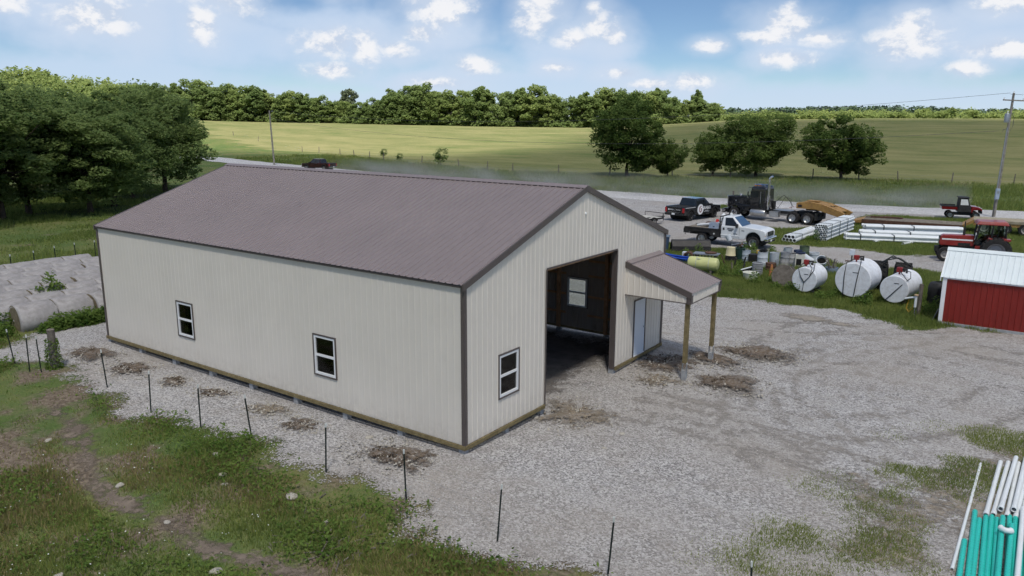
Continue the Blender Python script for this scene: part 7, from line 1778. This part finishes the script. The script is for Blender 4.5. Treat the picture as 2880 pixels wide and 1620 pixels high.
can('shallow_tub', 'round white shallow tub in front of the junk row', 'tub', [(0, 0), (.40, 0), (.41, .3), (.44, .38), (.45, .42), (.43, .43), (.38, .40), (.37, .3), (0, .28)], mat('offwhite_enamel', (.62, .63, .56), .5, var=.08, dirt=(.4, .38, .3), dirt_amt=.5), -1.82, 28.2)
mb = MB()
for k in range(8): mb.lathe([(.26, .1 * k), (.31, .1 * k + .02), (.31, .1 * k + .06), (.26, .1 * k + .08)], 20, None, True)
o = mb.build('ribbed_culvert', M_GRAYPL, None, 40, weld=False); put(o, -1.9, 29.6); tag(o, 'short upright grey ribbed culvert pipe behind the shallow tub', 'culvert')
mb = MB()
for k in range(9):
    pts = [(math.cos(2 * math.pi * i / 20) * (.55 + .02 * math.sin(i * 3 + k)), math.sin(2 * math.pi * i / 20) * .55, .06 + .075 * k) for i in range(21)]; mb.tube(pts, .008, 4)
for i in range(18): mb.tube([(math.cos(2 * math.pi * i / 18) * .55, math.sin(2 * math.pi * i / 18) * .55, .05), (math.cos(2 * math.pi * i / 18) * .55, math.sin(2 * math.pi * i / 18) * .55, .68)], .007, 4)
o = mb.build('wire_mesh_coil', M_WIRE); put(o, -.95, 31.7); tag(o, 'coil of grey wire mesh in front of the grey drums', 'wire mesh', kind='stuff')
can('rusty_drum', 'rusty red-brown drum beside the wire mesh coil', 'drum', drum(.3, .55, False), M_RUST, -1.62, 31.2)
o = MB().lathe([(0, 0), (.16, 0), (.13, .3), (.05, .75), (0, .78)], 12).build('orange_cone', mat('faded_orange', (.45, .17, .06), .7, var=.2), None, 40); put(o, -1.05, 29.5); tag(o, 'faded orange cone in the weeds below the rusty drum', 'cone')
t = thing('poly_tank', 'pale yellow horizontal poly tank behind the porch roof', 'tank', (-5.5, 27.9, hz(-5, 28)), 8)
t.scale = (.95, .85, .85)
MB().lathe([(0, 0), (.28, .01), (.42, .08), (.46, .2), (.46, .55), (.45, .56), (.45, .59), (.46, .6), (.46, 1.3), (.45, 1.31), (.45, 1.34), (.46, 1.35), (.46, 1.7), (.42, 1.83), (.28, 1.9), (0, 1.91)], 28, T(0, 0, .75) @ rotY90()).build('shell', M_YELPL, t, 40)
for xx in (.56, 1.33): MB().lathe([(.465, 0), (.475, 0), (.475, .05), (.465, .05)], 28, T(xx, 0, .75) @ rotY90(), True).build('band', mat('grey_band', (.42, .45, .34), .5), t)
for xx in (.4, 1.5): MB().box((xx, 0, .18), (.12, .8, .36)).build('cradle', M_OLDWOOD, t)
MB().box((.72, -.30, 1.11), (.2, .1, .01)).build('label_sticker', M_BLUEPL, t)
for k in range(7):
    o = obj('blue_pipe', pipe_mesh(2.6, .05, M_BLUEPL, 8, False)); put(o, -8.6 + .04 * k, 31.3 - .13 * k, .12 + .1 * (k % 2) + .2, -14 + 2 * k, 0, 3 * (k % 3)); tag(o, 'blue plastic pipe in the heap behind the porch roof', 'pipe', 'heap of blue pipes')
t = thing('steel_hatch', 'grey steel plate with round manhole lid on a rusty frame', 'steel plate', (-6.05, 32.2, hz(-6, 32)), 10)
MB().box((0, 0, .5), (1.6, .9, .06)).build('plate', M_GALV, t); MB().lathe([(0, 0), (.36, 0), (.38, .03), (.36, .06), (0, .05)], 22, T(.25, .1, .55)).build('manhole_lid', M_RUST, t, 40)
for i in range(7): MB().box((-.6 + i * .2, -.46, .38), (.06, .04, .22)).build('grate_bar', M_DKSTEEL, t)
MB().lathe([(.22, 0), (.30, 0), (.30, .5), (.22, .5)], 18, T(-1.05, -.15, .33) @ Matrix.Rotation(math.pi / 2, 4, 'X'), True).build('pipe_stub', M_RUST, t)
for s in (-.6, .6): MB().box((s, 0, .24), (.1, .8, .48)).build('leg', M_RUST, t)
o = MB().box((0, 0, .22), (.38, .34, .44)).build('white_box', M_WHTDRUM, None, bevel=.03); put(o, -7.35, 31.9, .1, 10); tag(o, 'small white box beside the blue pipe heap', 'box')
t = can('cream_tub', 'cream tapered tub turned upside down on dark scrap', 'tub', [(0, .0), (.30, 0), (.27, .05), (.24, .45), (.22, .47), (0, .47)], M_CREAMPL, -4.72, 32.9, .45, sc=1.12)
o = MB().box((0, 0, .22), (.6, .5, .44)).build('scrap_box', M_DKSTEEL, None, bevel=.02); put(o, -4.72, 32.9, 0, 15); tag(o, 'dark scrap box under the cream tub', 'box')
can('green_bin', 'dark green bin heaped with scrap metal behind the cream tub', 'bin', [(0, 0), (.26, 0), (.33, .85), (.36, .88), (.33, .9), (.30, .85), (0, .8)], M_DGREEN, -4.3, 33.4, inner=(.31, .84, M_RUST))
rng = np.random.default_rng(71)
for k in range(9):
    o = MB().box((0, 0, 0), (rng.uniform(.3, .7), .07, .05)).build('scrap_bar', [M_RUST, M_DKSTEEL, M_GALV][k % 3]); put(o, -4.5 + rng.uniform(-.3, .4), 33.5 + rng.uniform(-.3, .4), .95 + rng.uniform(0, .15), rng.uniform(0, 180), rng.uniform(-20, 20), rng.uniform(-20, 20)); tag(o, 'piece of scrap metal heaped on the dark green bin', 'scrap', 'scrap metal on the green bin')
can('blue_white_drum', 'pale blue-white drum right of the dark green bin', 'drum', drum(.26, .8), mat('pale_blue_plastic', (.42, .48, .55), .5, var=.1), -3.85, 33.3, inner=(.25, .72, M_SOILF))
o = MB().hexa([(-.36, -.25, 0), (.36, -.25, 0), (.36, .25, 0), (-.36, .25, 0)], [(-.42, -.3, .62), (.42, -.3, .62), (.42, .3, .62), (-.42, .3, .62)]).build('black_crate', M_BLKPLAS, None, bevel=.02); put(o, -3.2, 33.3, 0, 5); tag(o, 'black plastic crate left of the tall white drum', 'crate')
o = MB().lathe([(0, 0), (.1, 0), (.13, .04), (.12, .22), (0, .24)], 12).build('yellow_jug', mat('yellow_plastic', (.55, .33, .02), .5)); put(o, -3.1, 33.35, .64); tag(o, 'small yellow jug on the black crate', 'jug')
t = thing('cable_reel', 'big grey wooden cable reel leaning face-on beside the small tank', 'cable reel', (.25, 27.15, hz(.2, 27.1)), -6); t.rotation_euler = (R(-12), 0, R(-6))
MB().lathe([(0, 0), (.12, 0), (.12, .02), (.62, .02), (.62, .07), (0, .07)], 30, T(0, 0, .62) @ Matrix.Rotation(math.pi / 2, 4, 'X')).build('flange', M_OLDWOOD, t); MB().lathe([(0, 0), (.3, 0), (.3, .45), (0, .45)], 20, T(0, 0, .62) @ Matrix.Rotation(-math.pi / 2, 4, 'X')).build('core', M_OLDWOOD, t); MB().lathe([(0, .45), (.62, .45), (.62, .5), (0, .5)], 30, T(0, 0, .62) @ Matrix.Rotation(-math.pi / 2, 4, 'X')).build('flange', M_OLDWOOD, t)
t = thing('bucket_stand', 'white bucket stuck on a slanted post beside the white truck', 'bucket', (-6.1, 36.9, hz(-6, 37))); MB().tube([(0, 0, 0), (0, 0, .85)], .03, 8).build('post', M_GALV, t); b_ = MB().lathe(pail(.17, .2, .42), 18, T(-.15, 0, .75) @ Matrix.Rotation(R(-28), 4, 'Y')).build('bucket', M_WHTDRUM, t, 40)
t = thing('loader_bucket', 'dark steel loader bucket lying open side forward in the grass', 'loader bucket', (-8.3, 35.0, hz(-8.3, 35)), 34)
for s in (-1, 1): MB().prism([(-.45, 0), (.35, 0), (.45, .1), (.15, .75), (-.1, .85), (-.35, .5)], s * 1.3 - .02, s * 1.3 + .02, Matrix.Rotation(R(-90), 4, 'Z')).build('end_plate', M_DKSTEEL, t)
mb = MB(); pf = [(-.45, .0), (.25, .0), (.42, .12), (.40, .45), (.12, .80), (-.08, .86)]
mb.v = []; 
for a, b in zip(pf, pf[1:]): mb.add([(-1.3, -a[0], a[1]), (1.3, -a[0], a[1]), (1.3, -b[0], b[1]), (-1.3, -b[0], b[1])], [(0, 1, 2, 3)])
o = mb.build('shell', M_DKSTEEL, t); sm = o.modifiers.new('thick', 'SOLIDIFY'); sm.thickness = .03
t = thing('wheeled_bin', 'dark blue wheeled rubbish bin behind the far barn corner', 'rubbish bin', (-9.95, 34.4, hz(-10, 34.4)), 20)
MB().hexa([(-.24, -.26, .05), (.24, -.26, .05), (.24, .26, .05), (-.24, .26, .05)], [(-.30, -.34, 1.0), (.30, -.34, 1.0), (.30, .34, 1.0), (-.30, .34, 1.0)]).build('body', mat('bin_blue', (.05, .085, .15), .5, var=.1), t, bevel=.03); MB().hexa([(-.34, -.38, 1.0), (.36, -.38, 1.0), (.36, .38, 1.0), (-.34, .38, 1.0)], [(-.3, -.34, 1.07), (.32, -.34, 1.07), (.32, .34, 1.07), (-.3, .34, 1.07)]).build('lid', mat('bin_lid', (.10, .14, .19), .5), t, bevel=.02); MB().tube([(-.36, -.3, 1.0), (-.42, -.3, .98), (-.42, .3, .98), (-.36, .3, 1.0)], .02, 6).build('handle', MATS['bin_lid'], t)
for s in (-1, 1): MB().lathe([(0, 0), (.1, 0), (.1, .05), (0, .05)], 12, T(-.24, s * .3, .1) @ Matrix.Rotation(math.pi / 2, 4, 'X')).build('wheel', M_TYRE, t)
# scrap lying about
rng = np.random.default_rng(99)
sc = [(-3.9, 31.3, .95, 60, 'light grey splintered board sticking up in the weeds', M_OLDWOOD), (-3.5, 31.6, .7, 25, 'dark bent bar leaning in the junk', M_DKSTEEL), (-4.4, 31.2, .8, -30, 'rusty bar leaning beside the yellow tank', M_RUST), (-3.1, 30.6, .6, 50, 'dark rod sticking out of the weeds', M_DKSTEEL), (-2.8, 31.2, .7, -55, 'rusty pipe leaning against the black crate', M_RUST), (-3.6, 30.2, .5, 10, 'short tan board in the weeds', M_DECK), (-2.2, 30.6, .5, -20, 'short dark board near the rusty drum', M_DKSTEEL), (-5.2, 31.0, .7, 70, 'grey slat between yellow tank and manhole plate', M_GALV)]
for i, (x, y, L, a, lab, m_) in enumerate(sc):
    o = MB().box((0, 0, L / 2), (.09, .04, L)).build('scrap_board', m_); put(o, x, y, 0, i * 50, a * .6, a * .4); tag(o, lab, 'scrap', 'scrap boards and bars')
o = MB().tube([(-2.9, 29.3, .12), (-2.25, 29.9, .30)], .09, 12).build('black_pipe', M_BLKPLAS, None, 40); tag(o, 'black pipe lying beside a white strip in the weeds', 'pipe'); o = MB().box((0, 0, 0), (.75, .13, .03)).build('white_strip', M_PVC); put(o, -2.55, 29.55, .36, 42, 0, -14); tag(o, 'white strip lying on the black pipe', 'strip')
o = MB().tube([(.45, 28.4, .75), (.95, 28.6, .68)], .07, 10).build('white_tube', M_PVC); tag(o, 'short white tube above the cable reel', 'tube')
o = MB().tube([(1.9, 34.2, .62), (3.9, 34.9, .62)], .04, 6).build('rail', M_RUST); tag(o, 'thin rusty rail running behind the largest tank', 'rail')
o = MB().box((0, 0, .15), (.25, .2, .3)).build('white_meter', M_WHTDRUM, None, bevel=.02); put(o, 3.45, 28.3, 1.95); tag(o, 'small white meter on a post behind the largest tank', 'meter'); o = MB().tube([(3.45, 28.3, 0), (3.45, 28.3, 1.96)], .035, 6).build('meter_post', M_DKSTEEL); tag(o, 'dark thin post holding the small white meter', 'post')
for i, (x, y, L) in enumerate(((-1.5, 24.9, 1.6), (-2.6, 25.4, 1.2))):
    o = MB().box((0, 0, 0), (L, .18, .05)).build('rusty_plank', M_RUST); put(o, x, y, .06, 12 + 20 * i); tag(o, ['brown plank lying in the grass right of the porch roof', 'short brown plank half hidden behind the porch roof'][i], 'plank')
# fallen sticks and bark in the pasture
rng = np.random.default_rng(5); mb = MB()
for k in range(70):
    x, y = rng.normal(.3, 1.0), rng.normal(-4.9, .55); a = rng.uniform(0, 3.14); L = rng.uniform(.08, .3)
    mb.tube([(x, y, hz(x, y) + .03), (x + L * math.cos(a), y + L * math.sin(a), hz(x, y) + rng.uniform(.03, .12))], rng.uniform(.006, .016), 4)
tag(mb.build('dead_sticks', M_OLDWOOD), 'grey dead sticks and bark scattered in the lower pasture', 'sticks', kind='stuff')

# ---- road dust behind the maroon pickup
def dust():
    m = bpy.data.materials.new('road_dust'); m.use_nodes = True; n, l = m.node_tree.nodes, m.node_tree.links
    n.remove(n['Principled BSDF']); pv = n.new('ShaderNodeVolumePrincipled'); pv.inputs['Color'].default_value = (.82, .82, .80, 1)
    v = n.new('ShaderNodeTexCoord').outputs['Object']
    mp = n.new('ShaderNodeMapping'); mp.inputs['Scale'].default_value = (.45, 1, 1); l.new(v, mp.inputs[0])
    nz = tnoise(n, l, mp.outputs[0], .35, 3); g = n.new('ShaderNodeSeparateXYZ'); l.new(v, g.inputs[0])
    a = mrange(n, l, nz, .40, .68, 0, .20); zf = mrange(n, l, g.outputs[2], 0.2, 2.6, 1.0, 0.0)
    mu = n.new('ShaderNodeMath'); mu.operation = 'MULTIPLY'; l.new(a, mu.inputs[0]); l.new(zf, mu.inputs[1]); l.new(mu.outputs[0], pv.inputs['Density'])
    l.new(pv.outputs[0], n['Material Output'].inputs['Volume'])
    pts = [(-84, 69.5), (-60, 68.2), (-37, 66), (-22, 66.5), (-8, 69.5), (4, 73)]
    mb = MB(); L_ = []; 
    for i, (x, y) in enumerate(pts): L_.append((x, y))
    vs = []; fs = []
    for i, (x, y) in enumerate(L_):
        vs += [(x, y - 1, .1), (x, y + 11, .1), (x, y + 9, 2.8), (x, y + 1, 2.8)]
    for i in range(len(L_) - 1):
        for k in range(4): fs.append((i * 4 + k, i * 4 + (k + 1) % 4, i * 4 + 4 + (k + 1) % 4, i * 4 + 4 + k))
    fs += [(3, 2, 1, 0), tuple(len(vs) - 4 + k for k in range(4))]
    mb.add(vs, fs); tag(mb.build('road_dust', m), 'pale dust hanging over the road behind the maroon pickup', 'dust', kind='stuff')
dust()
